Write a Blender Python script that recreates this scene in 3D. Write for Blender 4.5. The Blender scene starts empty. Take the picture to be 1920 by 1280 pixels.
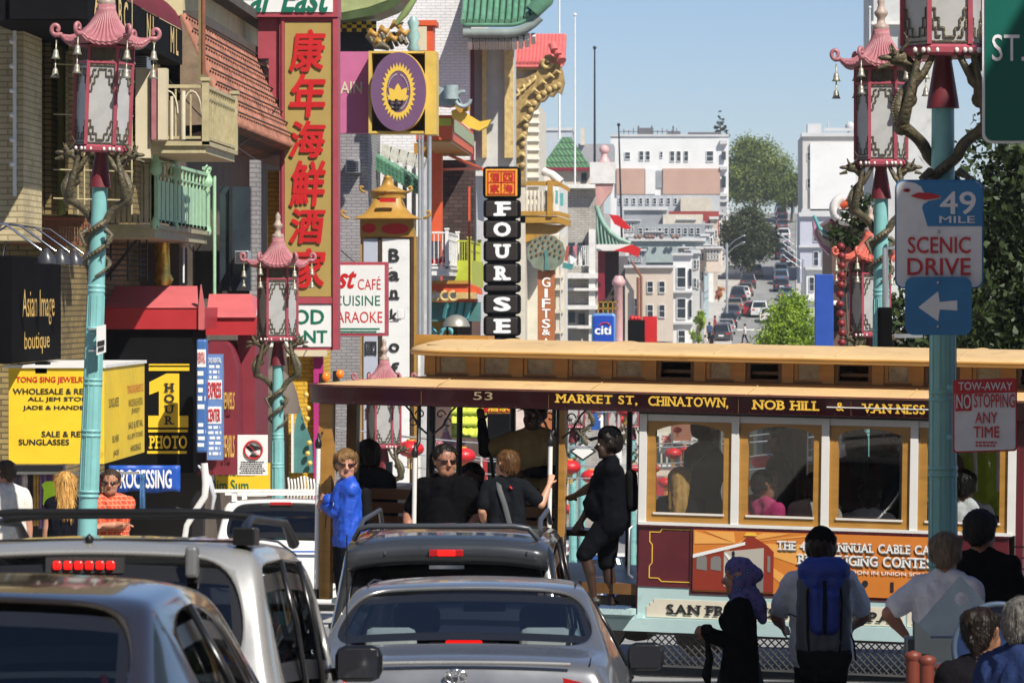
import bpy, bmesh, math, random
import numpy as np
from mathutils import Vector, Matrix, Euler, noise as mnoise
random.seed(7); np.random.seed(7)
R=math.radians
SC=bpy.context.scene; COL=SC.collection
# ---------------------------------------------------------------- camera, sky, sun, exposure
VX,VY,FP=1270.0,560.0,7200.0          # vanishing point of the street and focal length, in photo pixels
cam=bpy.data.cameras.new('camera'); camo=bpy.data.objects.new('camera',cam); COL.objects.link(camo)
cam.sensor_width=36.0; cam.lens=FP/1920*36.0
cam.shift_x=-(VX-960)/1920; cam.shift_y=-(640-VY)/1920
camo.rotation_euler=(R(90),0,0); cam.clip_start=.5; cam.clip_end=6000
cam.dof.use_dof=True; cam.dof.focus_distance=38; cam.dof.aperture_fstop=11
SC.camera=camo
wd=bpy.data.worlds.new('World'); SC.world=wd; wd.use_nodes=True
nt=wd.node_tree; nt.nodes.clear()
sky=nt.nodes.new('ShaderNodeTexSky'); sky.sky_type='NISHITA'; sky.sun_disc=False
SUN_EL,SUN_ROT=R(47),math.atan2(.6,-.8)
sky.sun_elevation=SUN_EL; sky.sun_rotation=SUN_ROT; sky.air_density=.8; sky.dust_density=.2; sky.ozone_density=10; sky.altitude=40
bg=nt.nodes.new('ShaderNodeBackground'); bg.inputs[1].default_value=.096
wo=nt.nodes.new('ShaderNodeOutputWorld'); tint=nt.nodes.new('ShaderNodeMixRGB'); tint.blend_type='MULTIPLY'; tint.inputs[0].default_value=1; tint.inputs[2].default_value=(1.24,.97,.83,1); nt.links.new(sky.outputs[0],tint.inputs[1]); nt.links.new(tint.outputs[0],bg.inputs[0]); nt.links.new(bg.outputs[0],wo.inputs[0])
sl=bpy.data.lights.new('sun','SUN'); sl.energy=5.0; sl.angle=R(.5); sl.color=(1,.95,.86)
so=bpy.data.objects.new('sun',sl); COL.objects.link(so)
sd=Vector((math.sin(SUN_ROT)*math.cos(SUN_EL),math.cos(SUN_ROT)*math.cos(SUN_EL),math.sin(SUN_EL)))
so.rotation_euler=sd.to_track_quat('Z','Y').to_euler(); so.location=(20,-20,40)
SC.view_settings.view_transform='Standard'; SC.view_settings.look='None'; SC.view_settings.exposure=.38; SC.view_settings.gamma=1
SC.render.engine='CYCLES'; SC.cycles.max_bounces=6; SC.cycles.transparent_max_bounces=12; SC.cycles.use_denoising=True
# ---------------------------------------------------------------- helpers
def P(px,py,Y): return ((px-VX)*Y/FP,Y,(VY-py)*Y/FP)
def hx(h):
    h=h.lstrip('#'); c=[int(h[i:i+2],16)/255 for i in (0,2,4)]
    return tuple(x/12.92 if x<=.04045 else ((x+.055)/1.055)**2.4 for x in c)
MATS={}
def mat(key,c,rough=.6,metal=0.,var=.12,scale=2.5,bump=0.,bscale=40,spec=.5,coat=0.,trans=None,stain=None,stretch=None,emit=0):
    """plain paint / cloth / stone with procedural unevenness"""
    if key in MATS: return MATS[key]
    if isinstance(c,str): c=hx(c)
    m=bpy.data.materials.new(key); m.use_nodes=True; n=m.node_tree; L=n.links; b=n.nodes['Principled BSDF']
    b.inputs['Roughness'].default_value=rough; b.inputs['Metallic'].default_value=metal
    b.inputs['Specular IOR Level'].default_value=spec; b.inputs['Coat Weight'].default_value=coat; b.inputs['Coat Roughness'].default_value=.05
    tc=n.nodes.new('ShaderNodeTexCoord'); src=tc.outputs['Object']
    if stretch:
        mp=n.nodes.new('ShaderNodeMapping'); mp.inputs['Scale'].default_value=stretch; L.new(src,mp.inputs[0]); src=mp.outputs[0]
    if var>0:
        nz=n.nodes.new('ShaderNodeTexNoise'); nz.inputs['Scale'].default_value=scale; nz.inputs['Detail'].default_value=5; nz.inputs['Roughness'].default_value=.65; L.new(src,nz.inputs['Vector'])
        rp=n.nodes.new('ShaderNodeValToRGB'); e=rp.color_ramp.elements; e[0].position=.3; e[1].position=.7
        e[0].color=(*[x*(1-var) for x in c],1); e[1].color=(*[min(1,x*(1+var)) for x in c],1); L.new(nz.outputs['Fac'],rp.inputs[0]); out=rp.outputs[0]
        if stain:
            sc,amt,sz=stain
            n2=n.nodes.new('ShaderNodeTexNoise'); n2.inputs['Scale'].default_value=sz; n2.inputs['Detail'].default_value=8; n2.inputs['Roughness'].default_value=.75; L.new(src,n2.inputs['Vector'])
            r2=n.nodes.new('ShaderNodeValToRGB'); f=r2.color_ramp.elements; f[0].position=.55; f[1].position=.72; f[0].color=(0,0,0,1); f[1].color=(amt,)*3+(1,); L.new(n2.outputs['Fac'],r2.inputs[0])
            mx=n.nodes.new('ShaderNodeMixRGB'); mx.inputs[2].default_value=(*(hx(sc) if isinstance(sc,str) else sc),1); L.new(r2.outputs[0],mx.inputs[0]); L.new(out,mx.inputs[1]); out=mx.outputs[0]
        L.new(out,b.inputs['Base Color'])
        if rough>.15:
            mr=n.nodes.new('ShaderNodeMapRange'); mr.inputs[3].default_value=max(.02,rough-.12); mr.inputs[4].default_value=min(1,rough+.12); L.new(nz.outputs['Fac'],mr.inputs[0]); L.new(mr.outputs[0],b.inputs['Roughness'])
    else: b.inputs['Base Color'].default_value=(*c,1)
    if bump>0:
        nb=n.nodes.new('ShaderNodeTexNoise'); nb.inputs['Scale'].default_value=bscale; nb.inputs['Detail'].default_value=4; L.new(src,nb.inputs['Vector'])
        bp=n.nodes.new('ShaderNodeBump'); bp.inputs['Strength'].default_value=bump; bp.inputs['Distance'].default_value=.02; L.new(nb.outputs['Fac'],bp.inputs['Height']); L.new(bp.outputs[0],b.inputs['Normal'])
    if emit: b.inputs['Emission Color'].default_value=(*c,1); b.inputs['Emission Strength'].default_value=emit
    if trans is not None:
        tr=n.nodes.new('ShaderNodeBsdfTranslucent'); tr.inputs[0].default_value=(*[min(1,x*1.2) for x in c],1)
        ms=n.nodes.new('ShaderNodeMixShader'); ms.inputs[0].default_value=trans; o=n.nodes['Material Output']; L.new(b.outputs[0],ms.inputs[1]); L.new(tr.outputs[0],ms.inputs[2]); L.new(ms.outputs[0],o.inputs[0])
    MATS[key]=m; return m
def pattern(key,c1,c2,cm,sx=1.,rowh=.07,bw=.22,mortar=.012,axis='xz',rough=.8,kind='brick',dirt=.25):
    """bricks / planks / tiles: brick texture in object space, mapped on x+y against z (upright walls) or x against y (roofs)"""
    if key in MATS: return MATS[key]
    c1,c2,cm=[hx(c) if isinstance(c,str) else c for c in (c1,c2,cm)]
    m=bpy.data.materials.new(key); m.use_nodes=True; n=m.node_tree; L=n.links; b=n.nodes['Principled BSDF']; b.inputs['Roughness'].default_value=rough
    tc=n.nodes.new('ShaderNodeTexCoord'); sp=n.nodes.new('ShaderNodeSeparateXYZ'); L.new(tc.outputs['Object'],sp.inputs[0])
    ad=n.nodes.new('ShaderNodeMath'); ad.operation='ADD'; L.new(sp.outputs[0],ad.inputs[0]); L.new(sp.outputs[1],ad.inputs[1])
    cb=n.nodes.new('ShaderNodeCombineXYZ'); L.new(ad.outputs[0] if axis=='xz' else sp.outputs[0],cb.inputs[0]); L.new(sp.outputs[2] if axis=='xz' else sp.outputs[1],cb.inputs[1])
    br=n.nodes.new('ShaderNodeTexBrick'); L.new(cb.outputs[0],br.inputs['Vector']); br.inputs['Scale'].default_value=sx; br.inputs['Brick Width'].default_value=bw; br.inputs['Row Height'].default_value=rowh; br.inputs['Mortar Size'].default_value=mortar
    br.inputs['Color1'].default_value=(*c1,1); br.inputs['Color2'].default_value=(*c2,1); br.inputs['Mortar'].default_value=(*cm,1); br.inputs['Mortar Smooth'].default_value=.3
    nz=n.nodes.new('ShaderNodeTexNoise'); nz.inputs['Scale'].default_value=.9; nz.inputs['Detail'].default_value=8; nz.inputs['Roughness'].default_value=.7; L.new(tc.outputs['Object'],nz.inputs['Vector'])
    rp=n.nodes.new('ShaderNodeValToRGB'); e=rp.color_ramp.elements; e[0].position=.32; e[1].position=.66; e[0].color=(1-dirt,)*3+(1,); e[1].color=(1,1,1,1); L.new(nz.outputs['Fac'],rp.inputs[0])
    mx=n.nodes.new('ShaderNodeMixRGB'); mx.blend_type='MULTIPLY'; mx.inputs[0].default_value=1; L.new(br.outputs['Color'],mx.inputs[1]); L.new(rp.outputs[0],mx.inputs[2]); L.new(mx.outputs[0],b.inputs['Base Color'])
    bp=n.nodes.new('ShaderNodeBump'); bp.inputs['Strength'].default_value=.5; bp.inputs['Distance'].default_value=.01; bp.invert=True; L.new(br.outputs['Fac'],bp.inputs['Height']); L.new(bp.outputs[0],b.inputs['Normal'])
    MATS[key]=m; return m
def glass(key,tint=(.5,.55,.58),mixr=None,rough=.02):
    """thin pane: tinted transparency with a Fresnel reflection"""
    if key in MATS: return MATS[key]
    m=bpy.data.materials.new(key); m.use_nodes=True; n=m.node_tree; L=n.links; n.nodes.remove(n.nodes['Principled BSDF']); o=n.nodes['Material Output']
    t=n.nodes.new('ShaderNodeBsdfTransparent'); t.inputs[0].default_value=(*tint,1); g=n.nodes.new('ShaderNodeBsdfGlossy'); g.inputs['Roughness'].default_value=rough
    ms=n.nodes.new('ShaderNodeMixShader')
    if mixr is None:
        fr=n.nodes.new('ShaderNodeFresnel'); fr.inputs[0].default_value=1.5; L.new(fr.outputs[0],ms.inputs[0])
    else: ms.inputs[0].default_value=mixr
    L.new(t.outputs[0],ms.inputs[1]); L.new(g.outputs[0],ms.inputs[2]); L.new(ms.outputs[0],o.inputs[0]); MATS[key]=m; return m
def leafmat(key,c1,c2,scale=.6):
    if key in MATS: return MATS[key]
    m=bpy.data.materials.new(key); m.use_nodes=True; n=m.node_tree; L=n.links; b=n.nodes['Principled BSDF']; b.inputs['Roughness'].default_value=.55
    tc=n.nodes.new('ShaderNodeTexCoord'); nz=n.nodes.new('ShaderNodeTexNoise'); nz.inputs['Scale'].default_value=scale; nz.inputs['Detail'].default_value=6; nz.inputs['Roughness'].default_value=.8; L.new(tc.outputs['Object'],nz.inputs['Vector'])
    rp=n.nodes.new('ShaderNodeValToRGB'); e=rp.color_ramp.elements; e[0].position=.36; e[1].position=.64; e[0].color=(*hx(c1),1); e[1].color=(*hx(c2),1); L.new(nz.outputs['Fac'],rp.inputs[0]); L.new(rp.outputs[0],b.inputs['Base Color'])
    tr=n.nodes.new('ShaderNodeBsdfTranslucent'); L.new(rp.outputs[0],tr.inputs[0]); ms=n.nodes.new('ShaderNodeMixShader'); ms.inputs[0].default_value=.3; L.new(b.outputs[0],ms.inputs[1]); L.new(tr.outputs[0],ms.inputs[2]); L.new(ms.outputs[0],n.nodes['Material Output'].inputs[0])
    MATS[key]=m; return m
ORG={}
def tag(o,label,cat,group=None,kind=None):
    if label: o['label']=label
    if cat: o['category']=cat
    if group: o['group']=group
    if kind: o['kind']=kind
    return o
def thing(name,label,cat,loc=(0,0,0),group=None,rz=0.):
    o=bpy.data.objects.new(name,None); COL.objects.link(o); o.location=loc; o.rotation_euler=(0,0,rz); o.empty_display_size=.2
    ORG[o.name]=Vector(loc); return tag(o,label,cat,group)
def origin(o):
    while o.parent: o=o.parent
    return ORG.get(o.name,Vector((0,0,0)))
class G:
    def __init__(s): s.v=[];s.f=[];s.m=[];s.s=[];s.k=0
    def add(s,vs,fs,m=0,sm=False):
        b=len(s.v); s.v+=[tuple(v) for v in vs]; s.f+=[tuple(b+i for i in f) for f in fs]; s.m+=[m]*len(fs); s.s+=[sm]*len(fs); return s
    def box(s,x0,x1,y0,y1,z0,z1,m=0):
        vs=[(x,y,z) for x in (x0,x1) for y in (y0,y1) for z in (z0,z1)]
        return s.add(vs,[(0,1,3,2),(4,6,7,5),(0,4,5,1),(2,3,7,6),(0,2,6,4),(1,5,7,3)],m)
    def pbox(s,a,b,c,d,Y,dp=.1,m=0):
        """box whose front face fills photo pixels a..c, b..d at distance Y, running dp metres back along the street"""
        x0,_,z1=P(a,b,Y); x1,_,z0=P(c,d,Y); return s.box(x0,x1,Y,Y+dp,z0,z1,m)
    def prism(s,pts,y0,y1,m=0,sm=False):
        n=len(pts); vs=[(x,y0,z) for x,z in pts]+[(x,y1,z) for x,z in pts]
        s.add(vs,[tuple(range(n)),tuple(range(2*n-1,n-1,-1))],m); return s.add(vs,[(i,i+n,(i+1)%n+n,(i+1)%n) for i in range(n)],m,sm)
    def pprism(s,pts,Y,dp,m=0,sm=False):
        q=[P(a,b,Y) for a,b in pts]; return s.prism([(p[0],p[2]) for p in q],Y,Y+dp,m,sm)
    def bar(s,p,q,w,h=None,m=0):
        """square bar from p to q"""
        p,q=Vector(p),Vector(q); d=(q-p).normalized(); h=h or w; u=d.cross(Vector((0,0,1)))
        if u.length<.01: u=d.cross(Vector((0,1,0)))
        u.normalize(); t=u.cross(d); a,b=u*w/2,t*h/2
        vs=[e+i*a+j*b for e in (p,q) for i,j in ((-1,-1),(1,-1),(1,1),(-1,1))]
        return s.add(vs,[(3,2,1,0),(4,5,6,7)]+[(i,(i+1)%4,(i+1)%4+4,i+4) for i in range(4)],m)
    def tube(s,pts,r,n=8,m=0,cap=True,flat=1.):
        pts=[Vector(p) for p in pts]; k=len(pts); rs=r if hasattr(r,'__len__') else [r]*k; vs=[];fs=[]; u=None
        for i in range(k):
            d=(pts[min(i+1,k-1)]-pts[max(i-1,0)]).normalized()
            if u is None:
                u=d.cross(Vector((0,0,1)))
                if u.length<.1: u=d.cross(Vector((0,1,0)))
            u=(u-d*u.dot(d)).normalized(); w=d.cross(u)
            vs+=[pts[i]+(u*math.cos(2*math.pi*j/n)+w*math.sin(2*math.pi*j/n)*flat)*rs[i] for j in range(n)]
        for i in range(k-1): fs+=[(i*n+j,i*n+(j+1)%n,(i+1)*n+(j+1)%n,(i+1)*n+j) for j in range(n)]
        s.add(vs,fs,m,True)
        if cap: s.add(vs[:n],[tuple(range(n-1,-1,-1))],m); s.add(vs[-n:],[tuple(range(n))],m)
        return s
    def lathe(s,prof,c=(0,0,0),n=16,m=0,f=None,sm=True):
        """profile of (radius, z) turned round the z axis at c; f(angle, radius, z) may reshape it"""
        vs=[]
        for r,z in prof:
            for j in range(n):
                a=2*math.pi*j/n; rr,zz=(r,z) if f is None else f(a,r,z); vs.append((c[0]+rr*math.cos(a),c[1]+rr*math.sin(a),c[2]+zz))
        fs=[(i*n+j,i*n+(j+1)%n,(i+1)*n+(j+1)%n,(i+1)*n+j) for i in range(len(prof)-1) for j in range(n)]
        s.add(vs,fs,m,sm)
        if prof[0][0]>1e-4: s.add(vs[:n],[tuple(range(n-1,-1,-1))],m)
        if prof[-1][0]>1e-4: s.add(vs[-n:],[tuple(range(n))],m)
        return s
    def ball(s,c,r,m=0,n=12,k=8,sq=(1,1,1)):
        vs=[];fs=[]
        for i in range(k+1):
            t=math.pi*i/k
            for j in range(n): a=2*math.pi*j/n; vs.append((c[0]+r*sq[0]*math.sin(t)*math.cos(a),c[1]+r*sq[1]*math.sin(t)*math.sin(a),c[2]+r*sq[2]*math.cos(t)))
        for i in range(k): fs+=[(i*n+j,(i+1)*n+j,(i+1)*n+(j+1)%n,i*n+(j+1)%n) for j in range(n)]
        return s.add(vs,fs,m,True)
    def grid(s,rows,m=0,sm=True,flip=False):
        n=len(rows[0]); vs=[p for r in rows for p in r]; fs=[]
        for i in range(len(rows)-1):
            for j in range(n-1):
                q=(i*n+j,i*n+j+1,(i+1)*n+j+1,(i+1)*n+j); fs.append(q[::-1] if flip else q)
        return s.add(vs,fs,m,sm)
    def build(s,name,mats,parent=None,label=None,cat=None,group=None,kind=None,bevel=0.,sub=0):
        me=bpy.data.meshes.new(name)
        mats=mats if isinstance(mats,(list,tuple)) else [mats]
        if parent is not None: o0=origin(parent)
        else:
            a=np.array(s.v); lo,hi=a.min(0),a.max(0); o0=Vector(((lo[0]+hi[0])/2,(lo[1]+hi[1])/2,lo[2])) if kind not in('structure','stuff') else Vector((0,0,0))
        me.from_pydata([(v[0]-o0[0],v[1]-o0[1],v[2]-o0[2]) for v in s.v],[],s.f)
        for mm in mats: me.materials.append(mm)
        me.polygons.foreach_set('material_index',s.m); me.polygons.foreach_set('use_smooth',s.s); me.update()
        o=bpy.data.objects.new(name,me); COL.objects.link(o)
        if parent is not None: o.parent=parent
        else: o.location=o0; ORG[o.name]=o0
        if bevel:
            b=o.modifiers.new('edge','BEVEL'); b.width=bevel; b.segments=2; b.limit_method='ANGLE'; b.angle_limit=R(40)
        if sub:
            b=o.modifiers.new('smooth','SUBSURF'); b.levels=sub; b.render_levels=sub
        return tag(o,label,cat,group,kind)
def kids(o): return [c for c in o.children]
def copy_tree(o,parent=None):
    c=o.copy(); COL.objects.link(c)
    if parent is not None: c.parent=parent
    for ch in kids(o): copy_tree(ch,c)
    return c
# ---------------------------------------------------------------- lettering
SERIF={'A':[(0,0,1),(1,0,1)],'B':[(.02,0,2),(.02,1,2)],'C':[],'D':[(.02,0,2),(.02,1,2)],'E':[(.02,0,2),(.02,1,2)],'F':[(.1,0,1),(.02,1,2)],'H':[(.1,0,1),(.1,1,1),(.9,0,1),(.9,1,1)],'I':[(.5,0,1),(.5,1,1)],'K':[(.1,0,1),(.1,1,1),(.95,0,1),(.9,1,1)],
 'L':[(.08,0,2),(.1,1,1)],'M':[(.06,0,1),(.06,1,2),(.94,0,1),(.94,1,2)],'N':[(.08,0,1),(.08,1,2),(.92,1,1)],'O':[],'P':[(.1,0,1),(.02,1,2)],'R':[(.1,0,1),(.02,1,2),(.97,0,1)],'S':[],'T':[(.5,0,1)],'U':[(.1,1,1),(.9,1,1)],'V':[(.04,1,1),(.96,1,1)],'W':[(.03,1,1),(.97,1,1)],'X':[(0,0,1),(1,0,1),(0,1,1),(1,1,1)],'Y':[(.05,1,1),(.95,1,1),(.5,0,1)],'G':[],'1':[(.6,0,1)],
 'a':[],'n':[(.12,0,1),(.88,0,1)],'k':[(.1,0,1),(.95,0,1)],'f':[(.4,0,1)],'i':[(.5,0,1)],'h':[(.12,0,1),(.88,0,1)],'o':[]}
TS=bpy.data.scenes.new('scratch')
def baked(o):
    '''the evaluated mesh of one object, worked out in a scratch scene of its own so that the big scene is not re-evaluated'''
    TS.collection.objects.link(o)
    with bpy.context.temp_override(scene=TS,view_layer=TS.view_layers[0]):
        dg=bpy.context.evaluated_depsgraph_get(); dg.update(); me=bpy.data.meshes.new_from_object(o.evaluated_get(dg))
    bpy.data.objects.remove(o); return me
def glyphs(body,bold=0.,shear=0.,space=1.,serif=0.):
    cu=bpy.data.curves.new('t','FONT'); cu.body=body; cu.size=1; cu.offset=bold; cu.shear=shear; cu.space_character=space; cu.resolution_u=3
    ob=bpy.data.objects.new('t',cu); me=baked(ob)
    v=[tuple(x.co) for x in me.vertices]; f=[tuple(p.vertices) for p in me.polygons]
    bpy.data.curves.remove(cu); bpy.data.meshes.remove(me); return v,f
def text(body,box,Y,m,parent,bold=.02,shear=0.,space=1.,serif=False,name='lettering',at=None,proud=.006,local=None,keep=False,**kw):
    """lettering fitted to the photo-pixel box (x0,y0,x1,y1) at distance Y, or to local 3-D axes: local=(corner, ux, uz) with box in metres.  serif: slab feet"""
    vs=[];fs=[]
    fatr=0.
    if bold>.012: fatr,bold=bold*.85,0.
    if serif:
        x=0
        for ch in body:
            if ch==' ': x+=.34*space; continue
            v,f=glyphs(ch,bold); a=np.array(v); w=a[:,0].max(); x0=a[:,0].min(); b=len(vs); h0,h1=a[:,1].min(),a[:,1].max()
            vs+=[(p[0]-x0+x,p[1],0) for p in v]; fs+=[tuple(b+i for i in q) for q in f]; wd_=w-x0
            for sx,sy,side in SERIF.get(ch,[]):
                cx=x+sx*wd_; hw=.13+fatr*.6; th=.075; z0=h0 if sy==0 else h1-th; l=cx-hw if side==1 else cx-.09; r_=cx+hw if side==1 else cx+.09; b=len(vs)
                vs+=[(l,z0,.003),(r_,z0,.003),(r_,z0+th,.003),(l,z0+th,.003)]; fs.append((b,b+1,b+2,b+3))
            x+=wd_+.13*space
    else: vs,fs=glyphs(body,bold,shear,space)
    if not vs: return None
    if fatr:
        v0,f0=vs,fs; vs=[];fs=[]
        for q in range(9):
            b=len(vs); dx,dy=(fatr*math.cos(q*math.pi/4),fatr*math.sin(q*math.pi/4)) if q<8 else (0,0)
            vs+=[(p[0]+dx,p[1]+dy*.8,p[2]+q*.0003) for p in v0]; fs+=[tuple(b+i for i in t_) for t_ in f0]
    a=np.array(vs,dtype=float); lo,hi=a.min(0),a.max(0); sz=np.maximum(hi-lo,1e-6); u=(a[:,0]-lo[0])/sz[0]; w=(a[:,1]-lo[1])/sz[1]; g=G()
    x0,y0,x1,y1=box
    if keep:
        asp=sz[0]/sz[1]; cw=(y1-y0)*asp
        if cw<abs(x1-x0): c=(x0+x1)/2; x0,x1=c-cw/2,c+cw/2
        else: c=(y0+y1)/2; ch_=(x1-x0)/asp; y0,y1=c-ch_/2,c+ch_/2
    lift=a[:,2]*(.8)
    if local is None:
        A=P(x0,y1,Y); B=P(x1,y0,Y)
        pts=[(A[0]+(B[0]-A[0])*i,Y-proud-k,A[2]+(B[2]-A[2])*j) for i,j,k in zip(u,w,lift)]
    else:
        c,ux,uz=[Vector(q) for q in local]; nn=ux.cross(uz).normalized()
        pts=[c+ux*(x0+(x1-x0)*i)+uz*(y0+(y1-y0)*j)+nn*(proud+k) for i,j,k in zip(u,w,lift)]
    g.add(pts,fs); return g.build(name,m,parent,**kw)
def label_lines(box,Y,m,parent,rows,seed=1,name='lettering',proud=.006,fill=.55):
    """rows of tiny unreadable print"""
    rnd=random.Random(seed); g=G(); x0,y0,x1,y1=box; h=(y1-y0)/rows
    for r in range(rows):
        x=x0+rnd.uniform(0,.12)*(x1-x0); e=x1-rnd.uniform(0,.18)*(x1-x0)
        while x<e:
            w=rnd.uniform(.3,.9)*h*1.3; g.pbox(x,y0+r*h+h*(1-fill)/2,min(x+w,e),y0+r*h+h*(1+fill)/2,Y-proud,.002); x+=w+h*.28
    return g.build(name,m,parent)
# ================================================================ the setting: ground, roads, pavements
GY=[-60,0,11.5,16.2,18.5,24.5,27,36,40,48,60,75,110,150,200,250,300,370,600,640,760,1000]
GZ=[1.0,-1.62,-2.33,-2.62,-2.78,-3.24,-3.42,-3.5,-3.58,-4.1,-5.3,-6.9,-9.1,-11.6,-13.2,-12.8,-10,-4.4,13.3,14.2,12,9]
def gz(Y): return float(np.interp(Y,GY,GZ))
EY=[-60,26.5,27,45.9,46,75,110,150,200,300,370,600,700]
EL=[-7.2,-7.2,-60,-60,-5.6,-5.7,-6.3,-6.2,-4.6,2.3,5.2,12.9,15.5]
ER=[1.5,1.5,60,60,2.0,1.4,-.3,.2,3.0,9.2,11.4,18.6,22]
def el(Y): return float(np.interp(Y,EY,EL))
def er(Y): return float(np.interp(Y,EY,ER))
YS=sorted(set(GY+EY+list(range(-50,700,6))))
M_ground=mat('ground concrete',(.3,.29,.27),.9,var=.2,scale=.2,stain=('#4a4640',.5,.5))
M_road=mat('asphalt',(.24,.24,.235),.85,var=.22,scale=.35,bump=.25,bscale=30,stain=('#2b2a28',.55,.9),stretch=(1,.25,1))
M_walk=mat('pavement concrete',(.42,.4,.37),.85,var=.15,scale=.6,stain=('#5b554c',.5,1.4))
M_mark=mat('road paint',(.75,.74,.7),.7,var=.12,scale=2,stain=('#55524d',.7,3))
M_marky=mat('yellow road paint',(.7,.5,.1),.7,var=.12,scale=2,stain=('#55524d',.7,3))
g=G(); g.grid([[(x,y,gz(y)-.02) for x in (-900,-200,-60,-20,0,20,60,200,900)] for y in YS],sm=False,flip=True); g.build('ground',M_ground,kind='structure')
def strip(name,m,ya,yb,fa,fb,dz,nx=4):
    ys=[y for y in YS if ya<y<yb]; ys=[ya]+ys+[yb]; g=G(); rows=[[(fa(y)+(fb(y)-fa(y))*i/nx,y,gz(y)+dz) for i in range(nx+1)] for y in ys]; g.grid(rows,sm=False,flip=True); return g.build(name,m,kind='structure')
strip('road',M_road,-40,26.5,el,er,.004)
strip('cross_street_road',M_road,27,45.9,lambda y:-60,lambda y:60,.004)
strip('street_road',M_road,46,690,el,er,.004)
g=G(); g.grid([[(x,26.5+dy,gz(26.5+dy)+.004) for x in (-7.2,1.5)] for dy in (0,.5)],sm=False,flip=True); g.build('road_joint',M_road,kind='structure')
def walk(name,ya,yb,fa,fb):
    ys=[y for y in YS if ya<y<yb]; ys=[ya]+ys+[yb]; g=G()
    for d in (0,):
        top=[[(fa(y),y,gz(y)-.05),(fa(y),y,gz(y)+.13),(fb(y),y,gz(y)+.13),(fb(y),y,gz(y)-.05)] for y in ys]; g.grid(top,sm=False,flip=True)
        g.add(top[0],[(0,1,2,3)]); g.add(top[-1],[(3,2,1,0)])
    g.build(name,M_walk,kind='structure')
walk('pavement',-40,26.3,lambda y:1.5,lambda y:14); walk('pavement',46.4,690,lambda y:el(y)-4.5,el); walk('pavement',46.4,690,er,lambda y:er(y)+4.5); walk('pavement',-40,26.3,lambda y:-20,lambda y:-7.2)
g=G()
for y0,y1 in ((28.0,28.35),(30.9,31.25)): g.grid([[(x,y,gz(y)+.009) for x in (-7,-3,0,4,9)] for y in (y0,y1)],sm=False,flip=True)
g.build('crosswalk_marking',M_mark,kind='structure')
g=G()
for x in (5.6,8.2,9.8): pass
for y0 in (345,386): g.grid([[(x,y,gz(y)+.01) for x in np.linspace(el(y0)+.3,er(y0)-.3,6)] for y in (y0,y0+1.2)],sm=False,flip=True)
g.build('stop_line_marking',M_mark,kind='structure')
# the unseen brick building beside the near pavement: it throws the shade on the people at the kerb
M_redbrick=pattern('red brick','#7a4030','#8a4c38','#8f8578')
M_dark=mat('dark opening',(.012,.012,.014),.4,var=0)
M_pane=mat('window pane',(.03,.04,.05),.08,var=.3,scale=1.5,spec=.7)
M_white=mat('white paint',(.72,.71,.68),.55,var=.08,scale=3,stain=('#8b8478',.4,2.5))
t=thing('brick_building','tall red brick building on the near pavement beside the seated people','building',(5.6,21,gz(21)+.13))
G().box(5.6,7.8,18.5,26.5,gz(28),8.0).build('wall',M_redbrick,t)
for k in range(3):
    for j in range(2): g=G(); g.box(5.56,5.61,19+k*2.5,20.4+k*2.5,-.6+j*3.6,1.5+j*3.6); o=g.build('window',M_pane,t); G().box(5.5,5.62,18.9+k*2.5,20.5+k*2.5,-.75+j*3.6,-.6+j*3.6).build('sill',M_white,o)
for nm,lb,x0,x1,ya,yb,zt,mm in (('added_stone_building','unseen long grey stone building added along the near west pavement',-34,-13,-40,27,24,mat('grey stone',(.3,.28,.25),.8,var=.2,scale=.5,bump=.2)),('added_plaster_building','unseen long ochre plaster building added on the near east side',14.5,30,-40,17,16,mat('ochre plaster',(.4,.3,.18),.8,var=.15,scale=.5))):  # unseen buildings, added and made tall to cut sky light and be reflected
    t=thing(nm,lb,'building',((x0+x1)/2,0,gz(0))); G().box(x0,x1,ya,yb,gz(27)-.5,zt).build('wall',mm,t); xf=x1 if x1<0 else x0; s=1 if x1<0 else -1
    for k in range(9):
        for z in (-.4,3.2,6.4): y=ya+4+k*(yb-ya)/9.5; o=G().box(min(xf,xf+s*.03),max(xf,xf+s*.03),y,y+2.2,z,z+1.9).build('window',M_pane,t); G().box(min(xf,xf+s*.12),max(xf,xf+s*.12),y-.1,y+2.3,z-.15,z-.003).build('sill',M_white,o)
t=thing('added_tower','unseen tall brown tower added behind the viewer to block sky light','building',(0,-55,gz(-50))); G().box(-45,40,-62,-50,-2,34).build('wall',mat('brown office stone',(.2,.17,.14),.8,var=.15,scale=.4),t)  # added out of view to block sky light from behind
for k in range(16):
    for z in range(7): G().box(-42+k*5,-39+k*5,-50.02,-49.95,1+z*4.6,4+z*4.6).build('window',M_pane,t)
# ================================================================ materials used along the street
M_tan=pattern('tan brick','#8a764a','#a58e5a','#5e5236',rowh=.08,bw=.25,dirt=.55)  # darker than the front pilaster's brick, to carry the shade of the recess
M_cream=mat('cream plaster',(.6,.52,.36),.75,var=.12,scale=1.2,stain=('#7d6a45',.5,1.2))
M_redaw=mat('red awning canvas',(.42,.022,.028),.5,var=.1,scale=2,coat=.1)
M_redlt=mat('sunlit red awning canvas',(.56,.12,.125),.5,var=.1,scale=2)  # paler red puts the sunlight on the awning tops into the colour
M_black=mat('black canvas',(.008,.008,.009),.85,var=.25,scale=2,spec=.05)
M_blackp=mat('black paint',(.005,.005,.0055),.8,var=.2,scale=4,spec=.03)
M_gold=mat('gold lettering',(.85,.55,.13),.35,metal=.25,var=.08)
M_yel=mat('yellow sign panel',(.80,.54,.02),.5,var=.12,scale=1.2,stain=('#8f6a14',.5,2.5))
M_burg=mat('burgundy paint',(.20,.022,.035),.5,var=.12)
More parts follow.
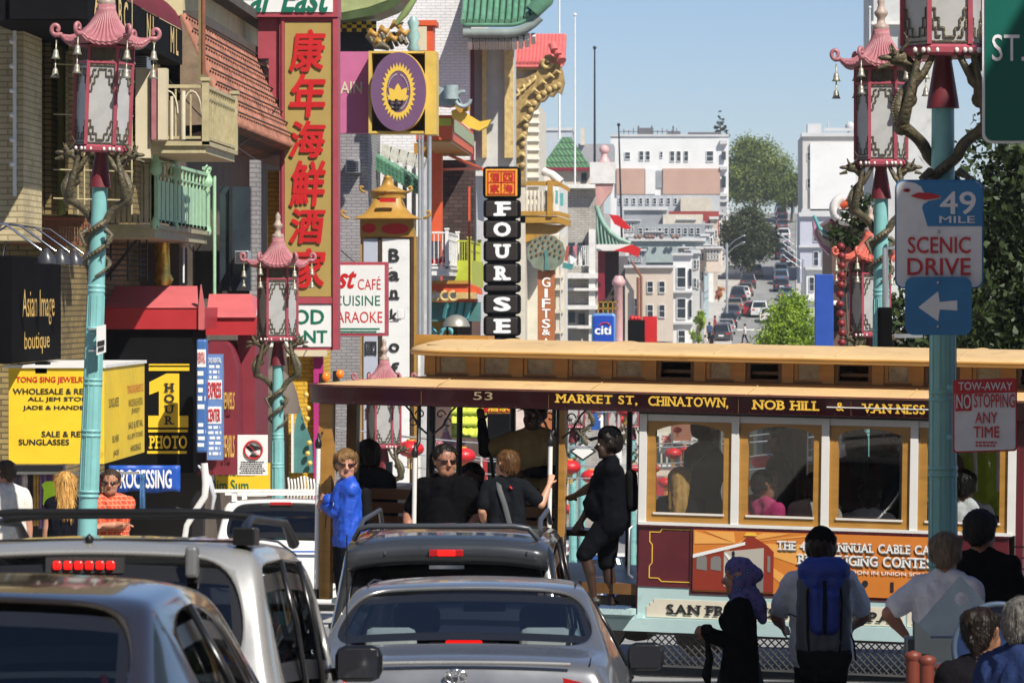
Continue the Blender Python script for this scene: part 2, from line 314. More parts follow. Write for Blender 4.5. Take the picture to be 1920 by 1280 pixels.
M_sred=mat('sign red',(.50,.008,.010),.5,var=.1,scale=3)
M_ink=mat('black ink',(.015,.015,.015),.6,var=0)
M_sgreen=mat('sign green',(.0,.13,.075),.5,var=0)
M_swhite=mat('white sign panel',(.74,.74,.72),.45,var=.07,scale=1.2,stain=('#9a958a',.4,2.5))
M_lred=mat('lettering red',(.55,.012,.015),.5,var=0)
M_lyel=mat('lettering yellow',(.85,.56,.03),.45,var=0)
M_lwhite=mat('lettering white',(.8,.8,.78),.5,var=0)
M_blue=mat('blue banner',(.012,.08,.42),.5,var=.1)
M_rail=mat('ochre rail paint',(.42,.36,.2),.6,var=.2,scale=5,stain=('#6b3d1c',.7,4))
M_mint=mat('mint green rail paint',(.33,.54,.34),.55,var=.14,scale=6,stain=('#c3d6bd',.6,7))
M_iron=mat('black iron',(.018,.018,.02),.45,var=.2)
M_rust=mat('rusty iron',(.2,.07,.035),.8,var=.3,scale=8)
M_steel=mat('galvanised steel',(.5,.52,.54),.35,metal=.7,var=.1)
M_tile=pattern('terracotta tiles','#6e3d2a','#8a5138','#2e1a12',rowh=.22,bw=.34,mortar=.04,dirt=.6)
M_goldp=mat('ochre gold paint',(.40,.215,.035),.45,var=.22,scale=3,stain=('#57330d',.6,3))
M_orange=mat('vermilion paint',(.62,.09,.025),.5,var=.12)
M_grn=mat('olive green glaze',(.22,.29,.10),.35,var=.25,scale=2)
M_tgrn=mat('jade green tile',(.10,.24,.15),.35,var=.25,scale=4)
M_dkteal=mat('weathered teal',(.07,.2,.19),.5,var=.2)
M_pinkp=mat('magenta pink panel',(.5,.13,.26),.5,var=.06)
M_purp=mat('dusty purple enamel',(.15,.075,.15),.4,var=.06)
M_wbrick=pattern('white painted brick','#dcdad8','#e4e2e0','#c2bfbc',rowh=.09,bw=.3,dirt=.16)
M_gbrick=pattern('grey brick','#8f8b8b','#9a9696','#787474',rowh=.08,bw=.25)
M_ybrick=pattern('yellow painted brick','#d9a92c','#e2b436','#b0851e',rowh=.09,bw=.3,dirt=.2)
M_maroon=mat('maroon lacquer',(.2,.015,.03),.4,var=.1)
M_lime=mat('yellow green paint',(.42,.46,.035),.5,var=.12)
M_stone=mat('pale stone',(.56,.51,.42),.8,var=.14,scale=1.2,bump=.2,stain=('#6d6456',.5,1.6))
M_wstone=mat('white stone',(.66,.64,.6),.8,var=.12,scale=1,bump=.2,stain=('#857e72',.5,1.2))
M_gtrim=mat('gilded trim',(.55,.4,.16),.5,var=.25,scale=6,stain=('#6b5225',.6,8))
M_rtile=mat('coral red tile',(.6,.13,.12),.45,var=.15,scale=4)
M_turq=mat('turquoise pole paint',(.20,.45,.44),.4,var=.1,scale=5,stain=('#7fb3ae',.5,6))
M_lamppink=mat('dusky pink lamp paint',(.38,.145,.16),.42,var=.14,scale=5,stain=('#8f4d56',.5,7))
M_lampred=mat('dark red lamp paint',(.33,.06,.085),.45,var=.14,scale=5)
M_bronze=mat('brown bronze',(.105,.085,.048),.45,metal=.2,var=.4,scale=16,bump=.8,bscale=38,stain=('#3f5f52',.6,9))
M_milk=mat('milky lamp glass',(.5,.5,.49),.3,var=.12,scale=4,trans=.2,stain=('#8a857a',.4,5))
M_bell=mat('weathered bell brass',(.34,.32,.25),.4,metal=.4,var=.2)
# ================================================================ helpers for street fronts
def railing(g,p,q,h,n,r=.012,m=0,rail=.05,mid=False):
    """upright bars between two corner points with top and bottom rails"""
    p,q=Vector(p),Vector(q); up=Vector((0,0,h))
    g.bar(p+up,q+up,rail,rail,m); g.bar(p+Vector((0,0,.06)),q+Vector((0,0,.06)),rail*.8,rail*.8,m)
    if mid: g.bar(p+up*.8,q+up*.8,rail*.6,rail*.6,m)
    for i in range(n+1): a=p.lerp(q,i/n); g.bar(a+Vector((0,0,.05)),a+up,r*2,r*2,m)
def street_wall(name,label,xf,y0,y1,zt,m,rows,nw,m_trim,xback=9,zb=None,group=None,ww=1.3,cornice=.25):
    """a building along the kerb: wall, cornice, and window rows on the face to the street"""
    z0=gz(y1)-.3 if zb is None else zb
    t=thing(name,label,'building',(xf,y0,gz(y0)),group)
    G().box(xf-xback,xf,y0,y1,z0,zt).build('wall',m,t)
    if cornice: g=G(); g.box(xf-.3,xf+cornice,y0-.12,y1,zt-.35,zt+.15); g.box(xf-.3,xf+cornice*.5,y0-.06,y1,zt-.6,zt-.36); g.build('cornice',m_trim,t)
    st=(y1-y0)/nw
    for za,zb_ in rows:
        for k in range(nw):
            ya=y0+st*(k+.5)-ww/2; o=G().box(xf-.05,xf+.012,ya,ya+ww,za,zb_).build('window',M_pane,t)
            g=G(); g.box(xf-.04,xf+.1,ya-.12,ya-.003,za-.1,zb_+.14); g.box(xf-.04,xf+.1,ya+ww+.003,ya+ww+.12,za-.1,zb_+.14); g.box(xf-.04,xf+.12,ya,ya+ww,zb_+.003,zb_+.16); g.box(xf-.04,xf+.15,ya,ya+ww,za-.13,za-.003); g.box(xf,xf+.05,ya+.003,ya+ww-.003,(za+zb_)/2-.04,(za+zb_)/2+.04); g.build('frame',m_trim,o)
    return t
# ================================================================ west side of the street, from the corner on
t=thing('corner_building','tan brick corner building with fluted pilasters and a string of bulbs','building',P(-20,1150,52))
G().box(-16,-8.95,55.6,71,gz(70)-.3,12).build('wall',M_tan,t)
g=G(); g.pbox(-80,-260,44,452,52,1.5); g.build('pilaster',pattern('pale tan brick','#c4b288','#d3c29a','#a3946f',rowh=.08,bw=.25,dirt=.4),t)
for a,b,y_,d in ((50,60,54.6,1),(64,78,54.2,1.4),(84,96,54.4,1.2),(128,136,54,1.6),(248,254,57.2,.6)): G().pbox(a,-260,b,402,y_,d).build('pilaster',M_tan,t)
for y_ in (-60,60,180): G().pbox(138,y_,236,y_+92,55.5,.1).build('window',M_pane,t); g=G(); g.pbox(136,y_+92,240,y_+100,55.3,.3); g.pbox(185,y_,189,y_+92,55.42,.1); g.build('window_sill',M_cream,t)
g=G(); [g.tube([P(x,402,54),P(x,-60,54)],.014,5) for x in (146,158,247)]; [g.tube([P(100,y,54),P(250,y+4,54)],.012,5) for y in (120,214,318,372)]; g.build('conduit',M_rail,t)
g=G(); g.pbox(24,-80,30,368,51.9,.04); [g.ball(P(22,32+k*46,51.88),.035) for k in range(-1,7)]; g.build('bulb_strip',M_white,t)
G().pbox(254,130,282,296,56.9,.3).build('window_frame',M_cream,t); G().pbox(284,130,293,262,56.8,.2).build('window_trim',M_lamppink,t); G().pbox(296,128,312,262,56.8,.25).build('window_trim',M_cream,t)
G().pbox(20,396,190,425,55.4,.5).build('ledge',mat('dirty ledge',(.2,.17,.09),.8,var=.3),t)
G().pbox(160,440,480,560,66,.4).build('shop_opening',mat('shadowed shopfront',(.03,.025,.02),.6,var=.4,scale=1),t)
G().tube([P(114,70,55),P(114,402,55)],.068,10).build('drainpipe',mat('olive drainpipe',(.24,.26,.08),.5,var=.12),label='olive green drainpipe running down the tan brick corner building',cat='drainpipe')
# long canopy high on the corner building
t=thing('shop_canopy','black and dark red barrel canopy with gold letters high on the corner building','awning',P(165,40,50))
G().box(-9,-7.67,50,59.5,3.62,4.15).build('valance',M_black,t)
g=G(); rows=[]
for i in range(9): a=R(90)*i/8; rows.append([(-9+1.33*math.cos(a),y,4.16+.75*math.sin(a)) for y in np.linspace(50,59.5,40)])
g.grid(rows); g.build('hood',pattern('ribbed red canvas','#6d1220','#741626','#4f0d18',rowh=5,bw=.3,mortar=.03),t)
G().pbox(18,-40,164,36,49.9,.06).build('end_panel',M_black,t)
for ya,b in ((50.4,'A I'),(52.6,'B C'),(55.4,'N L'),(58,'M L')): text(b,(0,0,.9,.4),0,M_gold,t,bold=.03,local=((-7.66,ya,3.72),(0,1,0),(0,0,1)))
# ochre balcony
def balcony(name,label,x0,x1,y0,y1,zb,zt,m,me=None,n1=8,n2=20,slab=.28,kind_='balcony'):
    t=thing(name,label,kind_,(x1,y0,zb)); g=G(); g.box(x0,x1,y0,y1,zb-slab,zb); g.box(x0,x1+.05,y0-.05,y1,zb-.06,zb+.003); g.build('floor_slab',me or m,t)
    g=G(); railing(g,(x0,y0,zb),(x1,y0,zb),zt-zb,n1,.012); g.build('railing',me or m,t)
    g=G(); railing(g,(x1,y0,zb),(x1,y1,zb),zt-zb,n2,.015,mid=True); g.build('railing',m,t)
    for y in (y0,y1): g=G(); g.bar((x1,y,zb-.05),(x1,y,zt+.08),.1); g.bar((x1,y,zt+.08),(x1,y,zt+.13),.14); g.build('corner_post',m,t)
    return t
t=balcony('iron_balcony','weathered ochre iron balcony with scrolled railing above the green balcony',-9,-7.0,57,60.7,2.33,3.15,M_rail,n1=9,n2=13,slab=.17)
g=G()
for cx in (-7.55,-7.2,-7.9): g.tube([(cx+.14*math.cos(a),56.97,2.75+.33*math.sin(a)) for a in np.linspace(0,math.pi,9)],.012,6)
g.tube([(-7.33,56.96,2.36),(-7.33,56.96,3.08)],.035,8); g.tube([(-7.5,56.96,2.36),(-7.5,56.96,3.0)],.025,8); g.build('scroll',mat('cream pipe',(.55,.5,.36),.6,var=.2),t)
t=balcony('green_balcony','peeling mint green balcony with turned corner posts and solid panels','' or -9,-7.89,58,64.4,1.12,2.08,M_mint,mat('weathered buff rail',(.34,.31,.2),.7,var=.2,scale=6),n1=26,n2=14,slab=.2)
g=G()
for k in range(13): y=58.15+k*.48; g.box(-7.9,-7.87,y,y+.36,1.16,1.8)
g.build('railing_panel',M_mint,t)
g=G(); [g.box(-9+.02+k*.085,-9+.085+k*.085,57.95,57.97,1.14,2.02) for k in range(13)]; g.box(-9,-7.9,57.98,58.0,1.15,2.0); g.build('buff_panel',mat('weathered buff slats',(.36,.32,.21),.75,var=.3,scale=6,stain=('#5d5237',.6,6)),t)
for y in (58,60.2,64.4): G().lathe([(.05,0),(.08,.08),(.05,.2),(.045,.8),(.1,.86),(.1,.95),(.05,1.05),(.08,1.12),(.0,1.2)],(-7.89,y,1.05),10).build('turned_post',M_mint,t)
# black sign box with gooseneck lamps
t=thing('boutique_sign','black boutique sign box with gold lettering under gooseneck lamps','sign',P(20,680,49))
G().box(-9.4,-8.49,49,52.9,-.83,.55).build('box',M_blackp,t,bevel=.01)
text('Asian Image',(.45,.48,3.0,.95),0,M_gold,t,bold=.0,local=((-8.49,49.3,-.83),(0,1,0),(0,0,1))); text('boutique',(.6,.02,2.6,.32),0,M_gold,t,bold=.0,local=((-8.49,49.3,-.75),(0,1,0),(0,0,1)))
g=G(); g.pbox(66,680,88,700,50,.3); g.build('bracket',M_blackp,t)
for k in range(4):
    y=49.2+k*1.15; x=-8.5; u=thing('gooseneck_lamp',['chrome gooseneck lamp at the near end of the black sign box','chrome gooseneck lamp, second along the black sign box','chrome gooseneck lamp, third along the black sign box','chrome gooseneck lamp at the far end of the black sign box'][k],'lamp',(x,y,.55),'gooseneck lamps over the boutique sign')
    G().tube([(x-.75,y,.45),(x-.7,y,.85),(x-.45,y,1.0),(x-.1,y,.95),(x+.35,y,.62)],[.017]*5,6).build('arm',mat('chrome',(.75,.76,.78),.15,metal=1,var=.05),u)
    G().lathe([(.12,-.1),(.11,-.02),(.05,.06),(.02,.1)],(x+.42,y,.55),10).build('lamp_shade',mat('black lamp shade',(.04,.04,.045),.3,var=.1),u)
g=G(); railing(g,P(20,465,55.3),P(180,465,55.3),.42,30,.012); g.bar(P(20,400,55.3),P(130,452,55.3),.03); g.build('rusty_railing',M_rust,label='rusty iron railing behind the gooseneck lamps',cat='railing')
t=thing('fire_escape','dark iron fire escape stairs under the green balcony','fire escape',P(230,530,60))
g=G()
for k in range(9): g.bar(P(192,438+k*10,60),P(272,436+k*10,60.6),.022)
g.build('tread',M_iron,t); g=G(); [g.bar(P(x,430,60),P(x,526,60),.028) for x in (190,208,240,262,275)]; g.bar(P(200,520,60),P(265,440,60),.05); g.build('frame',M_iron,t)
G().lathe([(.13,0),(.16,.1),(.12,.2),(.12,.8),(.16,.86),(.1,.92)],P(305,535,63),12,f=lambda a,r,z:(r*(1+.15*math.sin(3*a+z*14)),z)).build('gilded_column',mat('bright gilt',(.75,.5,.1),.28,metal=.7,var=.3,scale=6),label='gilded carved column under the green balcony',cat='column')
t=thing('globe_lamp','white globe lamp on a thin post under the green balcony','lamp',P(344,530,63)); G().ball(P(344,456,63),.085).build('globe',M_milk,t); G().tube([P(344,530,63),P(344,464,63)],.018,6).build('post',M_white,t)
g=G(); g.tube([P(402,560,64),P(402,330,64)],.03,6); g.build('standpipe',M_mint,label='thin pale green pipe in front of the dark windows',cat='pipe')
g=G(); g.box(P(372,0,62)[0],P(384,0,62)[0],62,62.1,P(0,150,62)[2],P(0,-60,62)[2]); g.build('timber_post',mat('old timber',(.2,.16,.08),.8,var=.3),label='old timber post rising beside the tiled roof',cat='post')
G().tube([P(381,140,61.8),P(381,-60,61.8)],.035,8).build('rusty_pipe',M_rust,label='rusty pipe clamped to the old timber post',cat='pipe')
# tiled roof building
t=thing('tiled_building','cream building with a weathered terracotta tile roof over dark windows','building',(-8.4,66,gz(66)))
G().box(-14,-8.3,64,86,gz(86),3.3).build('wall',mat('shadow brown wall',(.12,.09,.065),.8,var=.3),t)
g=G(); g.add([(-7.55,64.5,2.95),(-7.55,82,2.95),(-8.35,82,4.75),(-8.35,64.5,4.75)],[(0,1,2,3)]); g.add([(-7.55,64.5,2.94),(-7.55,82,2.94),(-8.4,82,2.7),(-8.4,64.5,2.7)],[(3,2,1,0)]); g.build('roof',M_tile,t)
g=G(); [g.tube([(-7.54,y,2.97),(-8.34,y,4.77)],.085,6) for y in np.arange(64.6,82,.36)]; g.build('ridge_tile',mat('terracotta',(.33,.135,.085),.75,var=.45,scale=2.2,stain=('#2a1a12',.9,1.6)),t)
g=G(); g.add([(-7.55,64.49,2.95),(-8.35,64.49,4.75),(-8.35,64.49,2.9)],[(0,1,2)]); g.build('gable',mat('weathered gable boards',(.2,.14,.09),.8,var=.3,scale=5),t)
g=G(); [g.tube([(-7.46-.8*q,64.5,3.05+1.8*q),(-7.45-.8*q,73,3.07+1.8*q),(-7.46-.8*q,82,3.05+1.8*q)],.018,5) for q in np.linspace(.08,.95,8)]; g.build('tile_course',mat('dark tile gap',(.07,.035,.025),.8,var=.4,scale=3),t)
G().box(-8.9,-8.5,66,84,4.6,5.6).build('parapet',mat('cream brick',(.55,.47,.28),.8,var=.15),t); g=G(); g.box(-8.5,-8.25,66,84,4.75,4.95); g.box(-8.5,-8.2,66,84,5.45,5.62); g.build('cornice',mat('dark cornice',(.07,.06,.05),.8,var=.3),t)
G().pbox(412,350,470,545,65,.2).build('window',M_pane,t); G().pbox(430,350,434,545,64.9,.1).build('mullion',M_iron,t); G().pbox(468,300,485,560,65.4,.4).build('pillar',M_gbrick,t)
G().pbox(502,320,534,480,75.8,.3).build('yellow_pillar',M_ybrick,label='yellow painted pillar behind the tall red sign',cat='pillar')
# photo shop: yellow jewelry box sign, black fascia, awnings
t=thing('jewelry_sign','yellow box sign of a jewelry shop with red and black lettering','sign',P(100,868,50))
G().box(-8.71,-7.465,50,53.8,-2.15,-.9).build('box',M_yel,t,bevel=.008)
g=G(); g.box(-8.75,-7.44,49.97,53.85,-.9,-.86); g.build('top_trim',M_white,t)
for b,bx,m in (('TONG SING JEWELRY CO.',(30,706,191,720),M_lred),('WHOLESALE & RETAIL',(24,728,190,739),M_ink),('ALL JEM STONES',(52,744,184,754),M_ink),('JADE & HANDBAGS',(43,760,190,770),M_ink),('SALE & RETAIL',(78,808,185,819),M_ink),('SUNGLASSES',(35,823,130,834),M_ink)): text(b,bx,50,m,t,bold=.03)
L=((-7.465,50.1,-2.15),(0,1,0),(0,0,1))
for b,bx,m in (('TONG SING JEWELRY CO.',(2.0,.83,3.55,.97),M_lred),('WHOLESALE & RETAIL',(2.1,.68,3.5,.78),M_ink),('SUNGLASSES',(.3,.72,1.2,.84),M_ink),('JEWELRY',(2.4,.56,3.2,.65),M_ink),('SALE & RETAIL',(2.1,.38,3.5,.47),M_ink),('ALL JEM STONES',(2.0,.22,3.5,.31),M_ink),('SILVER',(.6,.25,1.2,.34),M_ink),('JADE',(.7,.05,1.2,.14),M_ink),('HANDBAGS',(2.3,.06,3.3,.15),M_ink)): text(b,bx,0,m,t,bold=.0,local=L)
t=thing('photo_awning','red topped black awning with a big yellow figure one and photo lettering','awning',P(240,880,60))
G().pbox(122,617,362,886,60,1.6).build('fascia',M_black,t)
g=G(); g.pprism([(122,577),(384,577),(382,617),(122,617)],59.9,1.7); g.build('red_band',M_redaw,t)
g=G(); A=[P(*q) for q in ((128,577,59.88),(372,577,59.88),(370,536,61.2),(150,536,61.2))]; g.add(A,[(0,1,2,3)]); g.build('hood',M_redlt,t)
g=G(); g.pprism([(372,578),(376,533),(383,578),(382,618),(372,618)],59.85,.12); g.build('end_cap',M_redlt,t)
g=G()
for a,b,c,d in ((279,682,355,685),(279,688,355,695),(278,805,352,810),(276,845,350,850)): g.pbox(a,b,c,d,59.985,.01)
g.pprism([(298,789),(298,733),(280,740),(280,716),(312,700),(336,700),(336,779),(353,779),(353,801),(278,801),(278,779),(298,779)],59.98,.012); g.build('figure_one',M_lyel,t)
for k,ch in enumerate('HOUR'): text(ch,(308,718+k*20.5,327,734+k*20.5),59.97,M_ink,t,bold=.03,serif=True)
text('PHOTO',(279,816,351,841),59.985,M_lyel,t,bold=.035,serif=True)
t=thing('burgundy_awning','burgundy barrel awning with gold letters beyond the black photo awning','awning',P(440,890,62))
g=G(); g.pprism([(386,595),(482,595),(478,628),(386,628)],62,1.5); g.build('red_band',M_redaw,t)
g=G(); g.add([P(*q) for q in ((386,595,61.95),(480,595,61.95),(470,551,63),(392,551,63))],[(0,1,2,3)]); g.add([P(*q) for q in ((480,595,61.95),(484,560,63.6),(470,551,63))],[(0,1,2)]); g.build('hood',M_redlt,t)
g=G(); g.pprism([(370,640)]+[(418+26*math.sin(a),715-75*math.cos(a)) for a in np.linspace(0,1.5,8)]+[(446,820),(442,890),(370,890)],61.6,2); g.build('barrel',M_burg,t)
G().pbox(446,628,478,892,62.4,2).build('side_curtain',M_burg,t)
for yy,b in ((735,'JEWELS'),(815,'PEARLS')): text(b,(418,yy,440,yy+42),61.5,M_gold,t,bold=.02,shear=.2)
t=thing('movie_sign','tall blue sign board with white and red lettering beside the photo awning','sign',P(393,865,59)); G().pbox(368,636,387,848,59,.25).build('board',mat('faded blue board',(.05,.14,.38),.45,var=.1),t,bevel=.03); G().pbox(388,664,417,862,59.3,.2).build('board',mat('pale blue board',(.14,.24,.48),.45,var=.1),t)
for b,bx,m in (('DVD RENTAL',(390,670,415,680),M_lwhite),('EXPRESS',(390,716,415,746),M_lred),('CENTER',(390,766,413,790),M_lred)): text(b,bx,59.29,m,t,bold=.03)
g=G(); g.pbox(389,712,416,748,59.295,.004); g.pbox(389,762,415,794,59.295,.004); g.pbox(370,655,386,688,58.995,.004); g.build('print_panel',M_lwhite,t); text('RENTAL',(371,660,385,680),58.985,M_lred,t); label_lines((390,796,415,855),59.3,M_lwhite,t,6,3); label_lines((370,692,386,770),59,M_lwhite,t,5,4); label_lines((390,682,415,712),59.3,M_lwhite,t,3,5); label_lines((370,790,386,840),59,M_lwhite,t,4,6)
t=thing('processing_banner','blue banner with white processing lettering below the photo awning','banner',P(283,923,58.6)); g=G(); rows=[[P(204+(338-204)*i/14,872+(922-872)*j/6+ (2*math.sin(i*.9) if j==6 else 0),58.6+.03*math.sin(i*1.3+j*.6)) for i in range(15)] for j in range(7)]; g.grid(rows); o=g.build('cloth',M_blue,t); o.modifiers.new('thick','SOLIDIFY').thickness=.01
text('PROCESSING',(216,880,322,915),58.52,M_lwhite,t,bold=.03)
# goods outside the shop
t=thing('shop_stall','dark open shop front hung with goods below the yellow sign','shop',P(180,1000,56.5)); G().pbox(-40,872,380,1010,61.8,.3).build('opening',M_dark,t); G().pbox(-60,872,118,1010,55.3,.2).build('opening',M_dark,t); G().pbox(-40,884,260,889,52.2,.05).build('hanging_rail',M_steel,t)  # flat dark sheets stand in for the unlit inside of the shop
for k,(x,w,c,yb) in enumerate([(40,12,'#c9c0cb',985),(52,10,'#2c2733',980),(62,11,'#b08f46',985),(74,14,'#8a6fa8',990),(89,9,'#6b4a85',992),(98,10,'#7c3b5a',990),(2,10,'#8e8a96',985),(14,12,'#b7a2b9',985),(27,11,'#5a5470',985),(176,12,'#a9333a',960),(262,8,'#39608c',960)]):
    g=G(); rows=[[P(x+w*i/5,888+(yb-888)*j/8,52.4+.04*math.sin(i*2+k)+.02*math.sin(j)) for i in range(6)] for j in range(9)]; g.grid(rows); o=g.build('scarf',mat('scarf '+c,c,.85,var=.35,scale=14),label='%s scarf hanging on the rail below the yellow sign'%(['silvery white','black','mustard gold','lilac','deep purple','plum red','ash grey','pale mauve','slate','bright red','steel blue'][k]),cat='scarf',group='scarves on the shop rail'); o.modifiers.new('thick','SOLIDIFY').thickness=.02
g=G(); g.pprism([(78,908),(86,902),(98,902),(106,908),(104,918),(102,944),(80,946),(82,918)],51.9,.05); g.build('neon_shirt',mat('neon green cloth',(.45,.85,.03),.7,var=.1),label='neon green shirt hanging beside the scarves',cat='shirt',bevel=.01)
# yellow cuisine board, notices
t=thing('cuisine_sign','yellow board with green cuisine lettering behind the white vehicle','sign',P(455,925,66)); G().pbox(404,868,506,924,66,.1).build('board',M_yel,t); text('Cuisine',(404,872,470,892),66,M_sgreen,t,bold=.02,serif=False); text('Dim Sum',(392,899,466,920),66,M_sgreen,t,bold=.02); G().pbox(442,917,500,930,65.9,.02).build('notice',M_swhite,t)
t=thing('pigeon_sign','white notice with a red no symbol over a hand feeding birds','sign',P(475,892,58.6)); G().pbox(445,815,502,891,58.6,.02).build('panel',M_swhite,t,bevel=.006)
g=G(); c=P(475,843,58.58); g.tube([(c[0]+.135*math.cos(a),58.58,c[2]+.135*math.sin(a)) for a in np.linspace(0,6.284,33)],.014,6,cap=False); g.bar((c[0]-.09,58.575,c[2]+.09),(c[0]+.09,58.575,c[2]-.09),.026,.006); g.build('no_symbol',M_lred,t)
g=G(); g.pprism([(461,838),(470,832),(482,836),(490,841),(480,844),(470,846)],58.592,.006); g.pprism([(466,856),(472,850),(480,854),(486,852),(482,860),(470,861)],58.592,.006); g.build('hand_symbol',M_ink,t); label_lines((449,864,498,888),58.6,M_ink,t,6,9)
t=thing('white_bracket','white curved steel bracket wrapped in clear plastic beside the vehicle roof','bracket',P(375,1010,50)); g=G(); g.tube([P(383,868,50),P(386,905,50),P(384,930,50),P(366,958,50),P(350,985,50),P(346,1010,50)],[.045,.05,.045,.045,.04,.04],8,flat=.5); g.build('arm',M_white,t); g=G(); g.tube([P(372,872,50.1),P(392,895,50.05),P(402,930,50.1),P(396,965,50.1)],[.02,.06,.05,.02],9,flat=.5); g.build('plastic_wrap',mat('clear plastic',(.7,.72,.74),.25,var=.15,trans=.4),t); 
# domed awnings, yellow wall
g=G(); rows=[]
for i in range(8):
    a=R(90)*i/7; rows.append([(P(512,0,68)[0]+.5*math.cos(b)*math.cos(a)*.95,68-.35*math.sin(b)*math.cos(a),P(0,775,68)[2]+.82*math.sin(a)) for b in np.linspace(0,math.pi,13)])
g.grid(rows); g.build('dome_awning',mat('grey brown canvas',(.14,.11,.09),.8,var=.15),label='grey brown domed awning behind the second lamp post',cat='awning')
g=G(); g.pprism([(466,700),(478,712),(486,735),(486,850),(466,850)],64,1); g.build('green_awning',mat('pale green canvas',(.25,.42,.16),.7,var=.1),label='pale green awning end beside the burgundy awning',cat='awning')
t=thing('yellow_wall','yellow painted brick shop wall with a magenta pilaster','wall',P(570,1000,82)); G().pbox(486,655,588,1010,82,4).build('brickwork',M_ybrick,t); G().pbox(588,655,605,1010,81.8,.19).build('pilaster',mat('magenta paint',(.42,.02,.17),.6,var=.12),t); G().pbox(496,652,612,668,81.6,.3).build('ledge',M_cream,t)
t=thing('temple_ornament','green carved temple panel with gilded knobs beside the car end','ornament',P(565,890,70)); g=G(); g.pprism([(549,886),(552,800),(560,760),(568,790),(584,830),(586,886)],70,.2); g.build('panel',M_dkteal,t); g=G(); [g.ball(P(x,y,69.9),.05) for x,y in ((578,765),(576,785),(580,830),(577,850),(581,868),(574,740))]; g.build('knob',M_gold,t); g=G(); g.pbox(546,760,550,886,69.9,.1); g.build('edge_strip',M_white,t)
g=G()
for k in range(9): x=540+k*6; g.tube([P(x,895+3*math.sin(k),64),P(x+2,912,63.95),P(x-1,935,64)],.018,5)
g.build('white_fringe',M_white,label='white knotted fringe hanging at a shop front behind the white vehicle',cat='fringe')
# ------------------------------------------------ the tall red restaurant sign
t=thing('restaurant_sign','tall red framed restaurant sign with big red characters on tan','sign',P(578,655,75))
M_tanp=mat('tan gold panel',(.38,.27,.08),.45,var=.08,scale=.8)
M_fr=mat('maroon sign frame',(.36,.055,.075),.5,var=.12,scale=2)
G().pbox(524,32,634,656,75,.5).build('frame',M_fr,t); G().pbox(534,42,623,556,74.985,.04).build('panel',M_tanp,t)
g=G(); g.pbox(528,34,533,652,74.96,.06); g.pbox(624,34,634,656,74.93,.08); g.pbox(533,557,624,569,74.95,.06); g.build('frame_edge',M_fr,t)
g=G(); g.pbox(484,30,523,110,75.1,.4); g.pbox(504,110,523,186,75.1,.4); g.build('back_box',M_fr,t)
G().pbox(396,570,622,650,74.98,.04).build('panel',M_swhite,t); text('SEAFOOD',(440,580,608,608),74.98,M_sgreen,t,bold=.03); text('RESTAURANT',(412,619,614,643),74.98,M_sgreen,t,bold=.03)
for ch,a,b in (('康',55,135),('年',138,221),('海',226,296),('鮮',301,388),('酒',391,457),('家',465,540)): text(ch,(542,a,611,b),74.95,M_sred,t,bold=.034,shear=.12)
G().pbox(418,-60,634,32,74.9,.7).build('frame',M_fr,t); G().pbox(426,-55,624,23,74.88,.05).build('panel',M_swhite,t); text('Far East',(444,-32,620,24),74.87,M_sgreen,t,bold=.03,shear=.35)
t=thing('cafe_sign','white board with red border listing cafe, cuisine and karaoke','sign',P(680,630,79)); G().pbox(570,491,727,630,79,.3).build('frame',M_fr,t,bevel=.01); G().pbox(574,497,721,624,78.985,.05).build('panel',M_swhite,t)
for b,bx,m,sh in (('East',(594,500,669,541),M_sred,.4),('CAFÉ',(671,518,714,543),M_lred,0),('CUISINE',(626,554,713,573),M_sgreen,0),('KARAOKE',(618,584,717,605),M_lred,0)): text(b,bx,78.985,m,t,bold=.035 if sh else .0,shear=sh)
g=G(); g.pbox(634,615,712,618,78.98,.01); g.pbox(634,620,706,623,78.98,.01); g.build('underline',M_sgreen,t)
# lotus sign
t=thing('lotus_sign','magenta panel and gilt box sign with a purple disc and gold lotus','sign',P(750,250,88)); G().pbox(590,97,692,250,88.15,.3).build('panel',M_pinkp,t); text('MOUNTAIN',(548,153,679,176),88.14,M_cream,t,bold=.02)
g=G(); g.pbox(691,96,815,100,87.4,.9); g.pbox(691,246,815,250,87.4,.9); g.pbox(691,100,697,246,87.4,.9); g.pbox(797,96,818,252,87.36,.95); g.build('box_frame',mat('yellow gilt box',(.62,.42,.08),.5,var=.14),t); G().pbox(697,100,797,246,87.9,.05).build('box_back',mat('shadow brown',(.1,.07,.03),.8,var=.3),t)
def ell(cx,cy,rx,ry,n=48): return [(cx+rx*math.cos(2*math.pi*k/n),cy+ry*math.sin(2*math.pi*k/n)) for k in range(n)]
G().pprism(ell(747,172,52,74),87.25,.22,0).build('disc',M_purp,t); G().pprism(ell(749,172,52.5,74.5),87.29,.2).build('disc_edge',mat('disc rim gilt',(.7,.45,.08),.4,var=.1),t)
M_sun=mat('sun gold',(.72,.47,.07),.4,var=0)
g=G(); n=64; o=ell(747,172,1,1,n); rr=[(33 if k%2 else 27) for k in range(n)]; outer=[P(747+(q[0]-747)*rr[k],172+(q[1]-172)*rr[k]*1.68,87.24) for k,q in enumerate(o)]; inn=[P(747+(q[0]-747)*22.5,172+(q[1]-172)*22.5*1.75,87.24) for q in o]
g.add(outer+inn,[(k,(k+1)%n,n+(k+1)%n,n+k) for k in range(n)]); 
for ang,l,w in ((0,32,7),(-36,29,7),(36,29,7),(-68,22,6),(68,22,6)):
    a=R(ang); pts=[]
    for u,v in ((0,0),(.25,.6),(.55,1),(.8,.6),(1,0),(.8,-.6),(.55,-1),(.25,-.6)): x=v*w; y=-u*l; pts.append((746+x*math.cos(a)-y*math.sin(a),188+x*math.sin(a)+y*math.cos(a)))
    g.pprism(pts,87.238-.001*abs(ang)/10,.004)
